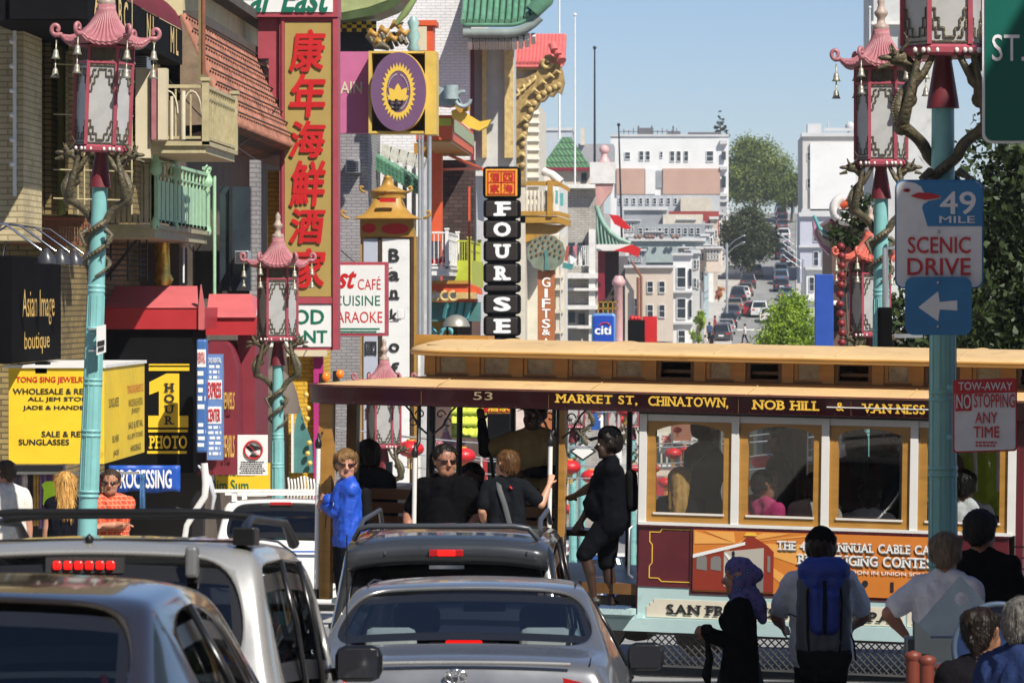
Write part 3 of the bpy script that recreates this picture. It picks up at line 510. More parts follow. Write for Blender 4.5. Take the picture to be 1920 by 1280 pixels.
g.build('lotus_emblem',M_sun,t)
g=G(); g.tube([P(743,206,87.23),P(743,186,87.23)],.03,6); [g.tube([P(743+s*x,y,87.23) for x,y in ((0,192),(6,197),(11,194),(13,190),(10,188))],.022,6) for s in (-1,1)]; g.tube([P(735,203,87.23),P(751,203,87.23)],.02,6); g.build('stem_emblem',M_ink,t)
g=G()
for k in range(44):
    a=2*math.pi*k/44
    if k%11 in(0,1,): continue
    c=P(746+19.5*math.cos(a),172+33*math.sin(a),87.236); g.box(c[0]-.012,c[0]+.012,87.233,87.237,c[2]-.02,c[2]+.012)
g.build('ring_lettering',mat('dull gold',(.5,.42,.38),.5,var=0),t)
# olive pagoda canopy over it
t=thing('olive_canopy','olive green curved pagoda canopy with a chequered eave and gilded carvings','canopy',P(700,95,92))
g=G(); g.pprism([(560,-60),(560,26),(640,24),(690,14),(728,0),(752,-18),(772,-60)],91.6,1.6); o=g.build('canopy_roof',mat('olive cream glaze',(.33,.36,.16),.35,var=.25,scale=2),t)
g=G(); g.pprism([(560,27),(640,25),(690,15),(728,1),(754,-18),(768,-34),(774,-30),(762,-8),(738,14),(700,29),(645,38),(560,40)],91.4,1.9); g.build('canopy_eave',mat('dark olive eave',(.06,.09,.03),.4,var=.25,scale=3),t)
g=G(); [g.pbox(632+k*9.2,40+6.5*r,641+k*9.2,46.5+6.5*r,92.5-.002*((k+r)%2),.1,(k+r)%2) for k in range(8) for r in range(3)]; g.build('chequered_eave',[M_yel,M_ink],t)
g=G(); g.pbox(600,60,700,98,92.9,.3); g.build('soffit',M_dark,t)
g=G(); [g.tube([P(x-12,y+6,91.6),P(x-4,y-5,91.5),P(x+4,y+3,91.5),P(x+12,y-6,91.6)],[.03,.09,.08,.02],7) for x,y in ((712,80),(736,72),(720,58),(744,48),(756,62),(700,64))]; g.build('gilded_carving',M_goldp,t)
g=G(); [g.tube([P(690+k*9,66+5*math.sin(k*2),91.9),P(700+k*9,88-6*math.cos(k),91.8)],[.09,.05],7) for k in range(8)]; g.tube([P(700,90,91.5),P(716,84,91.5),P(730,92,91.5)],[.03,.12,.05],8); g.build('dark_carving',M_bronze,t)
g=G(); g.tube([P(742,46,91.4),P(760,24,91.4),P(776,0,91.4),P(790,-22,91.5)],[.05,.09,.07,.03],8); g.build('curled_end',M_grn,t)
t=thing('cornice_block','vermilion and cream cornice block with a pale teal urn','ornament',P(785,110,95)); g=G(); g.pbox(775,45,812,150,95,.8); g.pbox(770,38,818,48,94.9,1); g.build('block',M_orange,t); G().pbox(780,50,800,95,94.9,.05).build('panel',M_cream,t); G().lathe([(.07,0),(.16,.1),(.1,.25),(.17,.4),(.1,.6),(.15,.75),(.06,.9)],P(775,100,94.2),10).build('urn',mat('pale teal glaze',(.3,.46,.42),.4,var=.15),t)
# grey shaft, tile rows, columns behind the bank sign
G().pbox(590,150,690,1000,97,4).build('grey_building',M_gbrick,label='grey brick building wall behind the pink lotus sign',cat='building')
t=thing('tiled_ledge','row of pale capped dark roof tiles above jade green tiles','roof',P(745,345,100)); 
for k in range(5): g=G(); g.pprism([(717+k*16,268+k*5),(735+k*16,276+k*5),(728+k*16,300+k*4),(714+k*16,292+k*5)],100,.7); g.build('cap_tile',mat('bleached tile',(.5,.48,.42),.7,var=.3,scale=8) if 1 else 0,t)
g=G(); [g.tube([P(702+k*7,288+k*4+r*9,99.9),P(706+k*7,298+k*4+r*9,99.5)],.06,7) for k in range(12) for r in range(3)]; g.build('green_tile',M_tgrn,t)
t=thing('columned_building','white fluted column front behind the golden bank sign','building',P(740,900,101)); G().pbox(692,300,800,1000,102,2).build('wall',mat('grey white wall',(.4,.4,.4),.8,var=.2),t)
for k in range(6): G().pbox(695+k*17,300,703+k*17,1000,101.5,.4).build('column',M_white,t)
g=G(); [g.tube([P(x,250,99),P(x,640,99)],.035 if x!=805 else .06,7) for x in (786,792,805)]; g.build('steel_pipe',M_steel,label='bundle of galvanised steel pipes beside the vermilion post',cat='pipe')
# ------------------------------------------------ golden bank sign
t=thing('bank_sign','golden pagoda topped bank sign with tall white panels and black letters','sign',P(730,965,92))
G().pbox(676,443,780,990,92.05,.7).build('frame',M_goldp,t); G().pbox(716,447,768,985,92,.05).build('panel',M_swhite,t,bevel=.02); G().pbox(681,447,709,985,92,.05).build('panel',mat('shaded white panel',(.42,.45,.52),.45,var=.05),t,bevel=.02)  # the narrow panel's bluish grey is shade put into its colour
g=G(); g.pbox(710,443,714,990,91.97,.06); g.pbox(770,443,776,990,91.97,.06); g.build('dark_edge',mat('dark brown edge',(.05,.03,.015),.5,var=.2),t)
G().pbox(675,410,776,444,91.95,.85).build('head_box',M_goldp,t); g=G(); g.pprism(ell(692,428,13,9,20),91.93,.03); g.pprism(ell(741,429,26,10,24),91.93,.03); g.build('red_oval',M_sred,t)
g=G()
cx,cz=P(727,0,92.4)[0],P(0,410,92)[2]
g.lathe([(.95,0),(.9,.03),(.66,.12),(.5,.28),(.42,.46),(.4,.5)],(cx,92.4,cz),24,f=lambda a,r,z:(r/max(abs(math.cos(a)),abs(math.sin(a)))**.75*.86,z)); g.lathe([(.43,.5),(.43,.62),(.5,.66),(.36,.7),(.16,.8),(.1,.98),(.12,1.0),(.0,1.06)],(cx,92.4,cz),16); g.build('pagoda_top',M_goldp,t)
for s in (-1,1):
    for zz,xx,r in ((.05,.9,.085),(.67,.5,.06)): G().tube([(cx+s*xx,91.9,cz+zz-.04),(cx+s*(xx+r),91.85,cz+zz-.02),(cx+s*(xx+r*2),91.85,cz+zz+r*.6),(cx+s*(xx+r*1.6),91.85,cz+zz+r*1.6),(cx+s*(xx+r*.7),91.85,cz+zz+r*1.1)],.035,7).build('curl',M_goldp,t)
g=G(); g.pbox(712,372,742,379,91.7,.1); g.build('red_strip',M_sred,t)
for ch,a,b in (('B',466,491),('a',508,526),('n',543,561),('k',579,601),('o',643,660),('f',679,702),('C',722,744),('h',786,808),('i',892,921)): text(ch,(729 if ch not in'i' else 736,a,749 if ch not in'i' else 744,b),91.98,M_ink,t,bold=.035,serif=ch in'nkfh')
for ch,a in (('中',560),('國',640),('銀',760),('行',870)): text(ch,(684,a,706,a+26),91.98,M_ink,t,bold=.02)
t=thing('security_camera','small white security camera on an arm in front of the bank sign','camera',P(750,600,90)); G().pbox(745,580,757,598,90,.35).build('housing',M_white,t,bevel=.02); G().tube([P(728,602,90.2),P(752,598,90.2)],.025,6).build('arm',M_white,t)

# wires, pipes and boxes on the fronts
for k,(a,b,l) in enumerate(((P(640,470,80),P(735,502,91),'thin cable from the red sign to the bank sign'),(P(632,498,78),P(690,520,90),'second thin cable sagging behind the cafe sign'),(P(400,285,64),P(520,200,74),'black cable running up to the tiled roof'),(P(250,60,56),P(480,300,66),'black cable crossing the iron balcony'),(P(330,950,58),P(400,905,66),'thin black cable over the blue banner'))):
    A,B=Vector(a),Vector(b); G().tube([A.lerp(B,q)+Vector((0,0,-.22*math.sin(q*math.pi))) for q in np.linspace(0,1,12)],.012,5).build('cable',M_iron,label=l,cat='cable')
for k,(x,y,Y,l) in enumerate(((262,105,56.8,'grey air conditioner box below the long canopy'),(452,470,64.6,'grey air conditioner box at the dark windows'),(660,300,96.6,'white air conditioner box on the grey brick wall'))):
    t=thing('air_conditioner',l,'air conditioner',P(x,y+30,Y)); G().pbox(x-12,y,x+14,y+24,Y,.4).build('case',M_lgreybox if 0 else M_steel,t,bevel=.01); g=G(); [g.pbox(x-10,y+3+4*q,x+12,y+5+4*q,Y-.01,.02) for q in range(5)]; g.build('grille',M_iron,t)
t=thing('fire_escape','pale rusted fire escape platform under the ochre balcony','fire escape',P(420,330,62)); g=G(); [g.bar(P(258+k*9,306,58.5),P(258+k*9,330,58.5),.018) for k in range(8)]; g.bar(P(255,306,58.5),P(325,306,58.5),.03); g.bar(P(255,330,58.5),P(325,330,58.5),.03); g.build('railing',M_rail,t); 
# ================================================================ further along the west side
t=thing('white_building','tall white painted brick building with a green upturned tile roof','building',P(790,1000,120)); G().pbox(690,-120,880,1000,120,12).build('wall',M_wbrick,t)
def pagoda_roof(x0,x1,ytop,yeave,Y,dp,m,parent,lift=.35,ribs=14,rr=.09,both=False,name='roof'):
    """curved tile roof sloping to the camera with upturned end(s)"""
    A=P(x0,yeave,Y);B=P(x1,yeave,Y); zt=P(x0,ytop,Y)[2]; ze=A[2]; g=G(); rows=[]; nx=24
    def pt(i,j):
        u=i/nx; v=j/8; x=A[0]+(B[0]-A[0])*u; up=lift*(max(0,(u-.6)/.4)**2+(max(0,(.4-u)/.4)**2 if both else 0)); return (x,Y+dp*v,ze+(zt-ze)*(v**1.5)+up*(1-v))
    g.grid([[pt(i,j) for i in range(nx+1)] for j in range(9)],flip=False); o=g.build(name,m,parent); o.modifiers.new('thick','SOLIDIFY').thickness=.12
    g=G()
    for k in range(ribs+1): g.tube([Vector(pt(k*nx/ribs,j))+Vector((0,0,.05)) for j in range(9)],rr,7)
    g.build('rib_tile',m,parent); return pt
pt=pagoda_roof(868,1012,-30,44,118.5,1.7,M_tgrn,t,lift=.5,ribs=12)
g=G(); e=[Vector(pt(i,0))+Vector((0,.1,-.3-.0)) for i in range(0,25,2)]; g.tube(e,.16,6); g.build('eave',mat('grey green eave',(.2,.24,.22),.6,var=.2),t)
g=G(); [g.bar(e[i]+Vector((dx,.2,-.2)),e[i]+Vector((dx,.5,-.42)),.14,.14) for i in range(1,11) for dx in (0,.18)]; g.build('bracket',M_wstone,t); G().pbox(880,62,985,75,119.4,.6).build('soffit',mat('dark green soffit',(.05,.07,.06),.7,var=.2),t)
G().tube([Vector(pt(22,0))+Vector((0,0,.05)),Vector(pt(24,0))+Vector((.15,0,.25)),Vector(pt(24,0))+Vector((.3,0,.6)),Vector(pt(24,0))+Vector((.1,0,.95))],[.25,.3,.28,.1],10).build('upturned_end',M_tgrn,t)
g=G(); g.pbox(880,76,964,330,121,1.5); g.build('bay_wall',mat('pale grey plaster',(.5,.5,.48),.7,var=.1),t); G().pbox(876,76,888,300,120.6,.5).build('column',M_maroon,t)
for a,b in ((904,912),(946,962)): G().pbox(a,78,b,296,120.7,.5).build('gilded_trim',M_gtrim,t)
g=G(); [g.tube([P(x-4,80+k*0,120.6),P(x+6,84,120.5)],.07,6) for k,x in enumerate((892,902,912))]; g.build('red_tile',M_rtile,t)
# orange canopy below
t=thing('orange_canopy','vermilion and green canopy with a yellow upturned corner on the white brick wall','canopy',P(840,266,108)); x1=P(848,0,108)[0]; y1=119
G().box(P(780,0,108)[0],x1,108,y1,P(0,262,108)[2],P(0,216,108)[2]).build('fascia',M_orange,t); g=G(); g.pbox(785,222,846,236,107.97,.04); g.build('green_panel',M_lime,t); G().box(x1,x1+.03,108.2,y1,P(0,246,108)[2],P(0,222,108)[2]).build('side_panel',mat('sage green panel',(.32,.38,.22),.5,var=.1),t); G().box(P(780,0,108)[0],x1-.05,108.1,y1,P(0,266,108)[2],P(0,262.5,108)[2]).build('soffit',M_goldp,t)
G().pprism([(846,208),(862,202),(880,216),(900,228),(921,224),(914,237),(898,245),(880,240),(864,228),(848,222)],107.6,.5).build('upturned_corner',mat('yellow corner',(.75,.48,.06),.45,var=.1),t); G().pprism([(848,196),(868,200),(880,192),(880,206),(862,212)],107.4,.4).build('carved_corner',M_goldp,t)
g=G(); g.pprism([(800,150),(830,165),(858,180),(866,196),(840,200),(800,196)],107.4,.8); g.tube([P(868+14*math.cos(a),186+14*math.sin(a),107.2) for a in np.linspace(0,5,12)],.06,7); g.tube([P(846,160,107.2),P(846,186,107.2)],.2,10); g.build('scroll_roof',mat('grey blue glaze',(.3,.36,.36),.4,var=.25),t)
G().pbox(826,268,829,600,118.9,.3).build('vermilion_trim',M_orange,label='thin vermilion trim strip on the dark brick wall',cat='trim')
G().pbox(803,268,828,452,116.9,.7).build('vermilion_post',M_orange,label='vermilion square post under the canopy',cat='post'); G().pbox(776,268,804,445,117.3,.5).build('ochre_post',M_goldp,label='ochre post beside the vermilion post',cat='post')
G().pbox(828,300,890,520,119.3,.6).build('ivy_wall',pattern('dark clinker brick','#3a2a28','#55403c','#1d1614',rowh=.12,bw=.3),label='dark clinker brick wall between the vermilion post and the black vertical sign',cat='wall')
g=G(); g.bar(P(828,285,119),P(905,318,112),.07); g.bar(P(828,318,117),P(905,316,112),.07); g.bar(P(880,350,112),P(880,560,112),.06); g.build('red_strut',M_orange,label='red struts holding the black vertical sign to the wall',cat='strut')
def pbalcony(name,label,x0,x1,x2,yt,yb,Y,m,n1=8,n2=8,slabm=None,slab=8):
    xa,xb=P(x0,0,Y)[0],P(x1,0,Y)[0]; Y2=Y*(VX-x1)/(VX-x2); return balcony(name,label,xa,xb,Y,Y2,P(0,yb,Y)[2],P(0,yt,Y)[2],m,n1=n1,n2=n2,slab=slab*Y/FP)
t=pbalcony('white_balcony','white wire balcony holding red flowers beside the vermilion post',782,838,858,436,500,112,M_white,7,8,slab=16); g=G(); [g.ball((P(790+k*8,495,112.3)[0],112.3,P(0,492-3*(k%3),112)[2]),.09) for k in range(7)]; g.build('flower_box',M_sred,t)
t=pbalcony('lime_balcony','yellow green painted balcony with slatted rail',853,880,899,452,538,117,M_lime,6,12,slab=10); g=G(); x=P(881,0,117)[0]; g.box(x,x+.06,117,124,P(0,538,117)[2],P(0,488,117)[2]); g.pbox(853,488,880,538,116.9,.05); g.build('slatted_panel',M_lime,t)
t=thing('orange_cornice','vermilion shop cornice with gilded scrolls and teal brackets','cornice',P(840,640,114)); g=G(); g.pbox(783,532,880,548,114,1); g.pprism([(880,532),(900,540),(902,552),(880,548)],114,1); g.pbox(783,560,893,566,114.2,1); g.build('beam',M_orange,t); G().pbox(783,526,880,532,113.9,1).build('ochre_ledge',M_goldp,t)
g=G(); [g.tube([P(x+9*math.cos(a),555+8*math.sin(a),113.8) for a in np.linspace(.5,5,10)],.05,7) for x in (795,815,835,850)]; g.pbox(855,548,893,560,113.9,.3); g.build('gilded_scroll',M_gtrim,t); G().pbox(780,566,900,602,114.6,.6).build('teal_frieze',M_dkteal,t); g=G(); [g.bar(P(x,566,114.3),P(x-6,596,114.4),.12) for x in (852,866,880,840)]; g.build('teal_bracket',mat('bright teal',(.1,.35,.36),.5,var=.1),t)
g=G(); g.pbox(784,602,850,645,114.9,.5); g.build('orange_wall',mat('amber wall',(.5,.24,.04),.6,var=.2),t); g=G(); [g.tube([P(x+14*math.cos(a),640-26*math.sin(a),114.6) for a in np.linspace(0,3.14,12)],.07,7) for x in (805,838)]; g.build('teal_arch',mat('bright teal',(.1,.35,.36)),t); G().pbox(784,566,900,1000,115.6,.4).build('shop_front',mat('brown shop front',(.10,.06,.05),.7,var=.5,scale=1.2),t)
# ------------------------------------------------ the black vertical sign
t=thing('vertical_sign','black vertical sign of stacked boxes with white slab letters and orange cap','sign',P(940,1000,110)); M_boxb=mat('brown black enamel',(.028,.022,.018),.35,var=.1); M_cap=mat('orange cap',(.75,.3,.02),.4,var=.08)
G().pbox(914,320,966,1000,110.25,.5).build('post',M_blackp,t)
G().pbox(905,312,975,372,110,.9).build('cap_box',M_blackp,t,bevel=.12); G().pbox(910,317,970,368,109.985,.05).build('cap_face',M_cap,t,bevel=.03)
g=G()
for a,b,c,d in ((914,320,966,322),(914,363,966,365),(914,320,916,365),(964,320,966,365),(939,322,941,363),(916,341,964,343)): g.pbox(a,b,c,d,109.97,.02)
g.build('red_grid',M_sred,t)
for ch,x,y in (('四',944,324),('酒',919,324),('海',944,345),('家',919,345)): text(ch,(x,y,x+18,y+16),109.97,M_sred,t,bold=.03)
for ch,a,b in (('F',374,409),('O',412,448),('U',451,491),('R',493,531),('',533,548),('S',551,589),('E',592,630),('A',633,668),('S',671,706)):
    o=G().pbox(906,a,975,b,110,.85).build('letter_box',M_blackp,t,bevel=.1); G().pbox(911,a+3,970,b-3,109.985,.05).build('box_face',M_boxb,o,bevel=.03)
    if ch: m_=(a+b)/2; text(ch,(925,m_-13.5,958,m_+13.5),109.975,M_lwhite,o,bold=.06,serif=True)
# iron balcony with maroon base, red tile roof and gilded bracket house
t=pbalcony('urn_balcony','black iron balcony with an urn on a maroon base below the green roof',884,936,958,200,288,124,M_iron,8,16,slab=14); x=P(936,0,124)[0]; G().box(P(876,0,124)[0],x+.2,123.8,128,P(0,312,124)[2],P(0,294,124)[2]).build('base',M_maroon,t); g=G(); g.lathe([(.16,0),(.2,.3),(.16,1.4),(.26,1.6)],P(950,288,124),8); g.ball(P(948,182,124),.26); g.ball(P(956,188,124),.2); g.build('urn',M_iron,t)
t=thing('gilded_house','cream house with coral tile roof and a gilded carved bracket','building',P(985,900,138)); G().pbox(930,120,985,1000,139,6).build('wall',M_stone,t); G().pbox(985,195,1010,640,141,8).build('side_wall',mat('cream siding',(.6,.56,.46),.7,var=.1),t); g=G(); [g.pbox(985,210+k*17,1012,214+k*17,140.9,.1) for k in range(18)]; g.build('siding_ridge',M_wstone,t)
pagoda_roof(958,1054,62,122,136,2.2,M_rtile,t,lift=0,ribs=14,rr=.1); G().pbox(956,122,1046,131,136.1,1.5).build('gutter',M_gtrim,t); G().pbox(960,131,1010,160,136.6,1).build('frieze',M_stone,t); g=G(); [g.tube([P(1036+k*7,84+k*9,135.8),P(1040+k*7,96+k*9,135.6)],.16,7) for k in range(3)]; g.build('hip_tile',M_rtile,t)
M_carv=mat('brown gilt carving',(.33,.22,.08),.5,var=.4,scale=7,bump=.6,bscale=14); arc=[(1058,152),(1052,176),(1044,170),(1036,180),(1028,178),(1020,188),(1012,190),(1006,202),(999,206),(995,220),(989,228),(987,246),(983,258),(983,345)]
g=G(); g.pprism([(958,150),(986,146),(1006,136),(1014,118),(1022,104),(1032,102),(1046,112),(1054,130)]+arc+[(962,345)],136,1.2); g.build('carved_bracket',M_carv,t)
g=G(); [g.ball(P(x,y,135.95),.11,0,9,6,(1,.6,1)) for x,y in ((1048,160),(1040,163),(1030,168),(1020,175),(1010,183),(1002,194),(995,206),(989,220),(986,236),(983,252),(981,270),(980,290),(980,310))]; g.tube([P(1024+r*math.cos(a),118+r*math.sin(a),135.9) for a,r in zip(np.linspace(0,6,14),np.linspace(11,3,14))],.08,7); [g.tube([P(x,y,135.9),P(x+7,y-8,135.85),P(x+15,y-2,135.9)],[.05,.1,.04],6) for x,y in ((1010,160),(1024,148),(1036,140),(995,176),(982,200),(975,230),(972,262),(970,296))]; g.build('gilded_scroll',mat('dull gilding',(.42,.3,.11),.5,var=.3,scale=6),t)
g=G(); [g.tube([P(962+k*11,182-9*k,135.95),P(974+k*10,176-10*k,135.9),P(970+k*11,168-8*k,135.95)],.06,6) for k in range(4)]; g.build('gilded_tracery',M_gtrim,t)
t=thing('gilded_balcony','ochre corbelled balcony with cream balusters and teal panels','balcony',P(1015,440,140)); g=G(); g.pbox(975,405,1046,418,139,2); g.pprism([(1046,405),(1068,412),(1066,424),(1046,418)],139,2); g.pprism([(975,418),(1060,422),(1042,436),(1010,444),(985,455),(975,460)],139.3,1.6); g.build('corbel_floor',M_goldp,t)
g=G(); [g.lathe([(.04,0),(.09,.25),(.04,.5),(.07,.8),(.05,.9)],P(980+k*7.3,404,139.1),7) for k in range(9)]; g.build('baluster',M_stone,t); g=G(); g.pbox(973,340,1046,348,138.95,.3); g.pbox(1026,338,1036,406,138.9,.35); g.pbox(973,396,1046,404,138.95,.3); g.pprism([(1046,340),(1068,352),(1068,360),(1046,348)],139,.3); g.pprism([(1046,396),(1068,402),(1068,410),(1046,404)],139,.3); g.build('rail',M_goldp,t); g=G(); g.pbox(1040,357,1046,382,139.1,.1); g.pbox(1050,362,1056,386,139.1,.1); g.build('teal_panel',mat('bright teal',(.1,.35,.36)),t)
g=G(); g.tube([P(1020,322,139.5),P(1035,328,139.3),P(1052,342,139.2)],.16,9); g.pprism([(1020,330),(1040,334),(1052,350),(1022,346)],139.2,.6); g.build('white_scroll',M_wstone,t)
# peacock disc and gifts sign
t=thing('gift_sign','orange brown vertical sign with white letters under a peacock fan disc','sign',P(1024,900,130)); G().pbox(1008,506,1040,900,130,.3).build('board',mat('orange brown board',(.36,.12,.04),.5,var=.12),t)
for k,(ch,h) in enumerate((('G',18),('I',17),('F',17),('T',17),('S',17),('&',11),('A',18))): y=[520,541,560,579,598,617,634][k]; text(ch,(1016 if ch!='I' else 1021,y,1032 if ch!='I' else 1027,y+h),129.99,M_lwhite,t,bold=.02)
g=G(); n=44; g.pprism([(1024+(36+1.3*math.cos(11*a))*math.cos(a),474+(34+1.3*math.cos(11*a))*math.sin(a)) for a in np.linspace(0,2*math.pi,n,endpoint=False)],129.8,.25); g.build('peacock_disc',mat('peacock grey green',(.17,.2,.15),.5,var=.3,scale=4),t)
g=G(); [g.ball(P(1024+r*math.cos(a),470+r*math.sin(a),129.75),.045,0,7,4,(1,.2,1.2)) for r,n in ((28,11),(18,8),(9,4)) for a in np.linspace(-3.5,.4,n)]; g.build('feather_eye',mat('copper eye',(.2,.11,.04),.4,var=.2),t); g=G(); g.pprism([(1021,506),(1022,482),(1020,472),(1026,468),(1027,482),(1028,506)],129.75,.06); g.build('peacock_body',M_dkteal,t)
for k,(pts,c) in enumerate((([(1062,462),(1068,460),(1064,490),(1058,488)],'#a04a38'),([(1068,478),(1082,486),(1070,498)],'#dfe6ea'),([(1056,492),(1076,496),(1072,506),(1054,502)],'#3b8080'),([(1074,462),(1082,460),(1080,484)],'#c06a78'))): o=G().pprism(pts,133,.05).build('pennant',mat('pennant '+c,c,.7,var=.1),label=['rust red','white triangular','teal','pink'][k]+' pennant hanging beside the peacock disc',cat='pennant',group='pennants by the peacock disc')
# white ornate fronts
t=thing('ornate_building','white stone building with stacked cornices behind the gifts sign','building',P(1030,1000,150)); G().pbox(960,330,1048,1000,150,12).build('wall',M_wstone,t)
g=G(); [g.pbox(958,y,1056,y+h,149.4,1) for y,h in ((515,6),(540,4),(580,7),(620,5),(470,6))]; g.build('cornice',M_stone,t); g=G(); [g.pbox(x,440,x+7,1000,149.6,.6) for x in (985,1042,1052)]; g.build('column',M_stone,t); [G().pbox(994,a,1006,b,149.95,.1).build('window',M_pane,t) for a,b in ((484,510),(552,578),(595,618))]
t=thing('brick_tower','grey white weathered brick building with pale stone bands','building',P(1090,1000,190)); G().pbox(1056,350,1122,1000,190,14).build('wall',pattern('weathered grey brick','#a9a39a','#b8b2a9','#86807a',rowh=.12,bw=.36,dirt=.35),t); g=G(); [g.pbox(1052,y,1124,y+h,189.3,1) for y,h in ((345,8),(512,10),(540,5),(572,8),(610,6))]; g.build('stone_band',M_wstone,t); G().pbox(1104,430,1116,640,189.5,.6).build('pale_pilaster',M_wstone,t); [G().pbox(a,b,a+12,b+20,189.9,.2).build('window',M_pane,t) for a,b in ((1066,455),(1084,455),(1066,585),(1084,588))]
g=G(); railing(g,P(1075,500,188),P(1110,500,188),1,9,.025); [g.bar(P(1078+k*6,470,188),P(1076+k*6,500,188),.05) for k in range(4)]; g.build('roof_railing',M_white,label='pale iron railing on the grey white brick building',cat='railing')
# green pyramid roof
t=thing('pyramid_roof_house','house with a green tiled pyramid roof behind the gilded balcony','building',P(1062,420,280)); x0,_,z0=P(1012,316,280); x1=P(1110,0,280)[0]; zt=P(0,255,280)[2]; cx=(x0+x1)/2
g=G(); g.add([(x0,280,z0),(x1,280,z0),(x1,284,z0),(x0,284,z0),(cx-.3,282,zt),(cx+.3,282,zt)],[(0,1,5,4),(1,2,5),(2,3,4,5),(3,0,4)]); g.build('roof',pattern('green roof tile','#4f7a55','#5d8a61','#2f4a36',rowh=.5,bw=.3,mortar=.06,dirt=.25),t); G().pbox(1016,318,1106,640,280.4,4).build('wall',mat('beige stucco',(.5,.44,.36),.8,var=.1),t); G().pbox(1010,314,1112,320,279.8,4).build('red_fascia',M_maroon,t); G().pbox(1090,325,1100,342,280.3,.2).build('window',M_pane,t)
# pagoda front with pink ball
t=thing('pagoda_building','jade tiled pagoda front with pink ball finial and dark red columns','building',P(1140,1000,185)); M_pj=mat('pale jade tile',(.22,.36,.28),.45,var=.25,scale=1.2); cur=[(1118,386),(1124,404),(1132,420),(1144,436),(1160,448),(1182,457)]; g=G(); g.pprism(cur+[(1182,460),(1118,460)],184,1.6); g.build('roof',M_pj,t)
g=G(); [g.tube([P(1119+k*7+dx,458-v,183.9) for dx,v in ((4,0),(1,max(0,(1-k/9)**2*66)*.5),(0,max(0,(1-k/9)**2*66)))],.05,6) for k in range(8)]; g.tube([P(x,y,183.9) for x,y in cur],.12,7); g.build('rib_tile',M_pj,t)
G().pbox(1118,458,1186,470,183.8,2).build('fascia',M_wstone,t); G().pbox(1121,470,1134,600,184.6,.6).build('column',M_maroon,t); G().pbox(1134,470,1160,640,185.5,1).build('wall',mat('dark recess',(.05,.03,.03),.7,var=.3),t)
g=G(); g.pbox(1106,304,1153,344,184.6,1.4); g.build('pedestal',mat('rust streaked white',(.62,.6,.57),.7,var=.1,stain=('#b07a4a',.7,2)),t); g=G(); g.pprism([(1116,344),(1150,344),(1146,360),(1136,372),(1122,392),(1118,392)],184.7,1.2); g.build('corbel',mat('dusty pink plaster',(.5,.27,.24),.7,var=.2),t); g=G(); g.lathe([(.3,0),(.15,.25),(.14,.5)],P(1133,304,185),10); g.ball(P(1133,281,185),.24); g.build('ball_finial',mat('pink ball',(.6,.35,.34),.5,var=.12),t)
for k,pts in enumerate(([(1142,402),(1160,404),(1184,428),(1172,430),(1152,420)],[(1150,470),(1184,458),(1202,466),(1196,482),(1178,474)])): G().pprism(pts,182.5,.12).build('red_banner',M_sred,label=['red cloth caught on the jade pagoda roof','red cloth hanging under the jade pagoda eave'][k],cat='banner')
g=G(); [g.pbox(1121+k*9,565,1123+k*9,590,181,.06) for k in range(5)]; g.pbox(1121,565,1160,567,181,.06); g.pbox(1121,577,1160,579,181,.06); g.build('lattice_rail',M_goldp,label='yellow lattice rail above the blue bank sign',cat='railing')
t=thing('pink_post','pink post with a planter of green shrubs beside the yellow lattice','post',P(1160,640,182)); G().lathe([(.2,-1),(.2,1.6),(.32,1.7),(.32,1.85),(.18,2.1)],P(1160,600,182),10).build('post',mat('pink ball',(.6,.35,.34)),t)
t=thing('blue_bank_sign','blue rounded bank sign with white lettering under a red arc','sign',P(1132,645,170)); G().pbox(1109,587,1155,660,170,.4).build('frame',mat('steel blue frame',(.1,.22,.42),.4,var=.05),t,bevel=.15); G().pbox(1113,591,1151,645,169.97,.08).build('panel',mat('bank blue',(.01,.06,.38),.35,var=.15,scale=.6),t,bevel=.06); text('citi',(1115,611,1146,627),169.96,M_lwhite,t,bold=.03); c=P(1134,612,169.95); g=G(); g.tube([(c[0]+.24*math.cos(a),169.94,c[2]+.17*math.sin(a)) for a in np.linspace(.15,3,12)],.025,6); g.build('red_arc',M_lred,t)
t=thing('red_black_sign','black and red box sign beyond the blue bank sign','sign',P(1205,645,176)); G().pbox(1177,600,1209,660,176,.6).build('black_box',M_blackp,t); G().pbox(1205,593,1232,660,176.8,.6).build('red_box',M_sred,t); g=G(); [g.ball(P(1185+k*6,597,176.2),.13) for k in range(3)]; g.build('red_cloth',M_sred,t)
t=thing('lime_awning','yellow green pleated shop awning seen through the open car end','awning',P(875,820,115)); g=G(); rows=[[P(846+(912-846)*i/16,752+11*j,114.6-.25*j+.05*math.sin(i*2.1+j)) for i in range(17)] for j in range(7)]; g.grid(rows); o=g.build('cloth',mat('lime cloth',(.5,.55,.05),.7,var=.15),t); o.modifiers.new('thick','SOLIDIFY').thickness=.02; g=G(); [g.tube([P(846+4.1*i,752+22*j,114.4-.5*j) for i in range(17)],.05,5) for j in range(4)]; g.build('pleat_band',mat('dark lime',(.3,.36,.03),.7,var=.15),t)
t=thing('traffic_signal','small traffic signal showing red beside the twin turquoise poles','traffic signal',P(1080,830,99)); G().pbox(1073,786,1087,826,99,.3).build('housing',M_blackp,t,bevel=.02); G().ball(P(1080,796,98.98),.085,0,12,8).build('red_lamp',mat('lit red lamp',(1,.03,.02),.4,var=0,emit=2.5),t); [G().ball(P(1080,y,98.98),.07,0,10,6).build('dark_lamp',M_iron,t) for y in (808,819)]
t=thing('diamond_sign','diamond outlined black and white sign beside the cap of the conductor','sign',P(1093,866,92)); G().pprism([(1093,828),(1119,846),(1093,864),(1067,846)],92,.03).build('plate',M_iron,t); G().pprism([(1093,832),(1113,846),(1093,860),(1073,846)],91.97,.02).build('face',M_swhite,t)
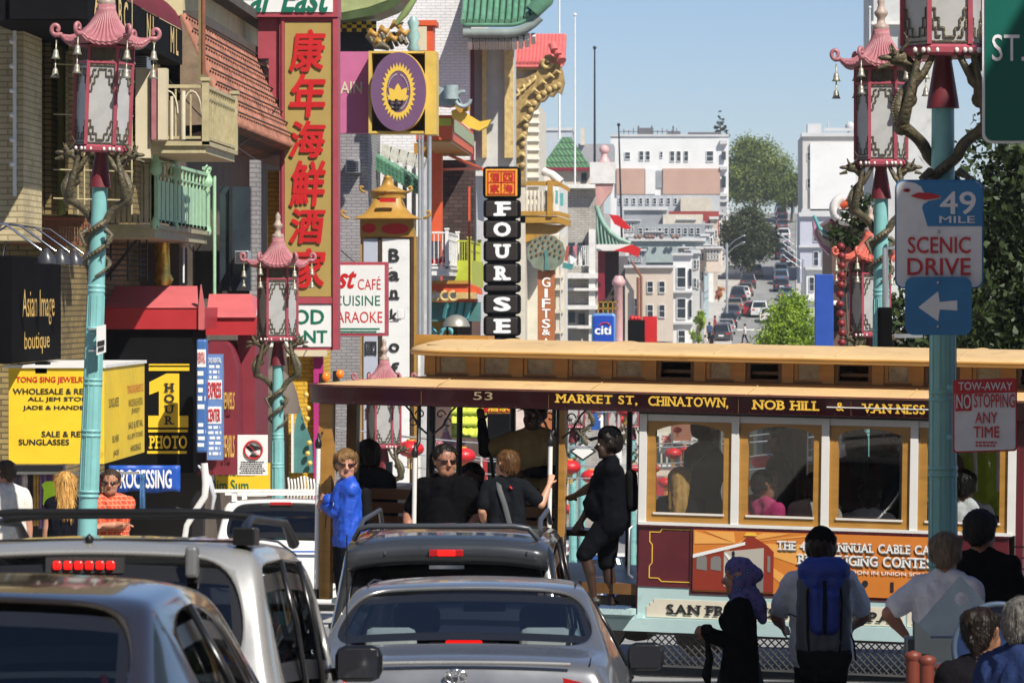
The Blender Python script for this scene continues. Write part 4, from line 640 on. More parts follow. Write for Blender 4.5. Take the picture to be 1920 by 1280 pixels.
t=thing('notice_sign','white notice with a red no symbol among the poles beyond the car','sign',P(1148,870,104)); G().pbox(1130,818,1166,868,104,.03).build('plate',M_swhite,t); c=P(1148,836,103.97); g=G(); g.tube([(c[0]+.17*math.cos(a),103.96,c[2]+.17*math.sin(a)) for a in np.linspace(0,6.283,24)],.02,5,cap=False); g.bar((c[0]-.11,103.95,c[2]+.11),(c[0]+.11,103.95,c[2]-.11),.035,.01); g.build('no_symbol',M_lred,t); label_lines((1133,852,1163,866),104,M_ink,t,4,8)
# ------------------------------------------------ more fronts lower down, seen through the car
rng=random.Random(11)
sc=['#b9b2a4','#a8a09a','#c7bda9','#8f8a88','#b8a79c','#cfc8bc']
for k,(px,py0,px1,Y,m_,nm) in enumerate([(880,640,980,128,M_gbrick,'grey brick'),(975,640,1060,152,M_wstone,'white stone'),(1055,640,1130,195,M_stone,'pale stone')]):
    pass
for k,(x,y0,x1,y1,Y,c,nm) in enumerate([(800,760,880,1000,116,'#8d8780','grey'),(880,752,990,1000,128,'#c4b4ac','pale rose'),(905,750,965,775,109,'#c98a1a','amber'),(820,870,860,900,108,'#d7a51a','yellow'),(905,838,940,905,116,'#a3202a','crimson'),(1108,772,1150,806,150,'#1c4f9c','blue'),(1035,860,1060,900,140,'#7a6a5a','brown'),(1150,800,1200,840,180,'#c9c4bc','white')]):
    t=thing('shop_sign' if (y1-y0)<80 else 'shop','%s %s seen through the open car end, %s'%(nm,'shop sign' if (y1-y0)<80 else 'shop front',['beside the lanterns','behind the raised arm','above the driver','low by the lantern','by the boy','with a white arrow','under the lanterns','by the side window'][k]),'sign' if (y1-y0)<80 else 'shop',P((x+x1)/2,y1,Y)); m_=mat('shop paint '+c,c,.6,var=.2,scale=1.5); G().pbox(x,y0,x1,y1,Y,.4).build('board',m_,t,bevel=.01)
    if nm=='blue': g=G(); g.pprism([(1129,776),(1136,788),(1132,788),(1132,802),(1126,802),(1126,788),(1122,788)],Y-.02,.02); g.build('arrow',M_lwhite,t)
    elif nm=='crimson': text('A',(913,846,936,900),Y,M_lwhite,t,bold=.03)
    elif nm=='amber': g=G(); g.pbox(908,753,962,772,Y-.02,.02); g.build('face',M_sred,t); text('酒家',(914,754,956,771),Y-.04,M_lyel,t)
    elif nm=='yellow': text('H',(826,874,838,896),Y,M_sgreen,t,bold=.02); text('D',(842,874,856,896),Y,M_sgreen,t,bold=.02)
    elif y1-y0<80: label_lines((x+3,y0+3,x1-3,y1-3),Y,M_ink if nm=='white' else M_lwhite,t,4,k)
# ================================================================ far roofs, the hill street and what stands on it
M_pwhite=mat('white far paint',(.66,.66,.65),.75,var=.06,scale=.3,stain=('#9a978f',.3,.4))
M_rose=mat('rose beige wall',(.44,.28,.22),.8,var=.08,scale=.4)
M_grey=mat('blue grey roof felt',(.26,.28,.3),.8,var=.18,scale=.4)
M_lgrey=mat('light grey wall',(.5,.5,.5),.8,var=.1,scale=.4)
M_bstuc=mat('warm stucco',(.5,.42,.34),.8,var=.08,scale=.5)
def yground(py,lo=372,hi=600):
    for _ in range(40):
        m=(lo+hi)/2
        if VY-gz(m)*FP/m>py: lo=m
        else: hi=m
    return (lo+hi)/2
def block(name,label,x0,y0,x1,y1,Y,dp,m,wins=(),trim=None,roof=None,extra=None):
    t=thing(name,label,'building',P((x0+x1)/2,y1,Y)); G().pbox(x0,y0,x1,y1,Y,dp).build('wall',m,t)
    for w in wins:
        o=G().pbox(*w,Y-.03,.1).build('window',M_pane,t); a,b,c,d=w; g=G(); q=max(.8,(c-a)*.1); g.pbox(a-q,b-q,c+q,b,Y-.12,.2); g.pbox(a-q,d,c+q,d+q*1.3,Y-.15,.25); g.pbox(a-q,b,a,d,Y-.12,.2); g.pbox(c,b,c+q,d,Y-.12,.2); g.pbox(a,(b+d)/2-q*.4,c,(b+d)/2+q*.4,Y-.07,.05); g.build('frame',M_pwhite,o)
    if trim: g=G(); [g.pbox(x0-2,a,x1+2,b,Y-.4,dp*.2) for a,b in trim]; g.build('cornice',M_lgrey,t)
    if roof: G().pbox(x0-1,y0-roof,x1+1,y0,Y-.2,dp).build('parapet',M_lgrey,t)
    return t
t=block('apartment_block','long white apartment block with small windows on the hill top',1145,256,1366,480,520,20,M_pwhite,[(1172,286,1181,298),(1199,284,1206,300),(1211,284,1218,300),(1238,285,1242,295),(1257,284,1264,302),(1269,284,1276,302),(1283,284,1290,302),(1325,284,1337,302)],roof=4)
g=G(); g.pbox(1156,316,1209,364,519.6,.5); g.pbox(1243,316,1350,364,519.6,.5); g.build('rose_band',M_rose,t); G().pbox(1210,316,1229,364,519.6,.4).build('white_strip',M_pwhite,t); G().pbox(1230,320,1242,352,519.8,.3).build('shaft',M_grey,t)
g=G(); [g.pbox(1350,a,1364,b,519.3,2) for a,b in ((262,270),(312,318),(362,368))]; g.build('bay_cornice',M_lgrey,t); [G().pbox(1353,a,1361,b,519.5,.2).build('window',M_pane,t) for a,b in ((284,300),(330,352),(375,395))]
g=G(); [g.pbox(1160+k*9,240+(k%3)*2,1161.5+k*9,256,521,.2) for k in range(13)]; g.pbox(1160,246,1276,247.5,521,.2); g.pbox(1195,240,1225,256,523,3); g.pbox(1252,247,1276,256,522,3); g.pbox(1290,248,1352,251,522,6); [g.tube([P(x,236,522),P(x,256,522)],.12,5) for x in (1222,1197,1262)]; g.build('roof_clutter',mat('dark roof clutter',(.12,.12,.13),.7,var=.2),t)
block('hill_house','grey chimneyed house beyond the green pyramid roof',1084,270,1150,330,500,12,mat('mid grey wall',(.3,.3,.31),.8,var=.1)); G().pbox(1088,240,1096,272,499,1).build('chimney',M_stone,label='pale chimney stack on the skyline beside the flagpoles',cat='chimney')
block('grey_tower_house','pale blue grey flat roofed house on the skyline behind the flagpoles',1018,245,1072,320,540,12,mat('pale blue grey',(.42,.46,.5),.8,var=.08),roof=5)
block('shed_roofs','blue grey low house under the apartment block with pipes on its roof',1156,366,1350,420,470,15,mat('pale slate wall',(.4,.42,.45),.8,var=.1),[(1160+13*q,372,1165+13*q,382) for q in range(9)]); block('cream_penthouse','cream rooftop house beside the blue grey wall',1276,370,1334,396,465,6,M_stone)
block('red_roof_house','low house with a dark red roof edge',1254,396,1348,440,452,8,mat('brick red roof edge',(.28,.04,.03),.7,var=.15)); block('flat_roof_house','grey flat roofed house in front of the red edged house',1170,392,1250,445,440,8,M_grey,trim=[(388,394)]); block('pale_roof_house','pale cream flat house with a parapet',1243,402,1318,430,438,6,M_stone)
block('slate_house','long slate grey roofed house with roof vents',1190,420,1322,462,410,10,M_grey,[(1198+12*q,428,1204+12*q,438) for q in range(10)]); block('parapet_house','grey green parapet house with rooftop pots and a rusty gutter',1180,446,1322,492,380,10,mat('grey green parapet',(.3,.36,.35),.8,var=.15),trim=[(446,452)])
g=G(); [g.ball(P(x,444,379),.22) for x in (1192,1199,1212,1218,1224,1240,1262,1270)]; g.build('roof_pots',mat('terracotta blue pot',(.2,.12,.1),.7,var=.6,scale=.8),label='cluttered pots along the grey green parapet',cat='pots',kind='stuff')
t=block('stucco_house','warm beige stucco house with rust coloured pipes',1172,498,1262,640,330,12,M_bstuc,[(1190,560,1198,592),(1214,528,1224,548),(1236,528,1246,548),(1214,572,1224,594),(1236,572,1246,594),(1214,612,1224,632)],trim=[(497,502)]); g=G(); [g.tube([P(x,520,329),P(x,620,329)],.12,6) for x in (1196,1202)]; g.tube([P(1184,490,329),P(1203,520,329)],.12,6); g.build('pipe',M_rust,t); block('dark_shed','dark low shed beside the stucco house',1155,480,1176,640,335,6,mat('dark shed',(.1,.09,.09),.8,var=.2))
t=block('bay_window_house','white bay window house with tall sash windows',1262,474,1298,650,345,8,M_pwhite,[(1270,502,1285,538),(1270,560,1285,596),(1272,620,1284,642)],trim=[(474,479),(545,549),(604,608)]); [G().pbox(1292,a,1297,b,344.8,.3).build('window',M_pane,t) for a,b in ((504,536),(562,594))]
cols=['#b7b7b2','#c9b7ad','#9fb0b6','#d8d6d0','#b2a79b','#cfcac0','#a9a9ad']
lab=['pale grey','rose grey','blue grey','off white','brown grey','cream grey','cool grey']
for k in range(7):
    x=1298+k*8.5; Y=355+k*22; block('row_house',lab[k]+' narrow row house along the hill street',x,470-k*16+ (k%2)*8,x+14,648-k*22,Y,14,mat('row '+cols[k],cols[k],.75,var=.1),[(x+3,488-k*14,x+7,504-k*14),(x+3,522-k*14,x+7,538-k*14),(x+9,488-k*14,x+12,502-k*14),(x+9,524-k*14,x+12,540-k*14)],trim=[(470-k*16+(k%2)*8,475-k*16+(k%2)*8)])
t=block('corner_tower','tall pale grey apartment tower with dark trim at the right of the hill street',1505,252,1620,420,450,18,mat('pale putty wall',(.52,.5,.47),.8,var=.08,scale=.3,stain=('#7d7870',.4,.3)),[(1514,286,1522,300),(1514,335,1522,352),(1546,292,1555,302)],trim=[(249,256),(392,398)]); g=G(); g.pbox(1514,232,1540,250,451,3); g.pbox(1545,240,1600,246,451,.3); [g.tube([P(x,228,452),P(x,250,452)],.1,5) for x in (1553,1590)]; g.ball(P(1594,238,452),.6); g.build('roof_clutter',M_lgrey,t); G().pbox(1519,268,1604,395,449.6,.4).build('white_face',M_pwhite,t)
block('victorian_house','blue grey victorian house below the pale tower',1500,398,1566,530,400,10,mat('pale violet grey',(.42,.43,.5),.8,var=.08),[(1526,430,1534,452),(1542,430,1550,452),(1526,472,1534,498),(1542,472,1550,498)],trim=[(398,406),(460,464)])
block('white_shop_house','white house with cornices at the foot of the hill street',1512,500,1570,650,330,8,M_pwhite,[(1518,520,1526,545)],trim=[(500,506),(560,565)])
t=thing('blue_pylon','plain deep blue upright sign board beyond the car roof','sign',P(1544,660,105)); G().pbox(1528,514,1563,1165,105,.4).build('board',mat('deep blue board',(.012,.06,.32),.5,var=.12),t,bevel=.02)
t=thing('grey_high_rise','pale grey high building corner behind the pagoda lamp finial','building',P(1668,240,260)); G().pbox(1638,-80,1760,1050,260,14).build('wall',mat('streaked grey stone',(.48,.48,.46),.85,var=.15,scale=.5,stain=('#77756f',.5,.6)),t); G().pbox(1690,60,1720,130,259.7,.4).build('window',M_pane,t); g=G(); g.pbox(1634,40,1700,46,259.4,.7); g.build('string_course',M_wstone,t)
rw=random.Random(3); CN={'#c9c6bf':'grey white','#b9b3ab':'buff','#d6d4cf':'white','#a3a7ab':'slate','#c4b4a6':'sandy','#8f9499':'dark grey'}
ORD=['first','second','third','fourth','fifth','sixth','seventh','eighth','ninth','tenth','eleventh','twelfth','thirteenth','fourteenth','fifteenth','sixteenth']
for k,(x,w,y,c,h) in enumerate(sorted((1168+rw.uniform(0,178),rw.uniform(14,34),rw.uniform(402,470),rw.choice(sorted(CN)),rw.uniform(14,30)) for _ in range(16))):
    Y=450-(y-400)*1.3+k*.37
    block('roof_house','%s small flat roofed house on the slope, %s one counted from the black pole'%(CN[c],ORD[k]),x,y,x+w,y+h+20,Y,7,mat('row '+c,c,.75,var=.1),[(x+2+q*6,y+5,x+5+q*6,y+11) for q in range(int(w/6.5))]+[(x+2+q*6,y+15,x+5+q*6,y+21) for q in range(int(w/6.5))],trim=[(y-1,y+1.2)])
    g=G(); g.pbox(x+w*.3,y-5,x+w*.5,y,Y+2,1); g.build('vent',M_grey,label='grey roof vent on the %s small house counted from the black pole'%ORD[k],cat='vent',group='roof vents on the slope')
# ---------------------------------------------------------------- flagpoles, street lights
for k,(x,y0,y1,Y,m,r,l) in enumerate(((1078,30,470,200,M_white,.06,'tall pale flagpole rising beside the grey white brick building'),(1115,92,310,215,M_iron,.07,'tall black flagpole above the green pyramid roof'),(1160,236,450,230,M_iron,.07,'shorter black pole leaning in front of the apartment block'),(1049,-80,260,170,M_white,.05,'white flagpole behind the coral tile roof'),(1631,16,200,240,M_white,.06,'thin white flagpole beside the pagoda lamp'))):
    t=thing('flagpole',l,'flagpole',P(x,y1,Y)); G().tube([P(x,y0,Y),P(x+(6 if k==2 else 0),y1,Y)],[r*.6,r],8).build('pole',m,t); G().ball(P(x,y0-2,Y),r*1.5).build('finial',m,t)
    if k<2: g=G(); [g.tube([P(x,y1-2,Y),P(x+dx,y1+8,Y)],r*.7,5) for dx in (-8,8)]; g.build('stay',m,t)
for k,(x,y0,y1,x2,l) in enumerate(((1363,456,640,1394,'double armed grey street light above the row houses'),(1317,548,650,1310,'plain grey street post among the row houses'),(1504,462,562,1466,'street light on the far side of the hill street, highest arms'),(1506,486,560,1468,'street light on the far side of the hill street, lower arms'))):
    Y=[395,350,430,400][k]; t=thing('street_light',l,'street light',P(x,y1,Y)); G().tube([P(x,y0,Y),P(x,y1,Y)],.12,6).build('post',M_steel,t)
    for dy in ((0,12) if k!=1 else (0,)):
        o=G().tube([P(x,y0+dy+8,Y),P((x+x2)/2,y0+dy-6,Y),P(x2,y0+dy-14 if k==0 else y0+dy-20,Y)],.035,6).build('arm',M_steel,t); G().ball(P(x2,y0+dy-(14 if k==0 else 20),Y),.15,0,8,5,(1.8,1,.4)).build('lamp_head',M_steel,o)
t=thing('yellow_road_sign','yellow diamond road sign at the hill crest','sign',P(1488,395,585)); g=G(); g.pprism([(1488,354),(1494,361),(1488,368),(1482,361)],585,.1); g.build('plate',mat('sign yellow',(.8,.45,.02),.5,var=0),t); G().tube([P(1489,368,585),P(1489,395,585)],.1,5).build('post',M_steel,t); G().pprism([(1487,357),(1489,357),(1489,365),(1487,365)],584.9,.05).build('symbol',M_ink,t)
t=thing('globe_street_lamp','globe topped lamp post at the hill crest','lamp',P(1488,400,575)); G().ball(P(1488,335,575),.35).build('globe',M_milk,t); G().tube([P(1488,338,575),P(1488,400,575)],.12,5).build('post',M_steel,t)
# ---------------------------------------------------------------- cars up the hill
def small_car(name,label,c,kind='sedan',away=True,group='cars along the hill street'):
    t=thing(name,label,'car',(0,0,0),group); L,W,H=4.5,1.78,1.45 if kind=='sedan' else 1.75
    m=mat('car paint '+c,c,.25,metal=.0,var=.05,coat=.6); hb=.92 if kind=='sedan' else 1.02
    if kind=='sedan': pr=[(0,.35),(0,.75),(.08,hb),(.75,hb+.06),(1.35,H-.04),(1.7,H),(2.6,H-.02),(3.35,hb+.05),(4.4,.75),(4.5,.35)]
    else: pr=[(0,.4),(0,.8),(.05,hb),(.3,H-.08),(.6,H),(2.7,H-.02),(3.4,hb+.08),(4.4,.9),(4.5,.4)]
    g=G(); n=len(pr); ring=[]
    for (y,z) in pr:
        up=max(0,(z-hb)/(H-hb)); w=W/2*(1-.24*up); ring.append([(-w,y,.3),(-w,y,max(.3,z-.05)),(-w*.88,y,z),(w*.88,y,z),(w,y,max(.3,z-.05)),(w,y,.3)])
    g.grid(ring,sm=False); g.add(ring[0],[(0,1,2,3,4,5)]); g.add(ring[-1],[(5,4,3,2,1,0)]); g.build('body',m,t,bevel=.03)
    k0,k1=(3,4) if kind=='sedan' else (2,3)
    y0,z0=pr[k0];y1,z1=pr[k1]; w0=W/2*.80; w1=W/2*.62
    f=lambda u,w:(w,y0+(y1-y0)*u-.02,z0+(z1-z0)*u+.012)
    G().add([f(.1,-w0),f(.1,w0),f(.93,w1+.06),f(.93,-w1-.06)],[(0,1,2,3)]).build('rear_window',mat('small car glass',(.015,.018,.02),.06,var=0,spec=.8),t)
    for s in (-1,1):
        G().box(s*.62-.14,s*.62+.14,-.02,.05,hb-.24,hb-.08).build('tail_light',mat('tail light',(.45,.01,.01),.3,var=0),t)
        yb=3.3 if kind=='sedan' else 3.35
        G().add([(s*(W/2*.985),1.0,hb+.05),(s*(W/2*.985),yb-.2,hb+.03),(s*(W/2*.815),2.6,H-.1),(s*(W/2*.815),1.5,H-.1)],[(0,1,2,3)] if s>0 else [(3,2,1,0)]).build('side_window',MATS['small car glass'],t)
        for yy in (.85,3.6): g=G(); v=[(s*(W/2+.01-(0 if q else .2)),yy+.32*math.cos(a),.32+.32*math.sin(a)) for q in (0,1) for a in np.linspace(0,6.2832,14,endpoint=False)]; g.add(v,[tuple(range(14)),tuple(range(27,13,-1))]+[(j,(j+1)%14,(j+1)%14+14,j+14) for j in range(14)]); g.build('wheel',mat('tyre',(.02,.02,.02),.8,var=0),t)
    G().box(-.9,.9,-.04,.1,.32,.55).build('bumper',m,t); G().box(-.25,.25,-.055,-.03,.6,.74).build('plate',M_swhite,t)
    return t
cars={}
def put_car(px,py,c,kind,label,Y=None,rz=0,group='cars along the hill street',name='parked_car'):
    Y=Y or yground(py); key=(c,kind)
    if key not in cars: t=small_car(name,label,c,kind,group=group); cars[key]=t
    else: t=copy_tree(cars[key]); t['label']=label; t['group']=group
    x=P(px,py,Y)[0]; t.location=(x,Y,gz(Y)+.01); t.rotation_euler=(math.atan2(gz(Y+4)-gz(Y),4),0,rz); return t
S='sedan';V='suv'
for px,py,c,kd,l in ((1357,641,'#5d5d5c',V,'dark grey car parked lowest at the kerb of the hill street'),(1366,616,'#20242b',S,'black car parked second from the foot of the hill'),(1373,600,'#3a4048',S,'charcoal car parked third up the west kerb of the hill street'),(1378,586,'#7f776c',S,'grey beige car parked fourth up the west kerb of the hill street'),(1384,570,'#2a3038',V,'dark car parked beside the dark tree trunk'),(1398,556,'#6d645a',S,'brown car parked below the dark tree'),(1403,542,'#33363a',V,'dark car parked under the dark tree'),
  (1409,594,'#8c1a22',S,'red car driving up between the parked rows'),(1424,596,'#c8c8c6',V,'silver car driving beside the red car'),(1441,606,'#d9d9d4',S,'white car with a yellow roof light behind the round tree'),(1465,522,'#d4d4d2',V,'white pickup parked on the east kerb of the hill street'),(1466,548,'#262d38',S,'dark blue car parked below the white pickup'),(1476,565,'#4d6075',S,'blue car parked beside the round tree'),(1467,488,'#30343a',V,'charcoal van parked above the white pickup'),(1469,462,'#85898c',S,'silver car parked midway up the east kerb'),(1469,444,'#8c1a22',S,'red car parked midway up the east kerb'),(1467,432,'#3a4048',S,'charcoal car parked above the red one'),(1467,421,'#20242b',S,'black car parked near the crest'),(1466,410,'#33363a',V,'dark van parked just under the crest'),(1464,402,'#262d38',V,'dark blue van parked at the crest'),(1408,408,'#d9d9d4',V,'white van parked at the crest beneath the big tree'),(1478,500,'#20242b',V,'black van parked under the street light arms'),(1468,476,'#5d5d5c',S,'grey car between the street light arms and the silver car'),(1470,452,'#c8c8c6',V,'silver wagon parked between two dark cars near the crest'),(1465,534,'#4d6075',V,'blue wagon parked just above the dark blue car'),(1417,520,'#8a8d90',S,'grey car driving up past the dark tree'),(1426,470,'#20242b',S,'black car alone in the upper part of the hill street'),(1392,563,'#c8c8c6',S,'silver car parked nose up below the dark tree'),(1352,652,'#33363a',V,'dark wagon at the very foot of the west kerb'),(1362,628,'#8a8d90',S,'grey car squeezed between two dark cars at the foot of the hill')): put_car(px,py,c,kd,l)
for px,Y,c,kd,l in ((1114,108,'#17407f',V,'blue pickup seen past the conductor\'s legs'),(1093,142,'#c9c9c5',V,'white wagon stopped ahead of the blue pickup'),(1100,172,'#7d1019',V,'dark red car further down the dip'),(1186,126,'#d5d5d2',V,'white car parked at the kerb beyond the step'),(1192,150,'#7d1019',S,'red car parked beyond the white one'),(1066,190,'#8a8d90',S,'grey car low in the dip of the street'),(1010,128,'#2c2f33',S,'dark car behind the driver\'s legs'),(940,150,'#77797b',S,'grey car hidden behind the big man')): put_car(px,0,c,kd,l,Y=Y,group='cars in the dip of the street')
# ---------------------------------------------------------------- trees
def tree(name,label,px,py,Y,h,crown,m,trunk_r=.25,leaves=3000,size=.3,seed=1,group=None,base=None,flat=1.,cone=False):
    """crown: list of (dx,dz,r) blobs in metres above the base; leaf faces are scattered through each blob's shell"""
    rnd=np.random.RandomState(seed); b=P(px,py,Y); b=(b[0],b[1],gz(Y)-.1 if base is None else base); t=thing(name,label,'tree',b,group)
    g=G(); g.tube([(b[0],b[1],b[2]),(b[0]+.1,b[1],b[2]+h*.3),(b[0],b[1],b[2]+h*.62)],[trunk_r,trunk_r*.8,trunk_r*.35],8)
    for dx,dz,r in crown[:7]: g.tube([(b[0],b[1],b[2]+h*.3),(b[0]+dx*.5,b[1]+rnd.uniform(-.3,.3)*r,b[2]+dz*.7),(b[0]+dx,b[1],b[2]+dz)],[trunk_r*.5,trunk_r*.3,.02],5)
    g.build('trunk',mat('bark',(.12,.09,.06),.9,var=.3,scale=4),t)
    vol=np.array([c[2]**2 for c in crown]); cnt=(leaves*vol/vol.sum()).astype(int); V=[];F=[]
    for (dx,dz,r),n in zip(crown,cnt):
        sub=[(rnd.normal(0,1,3)) for _ in range(max(5,n//45))]; sub=[s/np.linalg.norm(s)*r*rnd.uniform(.45,1.02) for s in sub]
        for i in range(n):
            s=sub[rnd.randint(len(sub))]; p=s+rnd.normal(0,.17*r,3); c=np.array([b[0]+dx,b[1],b[2]+dz])+p*np.array([1,flat,.92])
            d=rnd.normal(0,1,3)+p/(np.linalg.norm(p)+1e-6)*.8; d/=np.linalg.norm(d); u=np.cross(d,rnd.normal(0,1,3)); u/=np.linalg.norm(u); w=np.cross(d,u); k=size*rnd.uniform(.6,1.3)
            bi=len(V); V+= [c-u*k*.5,c+w*k*.28,c+u*k*.55,c-w*k*.28]; F.append((bi,bi+1,bi+2,bi+3))
    G().add(V,F).build('crown',m,t); return t
M_lf1=leafmat('hill foliage','#4a5c24','#8c9a46',.25); M_lf2=leafmat('dark hill foliage','#2c381a','#525e32',.3); M_lf3=leafmat('bright foliage','#5a7a18','#a8c238',.9); M_lf4=leafmat('deep foliage','#16200f','#3c4f1e',.5)
tree('street_tree','big bushy tree at the crest of the hill street',1415,400,580,13,[(0,9,4),(-2.5,7,3),(2.8,7,3.4),(0,5.5,3.6),(-1,11,2.4),(3.8,5,2.4),(-3,4.6,2.2)],M_lf1,.35,24000,.4,1)
tree('street_tree','smaller tree on the far kerb at the crest of the hill',1484,400,575,8,[(0,5,2.2),(.8,4,1.8),(-.8,3.6,1.6),(.4,6.3,1.3)],M_lf1,.2,8000,.38,2)
tree('street_tree','dark dense tree halfway up the hill street',1403,530,455,9.5,[(0,6,2.9),(-1.4,4.6,2.2),(1.4,4.8,2.3),(0,3.4,2.3),(.3,7.6,1.5),(-1.7,6.3,1.4)],M_lf2,.28,20000,.32,3)
tree('round_tree','round clipped bright green tree rising behind the car roof',1483,660,175,12,[(0,11.4,1.2),(-.6,10.6,1.05),(.65,10.7,1.05),(0,10.0,1.2),(.2,12.2,.75),(-.4,9.3,1.1),(.6,9.4,1.1)],M_lf3,.13,24000,.14,4)
tree('conifer_tree','small dark conifer on the skyline above the white block',1350,262,560,4.4,[(-.6,.6,.7),(.6,.7,.7),(0,1.3,.7),(-.5,1.7,.5),(.5,1.9,.5),(0,2.5,.45),(.3,3.0,.3),(-.2,3.4,.25),(0,4.1,.2)],M_lf4,.09,1300,.28,5,base=P(0,262,560)[2])
tree('low_shrub','shrub with pale leaves beside the bay window house',1308,640,340,4,[(0,2.4,.8),(.2,3.4,.7),(-.2,1.5,.7)],M_lf3,.1,500,.35,6,base=P(0,660,340)[2])
tree('balcony_shrub','green shrub beside the yellow lattice rail',1148,590,182.5,1,[(0,.6,.38),(.2,.9,.3),(-.2,.4,.3)],M_lf1,.04,350,.18,7,base=P(0,592,182)[2])
tree('flower_basket','pink and yellow hanging flowers on a street post',1347,560,352,1.2,[(0,.5,.45),(.1,1.1,.4)],leafmat('flowers','#b03a6a','#e0c030',1.5),.04,200,.3,8,base=P(0,566,352)[2])
# wires of small pedestrians
# ================================================================ pagoda street lamps with dragons
def hexr(a,r,rot=R(5)): 
    k=math.pi/3; q=((a-rot)%k)-k/2; return r*math.cos(k/2)/math.cos(q)
def pagoda_lamp(label,hat=M_lamppink,bells=True):
    t=thing('pagoda_lamp',label,'street lamp',(0,0,0),'pagoda street lamps with dragons')
    g=G(); g.lathe([(.11,-1.2),(.108,.3),(.10,2),(.088,4),(.082,4.7)],n=18)
    for z in (.35,1.35,2.0,2.55,3.1,3.55): 
        for d in (0,.05): g.lathe([(.09,z+d-.02),(.124-.008*z,z+d-.012),(.124-.008*z,z+d+.012),(.085,z+d+.02)],n=18)
    for k in range(10): a=k*math.pi/5; g.bar((.102*math.cos(a),.102*math.sin(a),1.4),(.09*math.cos(a),.09*math.sin(a),3.5),.012)
    g.build('pole',M_turq,t)
    g=G(); g.lathe([(.12,4.66),(.112,4.72),(.066,5.0),(.075,5.03)],n=14); g.build('neck',mat('oxblood lamp neck',(.15,.02,.028),.45,var=.14,scale=5),t)
    g=G(); g.lathe([(.31,5.03),(.325,5.05),(.325,5.09),(.30,5.11)],n=48,f=lambda a,r,z:(hexr(a,r),z),sm=False); g.build('base_plate',M_lampred,t)
    rot=R(5); H0,H1=5.11,6.16; g=G()
    C_=[Vector((.30*math.cos(rot+k*math.pi/3),.30*math.sin(rot+k*math.pi/3),0)) for k in range(6)]
    for k in range(6): g.bar(C_[k]+Vector((0,0,H0)),C_[k]+Vector((0,0,H1)),.034)
    for z in (5.99,H1): 
        for k in range(6): g.bar(C_[k]+Vector((0,0,z)),C_[(k+1)%6]+Vector((0,0,z)),.026)
    g.build('frame',M_lampred,t)
    for k in range(6):
        a,b=C_[k]*.95,C_[(k+1)%6]*.95; g=G(); g.add([(a.x,a.y,H0),(b.x,b.y,H0),(b.x,b.y,5.98),(a.x,a.y,5.98)],[(0,1,2,3)]); o=g.build('pane',M_milk,t)
        g=G(); n=(a+b).normalized()*.012; d=(b-a)
        def q(u,z): v=a+d*u+n; return (v.x,v.y,z)
        for zb_,sg,sc in ((5.12,1,1.),(5.97,-1,1.15)):
            for mir in (0,1):
                for path in (((.03,.25),(.13,.25),(.13,.18),(.23,.18),(.23,.11),(.36,.11),(.36,.045),(.5,.045)),((.03,.17),(.075,.17),(.075,.11),(.16,.11),(.16,.05),(.28,.05)),((.03,.01),(.5,.01))):
                    qq=[q(1-u if mir else u,zb_+sg*v*sc) for u,v in path]
                    for p0,p1 in zip(qq,qq[1:]): g.bar(p0,p1,.011)
        g.build('fretwork',M_bronze,o)
        g=G(); g.add([q(.03,6.0),q(.97,6.0),q(.97,6.15),q(.03,6.15)],[(0,1,2,3)]); [g.bar(q(.1+j*.16,6.02),q(.2+j*.16,6.13),.016) for j in range(5)]; g.build('frieze',M_bronze,t)
    n=168
    def hf(a,r,z):
        k=math.pi/3; q=((a-rot)%k)/k; c=abs(q-.5)*2   # 1 at a corner
        w=min(1,(r/.47)); rr=r*(1-.17*w*w*(1-c*c)); fl=.010*math.cos(a*42)*w; return (rr*1.04+fl,z+.10*w**3*c**3-.012*w+fl*.8)
    pr=[(.075,6.62),(.08,6.56),(.11,6.48),(.16,6.40),(.22,6.325),(.29,6.27),(.36,6.235),(.42,6.215),(.47,6.20)]
    g=G(); g.lathe(pr,n=n,f=hf); o=g.build('roof',hat,t); o.modifiers.new('thick','SOLIDIFY').thickness=.018
    g=G(); [g.lathe([(r,z) for r,z in ((.085,6.6),(.095,6.63),(.09,6.67),(.05,6.69),(.045,6.75),(.075,6.79),(.08,6.82),(.05,6.85),(.035,6.9),(.045,6.94),(.035,6.97),(0,7.02))],n=14)]; g.build('finial',mat('weathered finial',(.36,.27,.22),.5,var=.3,scale=10),t)
    for k in range(6):
        a=rot+k*math.pi/3; u=Vector((math.cos(a),math.sin(a),0)); z=Vector((0,0,1)); c=u*.53+z*6.30
        g=G(); g.tube([u*.46+z*6.275]+[u*(.53+.055*s_*math.sin(b))+z*(6.335-.065*s_*math.cos(b)) for b,s_ in zip(np.linspace(-.4,5.6,16),np.linspace(1,.45,16))],[.03]*3+[.024]*14,7); o=g.build('curl',hat,t)
        if bells:
            for j in range(2):
                zc=6.12-j*.2-.03*(k%2); p=u*.52; g=G(); g.lathe([(.008,.19),(.008,.09),(.022,.085),(.03,.05),(.036,.015),(.052,-.01),(.048,-.012)],(p.x,p.y,zc-.06),10); g.build('bell',M_bell,o)
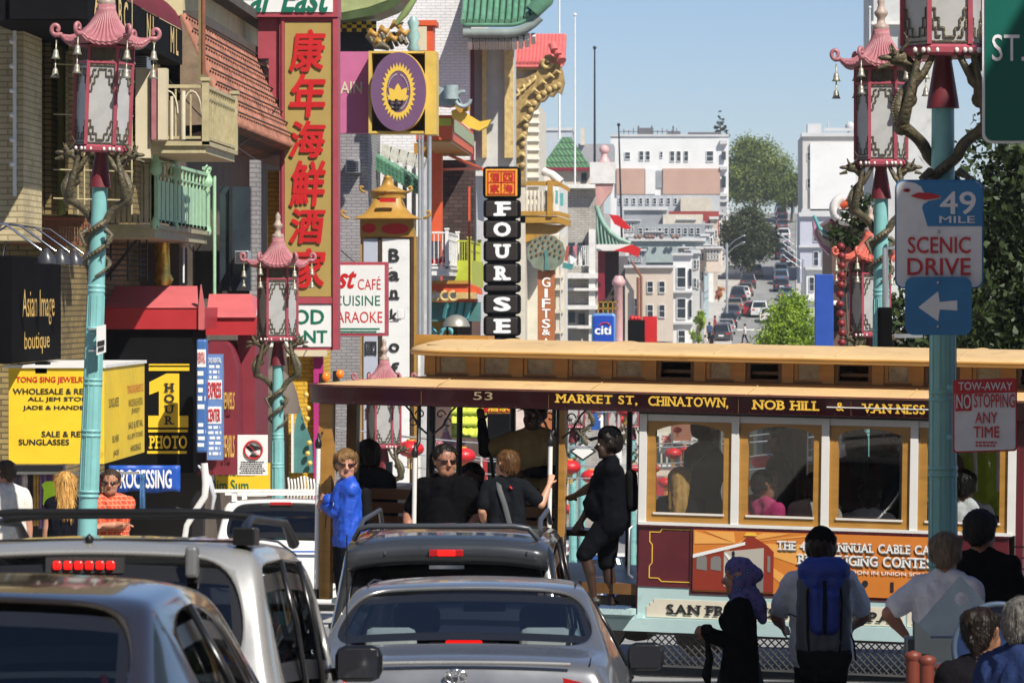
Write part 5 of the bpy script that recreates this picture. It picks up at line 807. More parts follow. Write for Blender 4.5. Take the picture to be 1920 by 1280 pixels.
    for s_ in (-1,1):
        pts=[];rr=[]; ph=0 if s_>0 else math.pi
        for q in np.linspace(0,1,64):
            if q<.5: a=q/.5*7.2+ph-1.6; r=.118+.008*math.sin(q*12); z=3.7+q/.5*.6; x,y=r*math.cos(a),r*math.sin(a)
            else:
                v=(q-.5)/.5; a=7.2+ph-1.6; x0,y0=.13*math.cos(a),.13*math.sin(a); w=min(1,v*3.2); tx=s_*(.13+.21*math.sin(min(1,v*1.15)*2.75)); ty=-.12*math.sin(v*3.1)-.03; x=x0*(1-w)+tx*w; y=y0*(1-w)+ty*w; z=4.30+.63*v**.9
            k=1+.05*math.sin(q*60); pts.append((x,y,z)); rr.append((.011+.034*math.sin(min(1,q*1.2)*math.pi*.6))*k)
        g=G(); g.tube(pts,rr,9)
        for i in range(4,62): p=Vector(pts[i]); d=(p-Vector((0,0,p.z))).normalized(); g.tube([p+d*rr[i]*.8,p+d*(rr[i]+.012)+Vector((0,0,.008))],[.016,.004],4)
        h=Vector(pts[-1]); o=g.build('dragon',M_bronze,t)
        g=G(); hd=h+Vector((s_*.12,-.03,.09)); g.tube([h,h+Vector((s_*.07,-.02,.07)),hd],[.05,.05,.055],8); g.ball(hd,.07,0,10,7,(1.25,.8,.8)); g.ball(hd+Vector((s_*.09,-.02,.0)),.042,0,8,6,(1.5,.8,.55)); g.tube([hd+Vector((s_*.06,-.02,-.05)),hd+Vector((s_*.15,-.02,-.075))],[.028,.012],6)
        for e in (-.05,.05): g.tube([hd+Vector((-s_*.02,e,.05)),hd+Vector((-s_*.07,e*1.6,.12)),hd+Vector((-s_*.03,e*2,.18))],[.015,.012,.004],5); g.tube([hd+Vector((s_*.03,e,.03)),hd+Vector((s_*.06,e*1.6,.10))],[.02,.006],5)
        [g.tube([hd+Vector((-s_*.04,dy,-.03)),hd+Vector((-s_*.10,dy*2,-.06-.02*i))],[.02,.004],4) for i,dy in enumerate((-.05,0,.05))]
        g.build('head',M_bronze,o)
        for lx,lz,tx_ in ((.26,4.72,.10),(.31,4.52,.20)):
            A=Vector((s_*lx,-.10,lz)); T_=Vector((s_*tx_,-.22,5.02)); g=G(); g.ball(A,.065,0,8,6); g.tube([A,A+Vector((-s_*.02,-.10,.10)),A.lerp(T_,.6)+Vector((0,-.05,0)),T_],[.05,.042,.03,.024],7); [g.tube([T_,T_+Vector((dx,-.05,.03))],[.02,.012],5) for dx in (-.03,.03)]; g.build('limb',M_bronze,o)
            g=G(); [g.ball(T_+Vector((dx,-.06,.045)),.017,0,7,5,(1,1,1.3)) for dx in (-.03,.03)]; g.build('claw',M_wstone,o)
        g=G(); A=Vector((s_*.10,-.12,4.2)); g.tube([A,A+Vector((s_*.07,-.05,-.05)),A+Vector((s_*.02,-.06,-.15))],[.034,.026,.016],7); [g.tube([A+Vector((s_*.02,-.06,-.15)),A+Vector((s_*.02+dx,-.07,-.19))],[.011,.004],4) for dx in (-.025,0,.025)]
        g.build('limb',M_bronze,o)
    return t
lamp0=pagoda_lamp('x'); first=True
def put_lamp(px,Y,yplate,label,hat=None,rz=0):
    global first
    t=lamp0 if first else copy_tree(lamp0); first=False; x,_,z=P(px,yplate,Y); t.location=(x,Y,z-5.06); t.rotation_euler=(0,0,rz); t['label']=label
    if hat:
        for c in t.children:
            if c.name.split('.')[0] in('roof','curl'): c.data=c.data.copy(); c.data.materials[0]=hat
    return t
    return t
u=put_lamp(190,41.2,281,'pagoda dragon street lamp in front of the yellow box sign'); q=R(2.1); u.rotation_euler=(0,q,0); u.location.x-=5.06*math.sin(q)
put_lamp(521,59.1,636,'pagoda dragon street lamp beside the white notice and red restaurant sign')
put_lamp(720,69.5,837,'pagoda dragon street lamp behind the car end, before the golden bank sign')
put_lamp(1652,44.5,308,'pagoda dragon street lamp standing against the sky beyond the car roof',rz=R(-4))
put_lamp(1768,27.9,100,'shaded pagoda dragon street lamp that carries the road signs',rz=R(2))
M_coral=mat('coral lamp paint',(.55,.12,.08),.42,var=.14,scale=5)
put_lamp(1632,58,628,'coral roofed pagoda lamp hung with strings of small red lanterns',M_coral)
for px,Y,yp,l in ((836,112,910,'pagoda lamp with a pink roof seen behind the man in black'),(889,128,905,'pagoda lamp with a pink roof seen under the raised arm'),(1074,98,800,'pagoda lamp on the slender turquoise pole beside the lanterns'),(1091,112,760,'pagoda lamp on a turquoise pole just behind another one'),(1148,135,815,'pagoda lamp behind the conductor and the blue arrow sign'),(1187,125,800,'pagoda lamp by the first side window of the car'),(1640,70,790,'pagoda lamp seen through the third side window')): put_lamp(px,Y,yp,l)
t=thing('alley_sign','small grey street sign strapped to the lamp post by the yellow sign','sign',P(190,665,41)); g=G(); g.pprism([(181,612),(198,608),(198,660),(181,666)],40.95,.03); g.build('plate',M_swhite,t); g=G(); g.pprism([(183,640),(196,637),(196,646),(183,649)],40.94,.008); g.pprism([(184,652),(195,649),(195,656),(184,659)],40.94,.008); g.build('print',M_ink,t); g=G(); [g.pbox(166,y,184,y+3,41.0,.1) for y in (615,656)]; g.build('strap',M_steel,t)
# ---------------------------------------------------------------- red paper lanterns and their strings
M_lant=mat('red lantern silk',(.55,.015,.02),.4,var=.1,scale=3,coat=.2); M_fring=mat('gold fringe',(.7,.42,.06),.6,var=.2)
def lantern():
    t=thing('paper_lantern','x','lantern',(0,0,0),'red lanterns strung over the street'); n=48; pr=[(.12,.0),(.3,.05),(.44,.15),(.5,.28),(.46,.42),(.33,.53),(.13,.6)]
    G().lathe(pr,n=n,f=lambda a,r,z:(r*(1-.035*abs(math.cos(a*8))),z)).build('body',M_lant,t); g=G(); g.lathe([(.14,-.05),(.14,.03)],n=14); g.lathe([(.14,.57),(.14,.64)],n=14); g.build('cap',M_fring,t); g=G(); [g.tube([(.1*math.cos(a),.1*math.sin(a),-.04),(.115*math.cos(a),.115*math.sin(a),-.22),(.1*math.cos(a),.1*math.sin(a),-.42)],.014,4) for a in np.linspace(0,6.28,11)]; g.build('tassel',M_fring,t); return t
lt0=lantern(); lf=True
LAN=[(770,842,26,74,'beside the white pole of the open car end'),(868,855,25,88,'by the head of the man in black'),(812,858,12,120,'half hidden behind a dark post'),(1068,876,22,96,'in front of the twin turquoise poles'),(1052,868,20,108,'just behind another lantern at the twin poles'),(1108,893,20,104,'low beside the cap of the conductor'),(1106,768,15,118,'under the maroon letter board near the twin poles'),(1124,764,13,130,'under the letter board, second of three'),(1174,771,18,112,'under the letter board near the side windows'),(1186,768,14,126,'half behind its neighbour under the letter board'),(1167,786,11,140,'small, below its neighbours under the letter board'),(1134,874,14,135,'at the collar of the conductor'),(1189,878,14,122,'behind the back of the conductor'),(1248,905,16,90,'behind the blonde passenger'),(1270,806,9,150,'small, in the top of the first side window'),(1262,850,17,105,'in the first side window'),(1284,842,12,128,'smaller, in the first side window'),(1424,826,11,140,'small, in the second side window'),(1428,866,22,100,'large, in the second side window'),(1492,896,20,92,'beside the long haired passenger'),(1520,862,16,110,'near the frame of the second side window'),(1226,878,13,130,'at the edge of the first side window'),(1066,955,14,100,'low over the dark red car'),(905,885,12,118,'below the driver\'s elbow'),(640,800,10,130,'behind the front post of the car'),(1500,830,10,150,'tiny, at the top of the second side window'),(1410,905,12,120,'behind the seated passenger in pink')]
for px,py,r,Y,l in LAN:
    t=lt0 if lf else copy_tree(lt0); lf=False; s=r*Y/FP/.5; x,_,z=P(px,py,Y); t.location=(x,Y,z-.28*s); t.scale=(s,s,s); t['label']='red paper lantern '+l
g=G()
for Y,ya,yb in ((74,800,812),(88,815,800),(104,845,858),(118,750,744),(96,850,842),(112,752,748),(92,872,866)):
    A,B=Vector(P(1270-6.8*FP/Y,ya,Y)),Vector(P(1270+3.4*FP/Y,yb,Y)); g=G(); g.tube([A.lerp(B,q)+Vector((0,0,-.35*math.sin(q*math.pi))) for q in np.linspace(0,1,16)],.016,4); g.build('lantern_cable',M_steel,label='thin cable over the street that carries lanterns, %s'%({74:'lowest before the bank sign',88:'by the man in black',104:'behind the conductor',118:'high behind the letter board',96:'at the twin poles',112:'just under the letter board',92:'across the side windows'}[Y]),cat='cable')
for k,(x,yb) in enumerate(((1577,655),)):
    t=thing('lantern_string',['long string of small red lanterns below the coral pagoda roof','shorter string of small red lanterns tight to the coral pagoda lamp'][k],'lantern string',P(x,yb,57.2),'strings of small lanterns')
    for y in range(462,yb,18): G().lathe([(.02,-.055),(.055,-.03),(.066,0),(.055,.03),(.02,.055)],P(x+2*math.sin(y),y,57.2),10).build('lantern',mat('dark red lantern',(.17,.010,.013),.5,var=.25,scale=5),t)
    G().tube([P(x,445,57.2),P(x,yb,57.2)],.008,4).build('cord',M_ink,t)
# ================================================================ east side: shops, trees
rng=random.Random(5)
ec=[('#c9bfae','pale stone'),('#8d5a45','brick red'),('#b8b3aa','grey'),('#d8cfa9','cream'),('#7f8a86','grey green'),('#a58f73','tan'),('#cfcac4','white'),('#6d3a3a','dark red'),('#9aa7ad','blue grey')]
for k,(xa,xb,yt,Y,ac) in enumerate([(1228,1262,800,205,'#a3202a'),(1258,1310,770,170,'#2f5f4a'),(1300,1365,740,145,'#c9c4bc'),(1355,1430,715,128,'#a3202a'),(1420,1500,700,112,'#1f4f8f'),(1490,1585,690,98,'#b5302a'),(1575,1690,690,84,'#2f5f4a'),(1680,1830,700,72,'#6b1f25'),(1820,2000,705,64,'#c9c4bc')]):
    c,nm=ec[k]; t=thing('shop_house','%s shop house on the east side, seen through the car windows'%nm,'building',P((xa+xb)/2,1100,Y)); G().pbox(xa,yt,xb,1250,Y,14).build('wall',mat('shop wall '+c,c,.75,var=.12,scale=.6,stain=('#5d574d',.4,.8)),t); w=xb-xa
    zg=gz(Y)+.13; xl,xr=P(xa,0,Y)[0],P(xb,0,Y)[0]
    for j in range(3):
        u=xl+(xr-xl)*(.12+.3*j); o=G().box(u,u+(xr-xl)*.2,Y-.03,Y+.1,zg+4.2,zg+5.7).build('window',M_pane,t); g=G(); g.box(u-.08,u+(xr-xl)*.2+.08,Y-.1,Y,zg+5.7,zg+5.82); g.box(u-.08,u+(xr-xl)*.2+.08,Y-.14,Y,zg+4.08,zg+4.2); g.build('frame',M_white,o)
    g=G(); g.prism([(xl-.02,zg+3.5),(xr+.02,zg+3.5),(xr+.02,zg+2.7),(xl-.02,zg+2.7)],Y-1.2,Y-1.15); rows=[[(xl,Y,zg+3.6),(xr,Y,zg+3.6)],[(xl,Y-1.2,zg+2.9),(xr,Y-1.2,zg+2.9)],[(xl,Y-1.22,zg+2.6),(xr,Y-1.22,zg+2.6)]]; g.grid(rows,sm=False); g.build('awning',mat('awning '+ac,ac,.6,var=.1),t); G().box(xl+.2,xr-.2,Y-.04,Y+.1,zg,zg+2.5).build('shop_opening',mat('shop opening',(.04,.035,.03),.5,var=.6,scale=2),t)
    g=G(); 
    for j in range(14): u=rng.uniform(xl+.2,xr-.4); g.box(u,u+rng.uniform(.15,.5),Y-1-rng.uniform(0,.4),Y-.8,zg+.02,zg+rng.uniform(.5,1.7),j%4)
    g.build('street_goods',[mat('goods %s'%q,q,.7,var=.3,scale=5) for q in ('#b23a3a','#d9d2c2','#c99a2a','#3f6f8f')],t)
for k,(x0,y0,x1,y1,Y,c,tc,b,l) in enumerate([(1236,812,1262,850,150,'#dcd8cf',M_lred,'酒','white hanging sign with a red character in the first side window'),(1296,820,1352,842,120,'#dcd8cf',M_ink,'','white shop board with dark print in the first side window'),(1405,812,1428,870,118,'#c9a02a',M_lred,'茶','amber hanging sign with a red character in the second side window'),(1478,818,1512,846,110,'#bcd0cc',M_ink,'','pale green board in the second side window'),(1570,812,1600,880,95,'#a3302a',M_lyel,'行','red hanging sign with a yellow character in the third side window')]):
    t=thing('hanging_sign',l,'sign',P((x0+x1)/2,y1,Y)); G().pbox(x0,y0,x1,y1,Y,.15).build('board',mat('board '+c,c,.5,var=.08),t)
    if b: text(b,(x0+4,y0+4,x1-4,y0+4+(x1-x0-8)),Y,tc,t,bold=.02)
    else: label_lines((x0+3,y0+3,x1-3,y1-3),Y,tc,t,3,k)
for px,Y,sd,l,h,cr in ((1800,63,21,'dark leafy tree whose crown starts behind the scenic road sign',9,[(0,6.3,.75),(-.25,5.3,.7),(.3,5.0,.9),(-.1,4.3,.8),(.4,3.8,.8),(.1,6.9,.45)]),(1862,66,22,'dark leafy tree behind the tow away sign',9,[(0,6.2,1.2),(-.5,5.2,1.1),(.7,5.2,1.2),(0,4.1,1.2),(-.6,3.6,.9),(.5,3,1.1)]),(1950,52,23,'dark leafy tree at the edge of the street beyond the green sign',9,[(0,5.6,1.3),(-.6,4.6,1.1),(.6,4,1.2),(-.3,3.2,1.2),(0,6.7,.8)]),(1760,60,25,'low dark leafy tree between its two taller neighbours',8,[(0,4.4,1.1),(-.4,3.4,1),(.4,3.2,1.1),(0,2.2,1.1),(.2,5.2,.8)])): tree('leafy_tree',l,px,100,Y,h,cr,leafmat('dark street foliage','#141d0b','#46592a',1.4),.16,16000,.13,sd,'dark leafy trees at the kerb')  # blackish greens put the trees' shade into the leaf colour
tree('leafy_tree','broad dark leafy tree filling the gap behind the tow away sign',1880,100,62,10,[(0,6.6,1.3),(-1,5.6,1.1),(1,5.4,1.2),(-.4,4.4,1.3),(.8,3.6,1.2),(-1,3.4,1.0),(0,2.4,1.3)],leafmat('dark street foliage','',''),.18,16000,.15,29)
tree('leafy_tree','small leafy tree behind the pagoda lamp pole',1604,400,66,7,[(0,7.6,.42),(-.2,7.0,.35),(.2,7.1,.4),(.1,6.6,.35)],leafmat('dark street foliage','',''),.06,1600,.11,24,base=P(1604,470,66)[2]-6.9)
# pagoda roofs at the east side
t=thing('pink_pagoda_roof','pink and cream upturned pagoda roof with teal ridge','roof',P(1545,480,120)); g=G(); g.pprism([(1526,406),(1540,440),(1566,452),(1572,482),(1556,478),(1540,462),(1528,440),(1525,418)],120,1.2); g.build('roof',mat('mauve tile',(.42,.2,.32),.5,var=.2),t); g=G(); g.pprism([(1532,424),(1544,446),(1564,456),(1562,466),(1544,458),(1534,440)],119.9,.3); g.build('cream_face',M_cream,t); g=G(); g.tube([P(1526,404,119.8),P(1536,428,119.8),P(1552,440,119.8),P(1572,446,119.8)],.06,6); g.build('ridge',mat('bright teal',(.1,.35,.36)),t)
t=thing('white_scroll_gable','white scrolled gable with an orange dragon crest','ornament',P(1590,420,118)); g=G(); g.tube([P(1588+24*math.cos(a),392+22*math.sin(a),118) for a in np.linspace(.2,4.4,14)],.16,8); g.pbox(1580,402,1612,414,118,.4); g.build('scroll',M_wstone,t); g=G(); g.tube([P(1578,388,117.8),P(1590,380,117.7),P(1606,388,117.8)],[.1,.16,.08],7); g.ball(P(1592,378,117.7),.13); g.build('crest',M_orange,t)
t=thing('tea_house','dark brown tea house that carries the pagoda roof and the scrolled gable','building',P(1605,1100,119)); G().pbox(1560,416,1660,1200,118.5,8).build('wall',mat('dark brown tea house wall',(.10,.055,.04),.7,var=.3,scale=.8),t); g=G(); g.pbox(1556,410,1664,416,118.2,8.5); g.pbox(1556,520,1664,525,118.2,.5); g.build('cornice',M_maroon,t); [G().pbox(x,y,x+14,y+34,118.42,.1).build('window',M_pane,t) for x in (1578,1604,1632) for y in (450,545,640)]
t=thing('traffic_signal','dark traffic signal seen edge on, on a grey pipe beside the turquoise lamp pole','traffic signal',P(1660,650,44.2)); G().pbox(1648,576,1673,652,44.1,.35).build('housing',M_blackp,t,bevel=.02); g=G(); g.tube([P(1660,578,44.2),P(1660,466,44.2),P(1690,465,44.2)],.035,8); g.build('pipe',M_steel,t)
G().pbox(1677,626,1730,633,45,.1).build('grey_bracket',M_steel,label='grey bracket arm behind the blue arrow sign',cat='bracket')
t=thing('side_lantern_arm','dark wall lamp bracket below the pink pagoda roof','lamp',P(1560,620,118)); G().pbox(1556,572,1574,622,118.1,.35).build('housing',M_blackp,t); G().lathe([(.12,0),(.15,.05),(.06,.14)],P(1565,572,118.2),10).build('cap',M_wstone,t)
# ================================================================ road signs on the near lamp post
M_sblue=mat('road sign blue',(.03,.18,.39),.45,var=.15,scale=4); M_road_w=mat('road sign white',(.70,.70,.72),.45,var=.1,scale=3,stain=('#9a9690',.35,5)); M_rred=mat('road sign red',(.5,.02,.03),.4,var=.04)
def rounded(x0,y0,x1,y1,r,n=6):
    p=[]
    for cx,cy,a0 in ((x1-r,y1-r,0),(x0+r,y1-r,90),(x0+r,y0+r,180),(x1-r,y0+r,270)):
        p+=[(cx+r*math.cos(R(a0+90*i/n)),cy+r*math.sin(R(a0+90*i/n))) for i in range(n+1)]
    return p
t=thing('scenic_sign','white and blue scenic drive road sign with a gull head','road sign',P(1760,540,27.3)); G().pprism(rounded(1678,337,1844,541,16),27.3,.012).build('plate_edge',M_sblue,t); G().pprism(rounded(1681,340,1841,538,14),27.29,.012).build('plate',M_road_w,t)
g=G(); g.pprism([(1700,340),(1716,343),(1727,350),(1733,361),(1764,366),(1764,373),(1742,377),(1731,383),(1729,390),(1739,424),(1841,424),(1841,354),(1837,345),(1827,340)],27.284,.006); g.build('blue_field',M_sblue,t); g=G(); g.pprism([(1707,367),(1722,361),(1745,362),(1762,367),(1763,371),(1735,375),(1718,371)],27.279,.005); g.pprism(ell(1700,357,7,3.2,20),27.279,.005); g.build('beak',M_rred,t); G().pprism(ell(1701,357,2.4,2.4,14),27.276,.004).build('pupil',M_ink,t)
for b,bx,m in (('49',(1762,359,1830,402),M_road_w),('MILE',(1761,405,1828,418),M_road_w),('SCENIC',(1702,444,1820,475),M_rred),('DRIVE',(1701,484,1820,516),M_rred)): text(b,bx,27.285,m,t,bold=.015)
g=G(); [g.ball(P(1760,y,27.27),.012) for y in (434,526)]; g.build('bolt',M_steel,t)
t=thing('arrow_sign','blue square road sign with a white arrow below the scenic sign','road sign',P(1760,628,27.2)); G().pprism(rounded(1697,519,1822,628,16),27.2,.012).build('plate',M_sblue,t); G().pprism([(1722,576),(1759,546),(1762,566),(1795,563),(1795,582),(1762,580),(1759,602)],27.195,.006).build('arrow',M_road_w,t); g=G(); [g.ball(P(1759,y,27.19),.012) for y in (530,612)]; g.build('bolt',M_steel,t)
t=thing('tow_sign','white and red no stopping tow away sign on the turquoise post','road sign',P(1847,848,27.5)); sk=lambda pts:[(x,y-(x-1847)*.03) for x,y in pts]
G().pprism(sk(rounded(1787,710,1907,847,6)),27.5,.012).build('plate_edge',M_rred,t); G().pprism(sk(rounded(1790,713,1904,844,5)),27.49,.012).build('plate',M_road_w,t); g=G(); g.pprism(sk([(1790,713),(1904,713),(1904,737),(1790,737)]),27.484,.006); g.pprism(sk([(1791,737.5),(1822,737.5),(1822,769),(1791,769)]),27.484,.006); g.build('red_field',M_rred,t)
for b,bx,m in (('TOW-AWAY',(1797,716,1898,731),M_road_w),('NO',(1793,739,1820,766),M_road_w),('STOPPING',(1826,738,1903,764),M_rred),('ANY',(1828,772,1870,793),M_rred),('TIME',(1825,799,1874,820),M_rred)): text(b,bx,27.48,m,t,bold=.016)
label_lines((1828,826,1874,838),27.49,M_rred,t,2,3); g=G(); [g.pbox(1778,y,1790,y+8,27.52,.12) for y in (722,815)]; g.build('bracket',M_turq,t)
t=thing('street_name_sign','dark green street name sign hanging high in the shade','road sign',P(1890,268,24)); M_dg=mat('road sign green',(.0,.10,.075),.4,var=.05); G().pprism(rounded(1842,-90,2080,269,18),24,.02).build('plate_edge',M_road_w,t); G().pprism(rounded(1847,-85,2075,264,15),23.99,.012).build('plate',M_dg,t); text('ST.',(1860,65,1921,115),23.99,M_road_w,t,bold=.0)
g=G(); g.tube([P(2060,100,24.2),(8,24.2,P(0,100,24)[2])],.05,8); g.build('arm',M_steel,t)
# steel plate frame, blue reel and red posts at the kerb
t=thing('steel_plate_stand','grey blue slanted steel plate with a round hole on a dark stand','stand',P(1770,1290,22)); M_plate=mat('blue grey painted steel',(.045,.06,.085),.6,var=.2,scale=6,spec=.2)
pts=[(1800,1078),(1846,1128),(1800,1190),(1745,1190),(1722,1168)]; g=G(); c=(1803,1122); hole=ell(*c,12.5,13,24)
def ray(poly,c,a):
    best=1e9
    for i in range(len(poly)):
        (x1,y1),(x2,y2)=poly[i],poly[(i+1)%len(poly)]; dx,dy=math.cos(a),math.sin(a); ex,ey=x2-x1,y2-y1; den=dx*ey-dy*ex
        if abs(den)<1e-9: continue
        s=((x1-c[0])*ey-(y1-c[1])*ex)/den; u=((x1-c[0])*dy-(y1-c[1])*dx)/den
        if s>0 and -1e-6<=u<=1+1e-6: best=min(best,s)
    return (c[0]+best*math.cos(a),c[1]+best*math.sin(a))
an=sorted([math.atan2(q[1]-c[1],q[0]-c[0])%(2*math.pi) for q in pts]+[2*math.pi*k/32 for k in range(32)]); n=len(an); vs=[]
for yy in (22,22.05): vs+=[P(*ray(pts,c,a),yy) for a in an]+[P(c[0]+12.5*math.cos(a),c[1]+13*math.sin(a),yy) for a in an]
fs=[]
for k in range(n): j=(k+1)%n; fs+=[(k,j,n+j,n+k),(2*n+j,2*n+k,3*n+k,3*n+j),(k,2*n+k,2*n+j,j),(n+j,3*n+j,3*n+k,n+k)]
g.add(vs,fs); g.build('plate',M_plate,t); g=G(); g.pprism([(1715,1165),(1722,1168),(1745,1190),(1745,1225),(1715,1225)],21.9,.2); g.pprism([(1700,1198),(1800,1198),(1800,1240),(1700,1240)],21.95,.25); g.pbox(1712,1240,1722,1500,22,.1); g.pbox(1780,1240,1792,1500,22,.1); g.build('stand',mat('dark steel',(.04,.05,.06),.45,var=.15),t)
t=thing('blue_reel','big dark blue round reel behind the seated people','reel',P(1860,1290,21.2)); g=G(); c=P(1872,1215,21.2); g.tube([(c[0]+.245*math.cos(a),c[1],c[2]+.245*math.sin(a)) for a in np.linspace(0,2*math.pi,40)],.016,8,cap=False); g.build('rim',mat('pale blue rim',(.06,.09,.14),.4,var=.1),t); g=G(); v=ell(1872,1215,79,79,40); g.pprism(v,21.22,.05); g.build('disc',mat('navy enamel',(.012,.03,.09),.4,var=.15),t); g=G(); g.pbox(1866,1290,1880,1560,21.25,.05); g.build('foot',M_iron,t)
for k,(x,y,l) in enumerate(((1712,1226,'red brown round kerb post, tallest of the three'),(1738,1234,'red brown round kerb post in the middle of the three'),(1768,1250,'red brown round kerb post with a broad cap'))):
    t=thing('kerb_post',l,'post',P(x,1500,21.5-k*.4),'red brown kerb posts'); G().tube([P(x,y+6,21.5-k*.4),P(x,1560,21.5-k*.4)],[.04,.045],12).build('shaft',mat('red brown post paint',(.15,.03,.016),.5,var=.15),t); G().lathe([(.042,-.02),(.05,0),(.045,.02),(.0,.035)],P(x,y+4,21.5-k*.4),12).build('cap',MATS['red brown post paint'],t)
# ================================================================ the cable car
TH,PH=-.27,.016; RM=np.array((Matrix.Rotation(TH,3,'Z')@Matrix.Rotation(PH,3,'Y'))); PIV=np.array(P(1545,1240,35))
cc=thing('cable_car','maroon and cream cable car with tan roof crossing the street full of riders','cable car',tuple(PIV)); cc.rotation_euler=(0,PH,TH); ORG[cc.name]=Vector((0,0,0))
def C(px,py,w=0.):
    d=np.array(((px-VX)/FP,1,(VY-py)/FP)); r=RM[:,1]; t=(w+r@PIV)/(r@d); return RM.T@(t*d-PIV)
def CWd(px,py,w=0.): return tuple(RM@C(px,py,w)+PIV)
def X(px,w=0.,py=900): return float(C(px,py,w)[0])
def Z(py,w=0.,px=1215): return float(C(px,py,w)[2])
def CB(g,px0,py0,px1,py1,w0,dw,m=0,w=0.): return g.box(X(px0,w),X(px1,w),w0,w0+dw,Z(py1,w),Z(py0,w),m)
M_ctan=mat('car roof canvas',(.58,.395,.19),.65,var=.14,scale=1.3,stain=('#6e5230',.6,2.6),bump=.35,bscale=5)
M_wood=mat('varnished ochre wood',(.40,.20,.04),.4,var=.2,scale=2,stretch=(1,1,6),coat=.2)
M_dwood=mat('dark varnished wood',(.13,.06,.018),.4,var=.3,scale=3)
M_cmar=mat('car maroon',(.10,.012,.020),.4,var=.25,scale=2,coat=.1,stain=('#3a1a1c',.5,3)); M_cblue=mat('car pale blue',(.42,.57,.57),.5,var=.08,scale=1.5,stain=('#6f7f7c',.5,3)); M_ccream=mat('car cream plaque',(.66,.6,.48),.5,var=.08,scale=2)
M_cwhite=mat('car white frame',(.74,.73,.7),.45,var=.06,scale=3); M_cgold=mat('car gold leaf',(.82,.5,.06),.35,var=.1); M_cblack=mat('car black iron',(.012,.012,.013),.4,var=.1)
M_frost=mat('frosted pane',(.36,.34,.29),.5,var=.35,scale=9,bump=.5,bscale=60); M_cglass=glass('car window glass',(.72,.75,.74),.07)
XL,XR=X(584)-.12,-X(584)
def rrect(x0,x1,y0,y1,r,n=10):
    p=[]
    for cx,cy,a0 in ((x1-r,y1-r,0),(x0+r,y1-r,90),(x0+r,y0+r,180),(x1-r,y0+r,270)): p+=[(cx+r*math.cos(R(a0+90*i/n)),cy+r*math.sin(R(a0+90*i/n))) for i in range(n+1)]
    return p
zE,zCB,zL0,zL1=Z(733),Z(714,.45),Z(769),Z(734)
def ringsurf(rows,m,name,par,flip=False,solid=0):
    g=G(); n=len(rows[0]); g.grid([r+[r[0]] for r in rows],flip=flip); o=g.build(name,m,par)
    if solid: o.modifiers.new('thick','SOLIDIFY').thickness=solid
    return o
eave=rrect(XL,XR,-.16,2.56,.45); xc0,xc1=X(796,.45),-X(796,.45)+.0; inner=rrect(xc0,xc1,.45,1.95,.06)
rows=[]
for q in (0,.06,.3,.55,.8,1): rows.append([(a[0]+(b[0]-a[0])*q,a[1]+(b[1]-a[1])*q,zE-.02+(zCB-zE+.02)*(q**.75)) for a,b in zip(eave,inner)])
o=ringsurf(rows,M_ctan,'lower_roof',cc)
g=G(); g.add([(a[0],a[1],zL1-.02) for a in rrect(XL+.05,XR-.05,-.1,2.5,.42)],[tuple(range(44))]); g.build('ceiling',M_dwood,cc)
o=ringsurf([[(a[0],a[1],z) for a in rrect(XL+i,XR-i,-.16+i,2.56-i,.45-i)] for i,z in ((.0,zE-.015),(.012,zL1),(.02,zL0),(.05,zL0-.012),(.06,zL1))],M_cmar,'letter_board',cc,flip=True)
ly=-.16+.018
def ctext(b,px0,py0,px1,py1,m,w,bold=.03,par=cc,serif=True,at=None):
    at=at or px0; x0,x1=X(px0,w,py0),X(px1,w,py0); z1,z0=Z(py0,w,at),Z(py1,w,at); return text(b,(x0,z0,x1,z1),0,m,par,bold=bold,serif=serif,local=((0,w,0),(1,0,0),(0,0,1)),proud=.006)
for b,a,c,d,e in (('MARKET ST,',1041,738,1196,757),('CHINATOWN,',1216,742,1366,763),('NOB HILL',1410,749,1537,767),('&',1568,754,1583,770),('VAN NESS',1616,756,1735,774)): ctext(b,a,c,d,e,M_cgold,ly,at=a)
ctext('53',888,734,924,749,mat('tarnished gold',(.34,.27,.15),.5,var=.1),ly-.003,bold=.0,serif=False)
g=G(); g.box(X(1555),X(1745),ly-.012,ly-.006,Z(764,0,1600),Z(762,0,1600)); g.build('scratch',M_cwhite,cc)
# clerestory with frosted panes, some of them open
zA,zB=Z(672,.45),Z(712,.45); xs=[X(a,.45) for a in (803,886,967,1051,1134,1217,1309,1384,1474,1550,1643,1718,1808,1891)]; xs=xs+[-x for x in xs[::-1] if -x>xs[-1]+.3]
for w0 in (.45,1.87):
    g=G(); x0,x1=xc0,xc1; g.box(x0,x1,w0,w0+.08,zCB-.04,zB+.02); g.box(x0,x1,w0+.005,w0+.075,zA,zA+.09); g.build('clerestory_rail',M_dwood,cc)
    [G().box(x-.055,x+.055,w0-.005,w0+.085,zB,zA+.001).build('clerestory_post',M_wood,cc) for x in xs]; G().box(x0,xs[0]-.057,w0,w0+.08,zB,zA).build('clerestory_corner',M_wood,cc)
    for k in range(len(xs)-1):
        opn=k in (5,7,9,11,13); a,b=xs[k]+.058,xs[k+1]-.058
        g=G()
        for u0,u1,v0,v1 in ((a,b,zA-.03,zA),(a,b,zB,zB+.03),(a,a+.035,zB+.03,zA-.03),(b-.035,b,zB+.03,zA-.03)): g.box(u0,u1,w0+.012,w0+.06,v0,v1)
        if opn: zc=(zA+zB)/2-.03; g.box(a+.035,b-.035,w0+.1,w0+.13,zc,zc+.03)
        o=g.build('clerestory_sash',M_wood if not opn else M_dwood,cc)
        if not opn: G().box(a+.03,b-.03,w0+.03,w0+.04,zB+.02,zA-.02).build('pane',M_frost,o)
g=G(); g.box(xc0-.02,xc0+.06,.53,1.87,zCB-.04,zA+.09); g.build('clerestory_end',M_wood,cc)
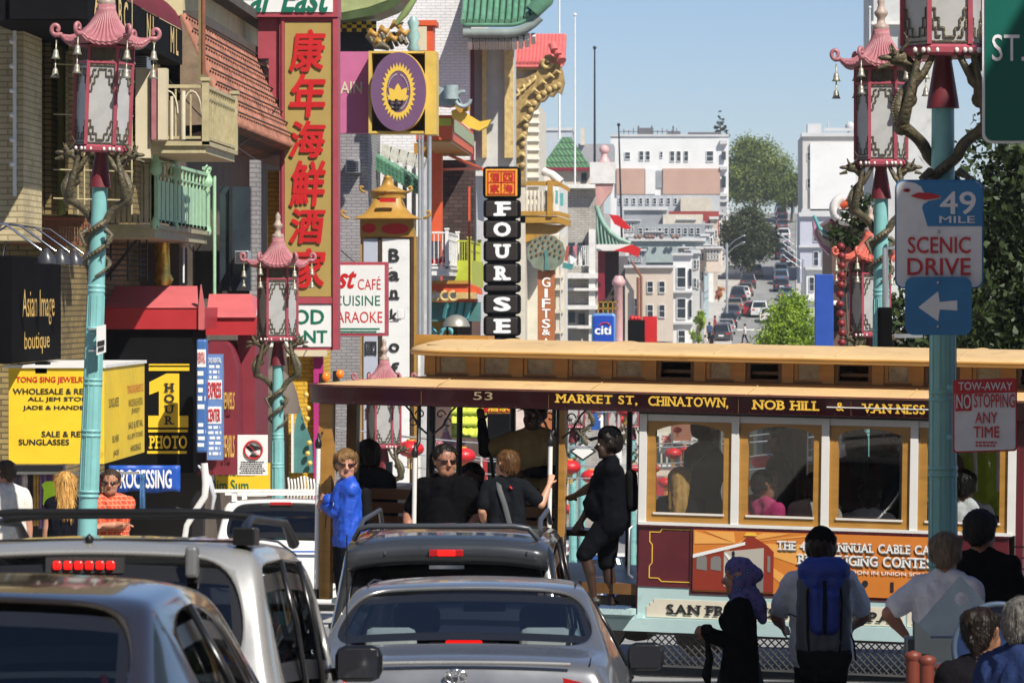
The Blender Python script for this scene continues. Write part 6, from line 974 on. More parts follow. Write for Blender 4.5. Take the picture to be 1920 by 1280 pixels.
o1=rrect(X(750,.3,655),-X(750,.3,655),.16,2.24,.55); z0,z1,zt=Z(673,.3,1100),Z(665,.3,1100),Z(640,1.0,1100)
def inset(poly,q): return [(a[0]*(1-q*.06),1.2+(a[1]-1.2)*(1-q)) for a in poly]
o=ringsurf([[(a[0],a[1],z0) for a in inset(o1,.12)],[(a[0],a[1],z0+.01) for a in inset(o1,.0)],[(a[0],a[1],z1) for a in inset(o1,-.01)],[(a[0],a[1],z1+.03) for a in inset(o1,.02)]]+[[(a[0],a[1],z1+.03+(zt-z1-.03)*(1-(1-q)**2)) for a in inset(o1,q)] for q in (.15,.4,.7,.999)],M_ctan,'upper_roof',cc)
g=G()
for u in np.arange(xc0+.6,xc1,1.15): g.tube([(u,1.2+(-1.04+2.08*q)*.97,z1+.034+(zt-z1-.03)*(1-(abs(2*q-1))**2)*.985) for q in np.linspace(0,1,13)],.007,5)
for u in np.arange(xc0+.3,xc1,1.5): g.tube([(u,.44-.6*q,zE-.008+(zCB-zE+.01)*((1-q)**.75)) for q in np.linspace(0,1,8)],.005,5)
g.build('canvas_seam',M_ctan,cc)
g=G(); rr=inset(o1,-.022); n=len(rr); g.grid([[(a[0],a[1],z1-.012) for a in rr+rr[:1]],[(a[0],a[1],z1+.012) for a in rr+rr[:1]]]); o=g.build('roof_bead',M_wood,cc); o.modifiers.new('thick','SOLIDIFY').thickness=.03
zr=Z(640,1.2,850); G().box(X(784,1.2,640),X(921,1.2,640),1.1,1.3,zr-.06,Z(628,1.2,850)).build('roof_plank',M_wood,cc)
b=C(855,636,1.2); g=G(); g.lathe([(.05,0),(.03,.06),(.03,.14)],b,10); g.tube([(b[0]-.09,b[1],b[2]),(b[0]-.09,b[1],b[2]+.12),(b[0],b[1],b[2]+.15)],.012,6); o=g.build('bell_post',M_cblack,cc); G().lathe([(.135,.125),(.13,.15),(.10,.2),(.05,.232),(0,.24)],b,20).build('bell',mat('dull bell bronze',(.3,.29,.25),.4,metal=.5,var=.15),o)
for px,py,w in ((611,706,.25),(637,701,.6)): b=C(px,py,w); g=G(); g.ball(b,.045,0,10,8); o=g.build('marker_lamp',mat('amber lens',(.75,.2,.02),.2,var=.1),cc); G().box(b[0]-.06,b[0]-.01,b[1]-.03,b[1]+.03,b[2]-.08,b[2]+.03).build('housing',M_cblack,o)
b=C(787,726,.3); G().lathe([(.06,-.03),(.03,0),(.022,.08),(0,.085)],b,10).build('roof_peg',M_ctan,cc)
# ---- floor, step, underframe
zF,zS,zG_=Z(1096),Z(1141),Z(1240)
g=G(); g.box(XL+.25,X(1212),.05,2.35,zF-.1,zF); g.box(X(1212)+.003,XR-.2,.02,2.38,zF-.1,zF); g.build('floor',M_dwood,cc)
g=G(); g.box(XL+.4,X(1197),-.16,.2,zS-.05,zS); g.build('running_board',M_cblue,cc); g=G(); [g.box(X(1100)+k*.035,X(1100)+k*.035+.016,-.15,.18,zS+.004,zS+.016) for k in range(13)]; g.build('step_grating',mat('blue steel grating',(.1,.16,.3),.4,metal=.4,var=.1),cc)
g=G(); CB(g,1108,1152,1212,1180,-.05,.3); g.build('step_riser',M_cblue,cc)
g=G(); g.box(X(1215),XR-.3,.3,2.1,zG_+.3,zF-.1); g.build('underframe',M_cblack,cc)
for s in (-2.3,-1.3,1.3,2.3):
    for w in (.5,1.8): g=G(); v=[(s+.27*math.cos(a),w+q*.1,zG_+.28+.27*math.sin(a)) for q in (0,1) for a in np.linspace(0,6.2832,20,endpoint=False)]; g.add(v,[tuple(range(20)),tuple(range(39,19,-1))]+[(j,(j+1)%20,(j+1)%20+20,j+20) for j in range(20)]); g.build('wheel',mat('steel wheel',(.1,.09,.08),.5,metal=.5,var=.3),cc)
x0,x1=X(1218),X(1216)+2*abs(X(1216)); z0,z1=Z(1244),Z(1188); h=z1-z0; g=G(); st=.072; k=-int(h/st)-1
while x0+k*st<x1:
    for s in (0,1):
        a=x0+k*st; b=a+h; u0=max(0,(x0-a)/h); u1=min(1,(x1-a)/h)
        if u1>u0: g.bar((a+h*u0,-.0+s*.008,z0+h*(u0 if s else 1-u0)),(a+h*u1,s*.008,z0+h*(u1 if s else 1-u1)),.011)
    k+=1
g.box(x0,x1,-.012,.012,z0-.02,z0); g.box(x0,x1,-.012,.012,z1,z1+.02); g.build('mesh_guard',mat('grey guard wire',(.09,.09,.09),.5,metal=.3,var=.2),cc)
# ---- closed saloon: near side
W=[(1213,1376),(1382,1546),(1550,1712),(1717,1893)]
g=G(); CB(g,1200,1095,1893,1158,-.02,.06); g.build('lower_panel',M_cblue,cc); g=G(); g.box(X(1200),X(1893),-.07,.06,Z(1182),Z(1157)); g.box(X(1100),X(1200),-.07,.06,Z(1182),Z(1160)); g.build('sill_step',M_cblue,cc)
p=[]; a0,a1,zb,zc=X(1217),X(1700),Z(1155),Z(1121); g=G(); q=.035
g.prism([(a0,zb),(a1,zb),(a1,zc),(a0+2*q,zc),(a0+2*q,zc-q),(a0+q,zc-q),(a0+q,zc-2*q),(a0,zc-2*q)],-.026,-.02); g.build('plaque',M_ccream,cc); g=G(); g.box(X(1706),X(1886),-.026,-.02,zb,zc); g.build('plaque',M_ccream,cc)
ctext('SAN FRANCISCO MUNICIPAL',1250,1130,1688,1149,M_ink,-.028,bold=.03,at=1215); ctext('RAILWAY',1712,1130,1870,1149,M_ink,-.028,bold=.03,at=1215)
g=G(); CB(g,1200,984,1893,1095,-.015,.05); g.build('side_panel',M_cmar,cc); g=G(); g.box(X(1200),X(1893),-.03,.05,Z(1098),Z(1095)+.004); g.box(X(1200),X(1893),-.035,.05,Z(986),Z(983)); g.build('moulding',M_cmar,cc)
g=G(); pts=[(1221,996),(1240,996),(1244,990),(1300,990),(1300,1088),(1244,1088),(1238,1082),(1221,1082),(1221,1060),(1226,1054),(1226,1020),(1221,1014),(1221,996)]
for a,b in zip(pts,pts[1:]): g.bar((X(a[0]),-.018,Z(a[1])),(X(b[0]),-.018,Z(b[1])),.008)
g.build('pinstripe',M_cgold,cc)
g=G(); [g.ball((x,-.036,z),.008,0,6,4) for x in np.arange(X(1206),X(1890),.085) for z in (Z(984.5),)]; [g.ball((x,ly-.002,Z(767)),.006,0,6,4) for x in np.arange(X(640),X(1900),.16)]; g.build('rivet',M_cmar,cc)
g=G(); [g.box(x-.003,x+.003,ly-.004,ly,zL0+.004,zL1-.004) for x in (X(797),X(1035),X(1390),X(1600))]; g.build('board_joint',M_dwood,cc)
# banner
bx0,bx1,bz0,bz1=X(1304),X(1775),Z(1103),Z(989); G().box(bx0-.03,bx1+.03,-.03,-.016,bz0-.03,bz1+.03).build('banner_frame',M_cmar,cc); ban=G().box(bx0,bx1,-.042,-.031,bz0,bz1).build('banner',mat('banner orange',(.62,.2,.03),.45,var=.06),cc)
def bp(u,v): return (bx0+(bx1-bx0)*u,bz0+(bz1-bz0)*v)
g=G(); cx,cz=bp(.17,.8)
for k in range(9):
    a=R(-80+k*36); w=R(9); L_=.9
    poly=[(cx,cz)]+[(min(max(cx+L_*math.cos(a+s),bx0+.01),bx1-.01),min(max(cz+L_*math.sin(a+s),bz0+.01),bz1-.01)) for s in (-w,w)]
    g.prism(poly,-.0445-.0002*k,-.043)
g.build('banner_rays',mat('banner light orange',(.8,.38,.09),.45,var=0),ban)
def bpoly(uv,m,nm,k=0): return G().prism([bp(*q) for q in uv],-.0475-.0015*k,-.0465-.0015*k).build(nm,m,ban)
M_bred=mat('banner car red',(.26,.03,.015),.45,var=0); M_bgrey=mat('banner grey',(.2,.19,.18),.45,var=0)
bpoly([(.0,.02),(.0,.52),(.17,.72),(.215,.9),(.235,.98),(.25,.9),(.3,.78),(.325,.68),(.325,.02)],M_bred,'banner_car'); bpoly([(0,.6),(.21,.83),(.21,.78),(0,.54)],M_lwhite,'banner_roof',1); bpoly([(.125,.1),(.125,.66),(.285,.74),(.285,.02),(.2,.02)],mat('banner pale',(.45,.42,.36),.45,var=0),'banner_cabin',1); bpoly([(.15,.02),(.15,.3),(.285,.32),(.285,.02)],M_bgrey,'banner_floor',2)
for u in (.015,.072): bpoly([(u,.36),(u,.54),(u+.015,.58),(u+.036,.58),(u+.042,.54),(u+.042,.34)],M_bgrey,'banner_window',2)
bpoly([(.3,.36),(.3,.62),(.312,.6),(.312,.34)],M_bgrey,'banner_window',2); bpoly([(.205,.93),(.215,.985),(.25,.985),(.26,.93)],M_cgold,'banner_bell',2); bpoly([(.15,.3),(.152,.52),(.16,.6),(.168,.6),(.175,.5),(.18,.3)],M_ink,'banner_figure',3); bpoly([(.158,.6),(.157,.66),(.165,.68),(.17,.64),(.168,.6)],M_ink,'banner_figure',3); bpoly([(.128,.62),(.135,.64),(.155,.56),(.15,.5)],M_lwhite,'banner_figure',4)
def btext(b,u0,v0,u1,v1,m,k=0,serif=True,bold=.03): a,c=bp(u0,v0),bp(u1,v1); text(b,(a[0],a[1],c[0],c[1]),0,m,ban,bold=bold,serif=serif,local=((0,-.0455-.002*k,0),(1,0,0),(0,0,1)))
for dx,m,k in ((.004,M_bgrey,0),(0,M_lwhite,1)): btext('THE 47TH ANNUAL CABLE CAR',.338+dx,.72-dx*4,.975+dx,.87-dx*4,m,k); btext('BELL RINGING CONTEST',.42+dx,.50-dx*4,.985+dx,.67-dx*4,m,k)
btext('JUNE 9 AT 12 NOON IN UNION SQUARE',.42,.35,.975,.43,M_lwhite,0,False,.02); bpoly(ell(.69,.22,.012,.055,16),M_ink,'banner_badge'); bpoly([(.79,.1),(.79,.26),(.803,.26),(.803,.1)],M_ink,'banner_badge')
# windows
def frame_hole(outer,inner,y0,y1,name,m,par,n=48):
    c=(sum(p[0] for p in inner)/len(inner),sum(p[1] for p in inner)/len(inner)); an=sorted([math.atan2(q[1]-c[1],q[0]-c[0])%(2*math.pi) for q in outer+inner]+[2*math.pi*k/n for k in range(n)]); n=len(an); vs=[]
    A=[ray(outer,c,a) for a in an]; B=[ray(inner,c,a) for a in an]
    for y in (y0,y1): vs+=[(p[0],y,p[1]) for p in A]+[(p[0],y,p[1]) for p in B]
    fs=[]
    for k in range(n): j=(k+1)%n; fs+=[(k,j,n+j,n+k),(2*n+j,2*n+k,3*n+k,3*n+j),(k,2*n+k,2*n+j,j),(n+j,3*n+j,3*n+k,n+k)]
    return G().add(vs,fs).build(name,m,par)
zW0,zW1,zg0,zg1,zga=Z(977),Z(788),Z(959),Z(806),Z(797)
for side,wy in (('near',0),('far',2.32)):
    g=G(); edges=[X(1206)]+[X((W[k][1]+W[k+1][0])/2) for k in range(3)]+[X(1898)]; sgn=-1 if wy==0 else 1
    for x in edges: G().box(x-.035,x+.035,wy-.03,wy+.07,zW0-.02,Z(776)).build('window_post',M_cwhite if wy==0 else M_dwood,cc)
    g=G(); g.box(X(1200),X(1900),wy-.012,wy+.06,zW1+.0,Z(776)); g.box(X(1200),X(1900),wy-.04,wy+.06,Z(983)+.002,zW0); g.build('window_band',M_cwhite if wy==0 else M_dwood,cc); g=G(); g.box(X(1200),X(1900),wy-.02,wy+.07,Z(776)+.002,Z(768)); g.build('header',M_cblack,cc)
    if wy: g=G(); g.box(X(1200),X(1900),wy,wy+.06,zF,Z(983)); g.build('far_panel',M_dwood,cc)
    for k in range(4):
        x0,x1=edges[k]+.038,edges[k+1]-.038; i0,i1=x0+.075,x1-.075; arc=[(i0+(i1-i0)*q,zg1+(zga-zg1+.02)*math.sin(math.pi*q)**.8) for q in np.linspace(1,0,13)]
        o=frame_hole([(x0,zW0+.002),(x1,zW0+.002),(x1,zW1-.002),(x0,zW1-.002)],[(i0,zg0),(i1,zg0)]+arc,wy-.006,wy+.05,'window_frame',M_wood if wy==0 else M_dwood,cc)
        if wy==0: G().add([(i0-.01,.03,zg0-.01),(i1+.01,.03,zg0-.01),(i1+.01,.03,zga+.03),(i0-.01,.03,zga+.03)],[(0,1,2,3)]).build('pane',M_cglass,o)
        g=G(); g.box(i0-.01,i1+.01,wy-.02,wy-.006,zg0-.018,zg0); g.build('sill_bead',M_cwhite,o)
g=G(); g.box(X(1196),X(1206)-.037,.0,.1,zF-.3,Z(768)); g.box(X(1196),X(1206)-.037,2.28,2.38,zF-.1,Z(768)); g.box(X(1899)+.036,X(1899)+.1,0,.1,zF-.3,Z(768)); g.build('corner_pillar',M_cmar,cc)
for xx in (1200,1896): g=G(); x=X(xx); g.box(x-.02,x+.02,.1,.75,zF,Z(983)); g.box(x-.02,x+.02,1.65,2.28,zF,Z(983)); g.build('bulkhead',M_dwood,cc)
g=G(); g.box(X(1216),X(1885),.1,.5,zF+.38,zF+.43); g.box(X(1216),X(1885),1.88,2.25,zF+.38,zF+.43); g.build('saloon_bench',M_dwood,cc)
g=G(); [g.tube([(X(px,1.2),1.2,zF),(X(px,1.2),1.2,Z(772))],.018,8) for px in (1395,1690)]; g.build('saloon_pole',M_cwhite,cc)
# ---- open platform
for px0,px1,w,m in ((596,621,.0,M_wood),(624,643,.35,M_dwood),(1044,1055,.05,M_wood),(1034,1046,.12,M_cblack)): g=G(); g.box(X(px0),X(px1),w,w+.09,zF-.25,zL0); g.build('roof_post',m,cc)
for px,w in ((803,.02),(812,.75),(818,2.3),(660,2.3),(1050,2.3)): g=G(); g.tube([(X(px),w,zF),(X(px),w,zL0)],.03,10); o=g.build('iron_post',M_cblack,cc)
for px,w in ((804,.02),(1046,.05)):
    for s in (-1,1):
        x=X(px); g=G(); g.tube([(x+s*.02,w,zL0-.28),(x+s*.12,w,zL0-.2),(x+s*.2,w,zL0-.06),(x+s*.26,w,zL0)],.01,6); g.tube([(x+s*(.1+.05*math.cos(a)*(1-a/8)),w,zL0-.09+.05*math.sin(a)*(1-a/8)) for a in np.linspace(0,6,14)],.007,5); g.tube([(x+s*(.17+.035*math.cos(a)),w,zL0-.16+.035*math.sin(a)) for a in np.linspace(0,5.5,12)],.006,5); g.build('scroll_bracket',M_cblack,cc)
for px,pt,pb in ((603,836,1110),(784,853,1080),(1037,832,1035)):
    x=X(px); zt,zb=Z(pt,-.1,px),Z(pb,-.1,px); o=G().tube([(x,-.1,zb),(x,-.1,zt)],.022,12).build('grab_pole',M_cwhite,cc); g=G(); g.lathe([(.026,-.02),(.034,.01),(.03,.05),(.012,.075),(.01,.12)],(x,-.1,zt),10); g.tube([(x,-.1,zt+.05),(x,.0,zt+.12),(x,.0,zL0 if px!=603 else zt+.13)],.02 if px!=603 else .01,8); g.lathe([(.03,-.06),(.03,.03)],(x,-.1,zb),10); g.build('pole_socket',M_cblack,o)
g=G(); g.box(X(655),X(1010),.15,.55,zF+.3,zF+.36); g.box(X(655),X(1010),1.85,2.25,zF+.3,zF+.36); g.box(X(655),X(1010),.5,.56,zF,zF+.3); g.build('outside_bench',M_dwood,cc)
g=G(); [g.box(X(655),X(1010),.56,.6,zF+.42+k*.13,zF+.52+k*.13) for k in range(3)]; g.build('bench_back',M_dwood,cc)
g=G(); g.tube([(X(925,1.2),1.2,zF),(X(955,1.2),1.2,zF+1.0)],.025,8); g.tube([(X(945,1.3),1.35,zF),(X(915,1.3),1.35,zF+1.15)],.02,8); g.build('grip_lever',M_cblack,cc)
g=G(); g.box(X(600),X(645),.2,2.2,zF,zF+.75); g.build('end_panel',M_cmar,cc); g=G(); g.box(X(658,2.0),X(735,2.0),2.28,2.33,zF+.6,zF+.66); g.box(X(705,2.0),X(715,2.0),2.28,2.33,zF+.2,zF+.95); g.build('rail_board',mat('slate blue wood',(.05,.065,.085),.5,var=.1),cc)
g=G(); x=X(1192); g.tube([(x,-.06,Z(985)),(x-.02,-.12,Z(990)),(x-.02,-.12,Z(1075)),(x,-.06,Z(1082))],.012,6); g.build('hand_rail',M_steel,cc)
g=G(); g.tube([C(610,990,.0),C(614,930,.0)],.004,4); g.build('signal_cord',M_cblack,cc)
# small white headlamp side lattice at far right
g=G(); [g.box(X(1903),X(1935),.0,.03,Z(1000+k*20),Z(1003+k*20)) for k in range(5)]; g.build('end_gate',M_cblack,cc)
# ================================================================ the cars in the near lanes
M_silver=mat('silver paint',(.25,.255,.265),.3,metal=.7,var=.03,coat=.7); M_silver2=mat('pale silver paint',(.46,.455,.435),.27,metal=.6,var=.03,coat=.7); M_blackcar=mat('black car paint',(.012,.013,.015),.16,var=.1,coat=1.); M_browncar=mat('black brown car paint',(.016,.012,.010),.16,var=.1,coat=1.); M_whitecar=mat('white car paint',(.7,.7,.68),.25,var=.03,coat=.6)
M_cgl=glass('car tinted glass',(.66,.74,.80),.21,.015); M_cgd=glass('car dark glass',(.07,.08,.09),.09,.015); M_frit=mat('window edge black',(.01,.01,.011),.25,var=0); M_int=mat('dark car interior',(.02,.02,.022),.8,var=.2); M_plast=mat('black plastic',(.008,.008,.009),.4,var=.2,spec=.25); M_chrome=mat('chrome',(.75,.76,.78),.15,metal=1,var=.05)
M_brake=mat('lit brake lamp',(.8,.008,.006),.3,var=0,emit=1.1); M_seatc=mat('pale grey seat cloth',(.40,.41,.38),.8,var=.1); M_lens=mat('tail lamp lens',(.35,.01,.012),.15,var=.15,coat=.5)
def near_car(name,label,Xc,Y,st,win_rear,win_side,win_front,paint,glass_m,cat='car',glass_side=None,pil=()):
    """st: stations (y, z top, half width of glass edge, half width of roof rail, z rail drop, z belt, half width belt); window faces are left open in the body and closed by glass set 8 mm inside"""
    sl_=(gz(Y+3.6)-gz(Y+.9))/2.7; loc=(Xc,Y,gz(Y+.9)-.9*sl_); t=thing(name,label,cat,loc); t.rotation_euler=(math.atan(sl_),0,0); ORG[t.name]=Vector((0,0,0))
    rings=[]
    for y,zt,we,wr,dr,zb,wb in st:
        h=[(0,zt),(we*.6,zt-.012),(we,zt-.03),(wr,zt-dr),(wr+.035+.0*(wb-wr),zt-dr-.055 if zt-dr-.055>zb+.02 else zb+.02),(wb,zb),(wb+.04,zb-.14),(wb+.045,.55),(wb+.0,.28)]
        rings.append([(-x,y,z) for x,z in h[:0:-1]]+[(x,y,z) for x,z in h])
    n=17; V=[p for r in rings for p in r]; F=[];T=[]
    for i in range(len(rings)-1):
        for j in range(n-1):
            q=min(j,15-j)  # 0 bottom .. 7 centre
            tag_=0
            if q>=6 and i in win_rear: tag_=1
            elif q>=6 and i in win_front: tag_=2
            elif q==3 and i in win_side: tag_=3
            F.append((i*n+j,i*n+j+1,(i+1)*n+j+1,(i+1)*n+j)); T.append(tag_)
    cap=[tuple(range(n-1,-1,-1)),tuple((len(rings)-1)*n+k for k in range(n))]
    def ev(faces,tags,lv):
        me=bpy.data.meshes.new('x'); me.from_pydata(V,[],faces); me.polygons.foreach_set('material_index',tags)
        for k in range(4): me.materials.append(None)
        o=bpy.data.objects.new('x',me); m=o.modifiers.new('s','SUBSURF'); m.levels=lv; m.render_levels=lv; return baked(o)
    me=ev([f for f,g_ in zip(F,T) if g_==0]+cap,[0]*(T.count(0)+2),3); me.materials.clear(); me.materials.append(paint); me.polygons.foreach_set('material_index',[0]*len(me.polygons)); me.polygons.foreach_set('use_smooth',[True]*len(me.polygons)); me.name='body'; o=bpy.data.objects.new('body',me); COL.objects.link(o); o.parent=t; m=o.modifiers.new('thick','SOLIDIFY'); m.thickness=.025; m.offset=-1
    me=ev(F+cap,T+[0,0],3); nv=[v.normal.copy() for v in me.vertices]; tags=[p.material_index for p in me.polygons]
    for tg,nm,gm in ((1,'rear_window',glass_m),(2,'windscreen',glass_m),(3,'side_window',glass_side or glass_m)):
        inn={v for p in me.polygons if p.material_index==tg for v in p.vertices}; out={v for p in me.polygons if p.material_index!=tg for v in p.vertices}
        for sd_ in ((0,) if tg<3 else (-1,1)):
            ids=[p for p in me.polygons if any(v in inn for v in p.vertices) and (sd_==0 or sd_*p.center.x>0)]
            if not ids: continue
            vm={};vs=[];fs=[];ms=[]
            for p in ids:
                f=[]
                for v in p.vertices:
                    if v not in vm: vm[v]=len(vs); vs.append(me.vertices[v].co-nv[v]*.012)
                    f.append(vm[v])
                fs.append(f); ms.append(1 if any(v in out for v in p.vertices) else 0)
            g=G(); g.add(vs,fs); g.m=ms; g.s=[True]*len(fs); o=g.build(nm,[gm,M_frit],t)
    for i in pil:
        for s in (-1,1):
            r=rings[i]; a=Vector(r[8+s*4]); b=Vector(r[8+s*5]); o=Vector((-s*.006,0,0)); g=G(); w=Vector((0,.03,0)); q=a.lerp(b,.5)+Vector((s*.012,0,0)); g.grid([[p+o-w,p+o+w] for p in (a,q,b)]); ob=g.build('window_pillar',M_frit,t); ob.modifiers.new('thick','SOLIDIFY').thickness=.02
    return t
def headrest(t,x,y,z,m,w=.24,h=.15): G().box(x-w/2,x+w/2,y-.05,y+.05,z,z+h).build('headrest',m,t,bevel=.045)
def mirror(t,x,y,z): g=G(); g.box(x-.11,x+.11,y-.08,y+.06,z-.085,z+.085); o=g.build('side_mirror',M_plast,t,bevel=.05); G().box(x-.09,x+.09,y-.088,y-.082,z-.065,z+.065).build('mirror_glass',mat('mirror glass',(.02,.02,.025),.05,var=0,spec=.9),o); g=G(); g.bar((x-.11,y,z-.05),(x-.2,y+.03,z-.08),.06); g.build('mirror_arm',M_plast,t)
def inside(t,y0,y1,w,zfl,seats,hr,m_hr):
    G().box(-w,w,y0,y1,.3,zfl).build('cabin_floor',M_int,t)
    for x,y,z in seats: G().box(x-.25,x+.25,y,y+.14,.4,z).build('seat',M_int,t,bevel=.05)
def wheels(t,ys,w):
    for y in ys:
        for s in (-1,1):
            g=G(); v=[(s*(w-.2*q),y+.32*math.cos(a),.32+.32*math.sin(a)) for q in (0,1) for a in np.linspace(0,6.2832,24,endpoint=False)]; g.add(v,[tuple(range(24)),tuple(range(47,23,-1))]+[(j,(j+1)%24,(j+1)%24+24,j+24) for j in range(24)]); g.build('wheel',mat('tyre',(.02,.02,.02),.8,var=0),t)
SED=[(-.02,.5,.62,.70,.03,.45,.74),(0,.72,.64,.74,.03,.64,.80),(.05,.97,.65,.73,.035,.84,.80),(.11,1.035,.655,.73,.04,.88,.81),(.56,1.07,.665,.72,.05,.92,.83),(.68,1.095,.655,.70,.05,.93,.835),(1.36,1.40,.565,.605,.05,.945,.86),(1.46,1.425,.56,.60,.05,.945,.865),(2.02,1.465,.56,.605,.055,.94,.87),(2.12,1.467,.56,.605,.055,.94,.87),(2.85,1.44,.55,.60,.055,.93,.865),(3.0,1.40,.56,.62,.06,.93,.86),(3.7,1.02,.66,.72,.05,.90,.83),(4.5,.86,.6,.68,.06,.76,.78),(4.75,.55,.5,.6,.06,.48,.68)]
t=near_car('silver_sedan','silver sedan seen from behind in the middle lane with pale headrests','',0,SED,(5,),(7,8,9),(11,),M_silver,M_cgl,pil=(8,)) if 0 else near_car('silver_sedan','silver sedan seen from behind in the middle lane with pale headrests',-1.16,20.0,[(a,b,c+(.10 if i in(4,5) else .07 if i in(6,7) else 0),d+(.075 if i in(4,5) else .05 if i in(6,7) else 0),e,f,g_) for i,(a,b,c,d,e,f,g_) in enumerate(SED)],(5,),(7,8,9),(11,),M_silver,M_cgl,pil=(8,))
wheels(t,(.95,3.75),.86); inside(t,.75,3.9,.72,.55,[],0,0); G().box(-.66,.66,.62,1.15,.9,1.03).build('parcel_shelf',mat('grey shelf',(.10,.11,.11),.9,var=.1),t); G().box(-.68,.68,1.15,1.3,.5,1.05).build('rear_seat',M_seatc,t,bevel=.05)
for x in (-.43,.43): headrest(t,x,1.22,1.02,M_seatc,.29,.15)
headrest(t,.0,1.2,1.02,M_seatc,.26,.05)
for x in (-.36,.38): G().box(x-.24,x+.24,2.2,2.34,.5,1.12).build('front_seat',M_int,t,bevel=.06); headrest(t,x,2.27,1.12,M_int,.28,.17)
G().box(-.13,.13,2.95,2.98,1.25,1.33).build('rear_view_mirror',M_plast,t,bevel=.02); G().box(-.68,.68,3.35,3.75,.6,1.0).build('dashboard',M_int,t)
G().box(-.10,.10,.76,.80,1.065,1.105).build('brake_lamp',M_brake,t,bevel=.01); G().box(-.2,.2,.79,.84,1.03,1.095).build('brake_lamp_housing',M_seatc,t,bevel=.02)
mirror(t,.97,3.05,.98)
g=G(); [g.tube([(s*.585,y,z+.004) for y,z in ((1.5,1.40),(2.0,1.432),(2.5,1.428),(2.85,1.405))],.006,5) for s in (-1,1)]; [g.tube([(s*.70,y,z) for y,z in ((.58,1.035),(.3,1.012),(.1,.985))],.005,5) for s in (-1,1)]; g.build('panel_gap',M_plast,t)
g=G(); [g.tube([(s*.885,2.16,.92),(s*.895,2.16,.6)],.006,5) for s in (-1,1)]; [g.tube([(s*.887,y,.86),(s*.889,y+.2,.86)],.014,6) for s in (-1,1) for y in (1.75,2.7)]; g.build('door_seam',M_plast,t)
y0=-.012; zc=.925; g=G()
for rx,rz,cx,cz in ((.056,.037,0,0),(.018,.036,0,0),(.038,.013,0,.015)): g.tube([(cx+rx*math.cos(a),-.002-.006*(rx<.05)+.03*(cz+rz*math.sin(a)>0)*0+.02,zc+cz+rz*math.sin(a)) for a in np.linspace(0,2*math.pi,32)],.006,6,cap=False)
g.build('emblem',M_chrome,t)
g=G(); g.tube([(x,.045,.998-.03*abs(x)**2) for x in np.linspace(-.6,.6,16)],.011,6); g.build('lid_edge_highlight',M_silver2,t)  # pale tube painted in as the highlight along the lid edge
for s in (-1,1): g=G(); g.pprism([(0,0)]*3,1,1) if 0 else g.prism([(s*.56,.92),(s*.80,.86),(s*.84,.72),(s*.62,.70)],-.012,.2); o=g.build('tail_lamp',M_lens,t,bevel=.03); G().ball((s*.68,-.01,.80),.05).build('reflector',M_chrome,o)
G().box(-.24,.24,-.03,-.015,.66,.80).build('number_plate',M_swhite,t,bevel=.008)
WAG=[(-.03,.5,.66,.72,.03,.45,.76),(-.01,.85,.70,.77,.03,.78,.82),(.04,1.00,.72,.79,.035,.90,.83),(.08,1.07,.715,.765,.04,.95,.835),(.33,1.555,.635,.69,.045,.99,.83),(.41,1.592,.63,.685,.05,.99,.83),(.53,1.612,.63,.685,.055,.985,.835),(1.05,1.625,.63,.69,.055,.98,.84),(1.15,1.628,.63,.69,.055,.98,.84),(1.85,1.62,.63,.69,.055,.96,.84),(1.93,1.618,.63,.69,.055,.96,.84),(2.62,1.56,.62,.68,.06,.95,.835),(2.78,1.50,.63,.68,.06,.95,.83),(3.45,1.08,.66,.72,.05,.93,.80),(4.2,.95,.6,.68,.06,.85,.76),(4.4,.6,.5,.6,.06,.5,.66)]
def wagon(name,label,Xc,Y,paint,glass_m,H=1.,glass_side=None): return near_car(name,label,Xc,Y,[(a,b*H if b>.6 else b,c,d,e,f*(1+(H-1)*.6),g_) for a,b,c,d,e,f,g_ in WAG],(3,),(4,5,6,7,8,9,10),(12,),paint,glass_m,'car',glass_side,(7,9))
t=wagon('silver_wagon','silver estate car with a black roof rack and a row of lit red brake lamps',-2.44,15.4,M_silver2,glass('wagon glass',(.16,.18,.2),.10,.015)); wheels(t,(.9,3.5),.84); inside(t,.3,3.6,.72,.6,[(-.36,2.0,1.1),(.36,2.0,1.1),(-.36,1.0,1.12),(.36,1.0,1.12)],0,0)
for x in (-.36,.36): headrest(t,x,2.07,1.12,M_int,.26,.19); headrest(t,x,1.07,1.13,M_int,.26,.14)
G().box(-.7,.7,3.1,3.5,.6,1.02).build('dashboard',M_int,t)
for k in range(6): G().box(-.128+k*.044,-.128+k*.044+.034,.28,.295,1.475,1.51).build('brake_lamp',M_brake,t,bevel=.008)
G().box(-.16,.16,.297,.36,1.46,1.525).build('brake_lamp_housing',M_int,t); g=G(); g.box(.42,.47,.24,.34,1.44,1.57); g.build('glass_hinge',mat('grey plastic',(.12,.125,.13),.5,var=.1),t,bevel=.015); g=G(); g.lathe([(.012,0),(.02,.03),(0,.05)],(-.0,.42,1.575),8); g.build('washer_nozzle',M_plast,t)
for s in (-1,1):
    g=G(); g.tube([(s*.64,.45,1.60),(s*.63,.62,1.66),(s*.62,.9,1.69),(s*.62,2.3,1.69),(s*.63,2.6,1.60)],[.03,.02,.02,.02,.03],8); g.box(s*.64-.045,s*.64+.045,.42,.62,1.575,1.65); g.build('roof_rail',M_plast,t,bevel=.01)
for y in (.95,1.9): g=G(); g.tube([(-.62,y,1.70),(-.4,y,1.72),(.4,y,1.72),(.62,y,1.70)],.016,8); g.build('cross_bar',M_plast,t)
g=G(); [g.bar((x,.5,1.585),(x,2.5,1.625),.03,.012) for x in (-.45,-.22,.0,.22,.45)]; g.build('roof_groove',M_silver2,t)
mirror(t,.955,2.45,1.04)
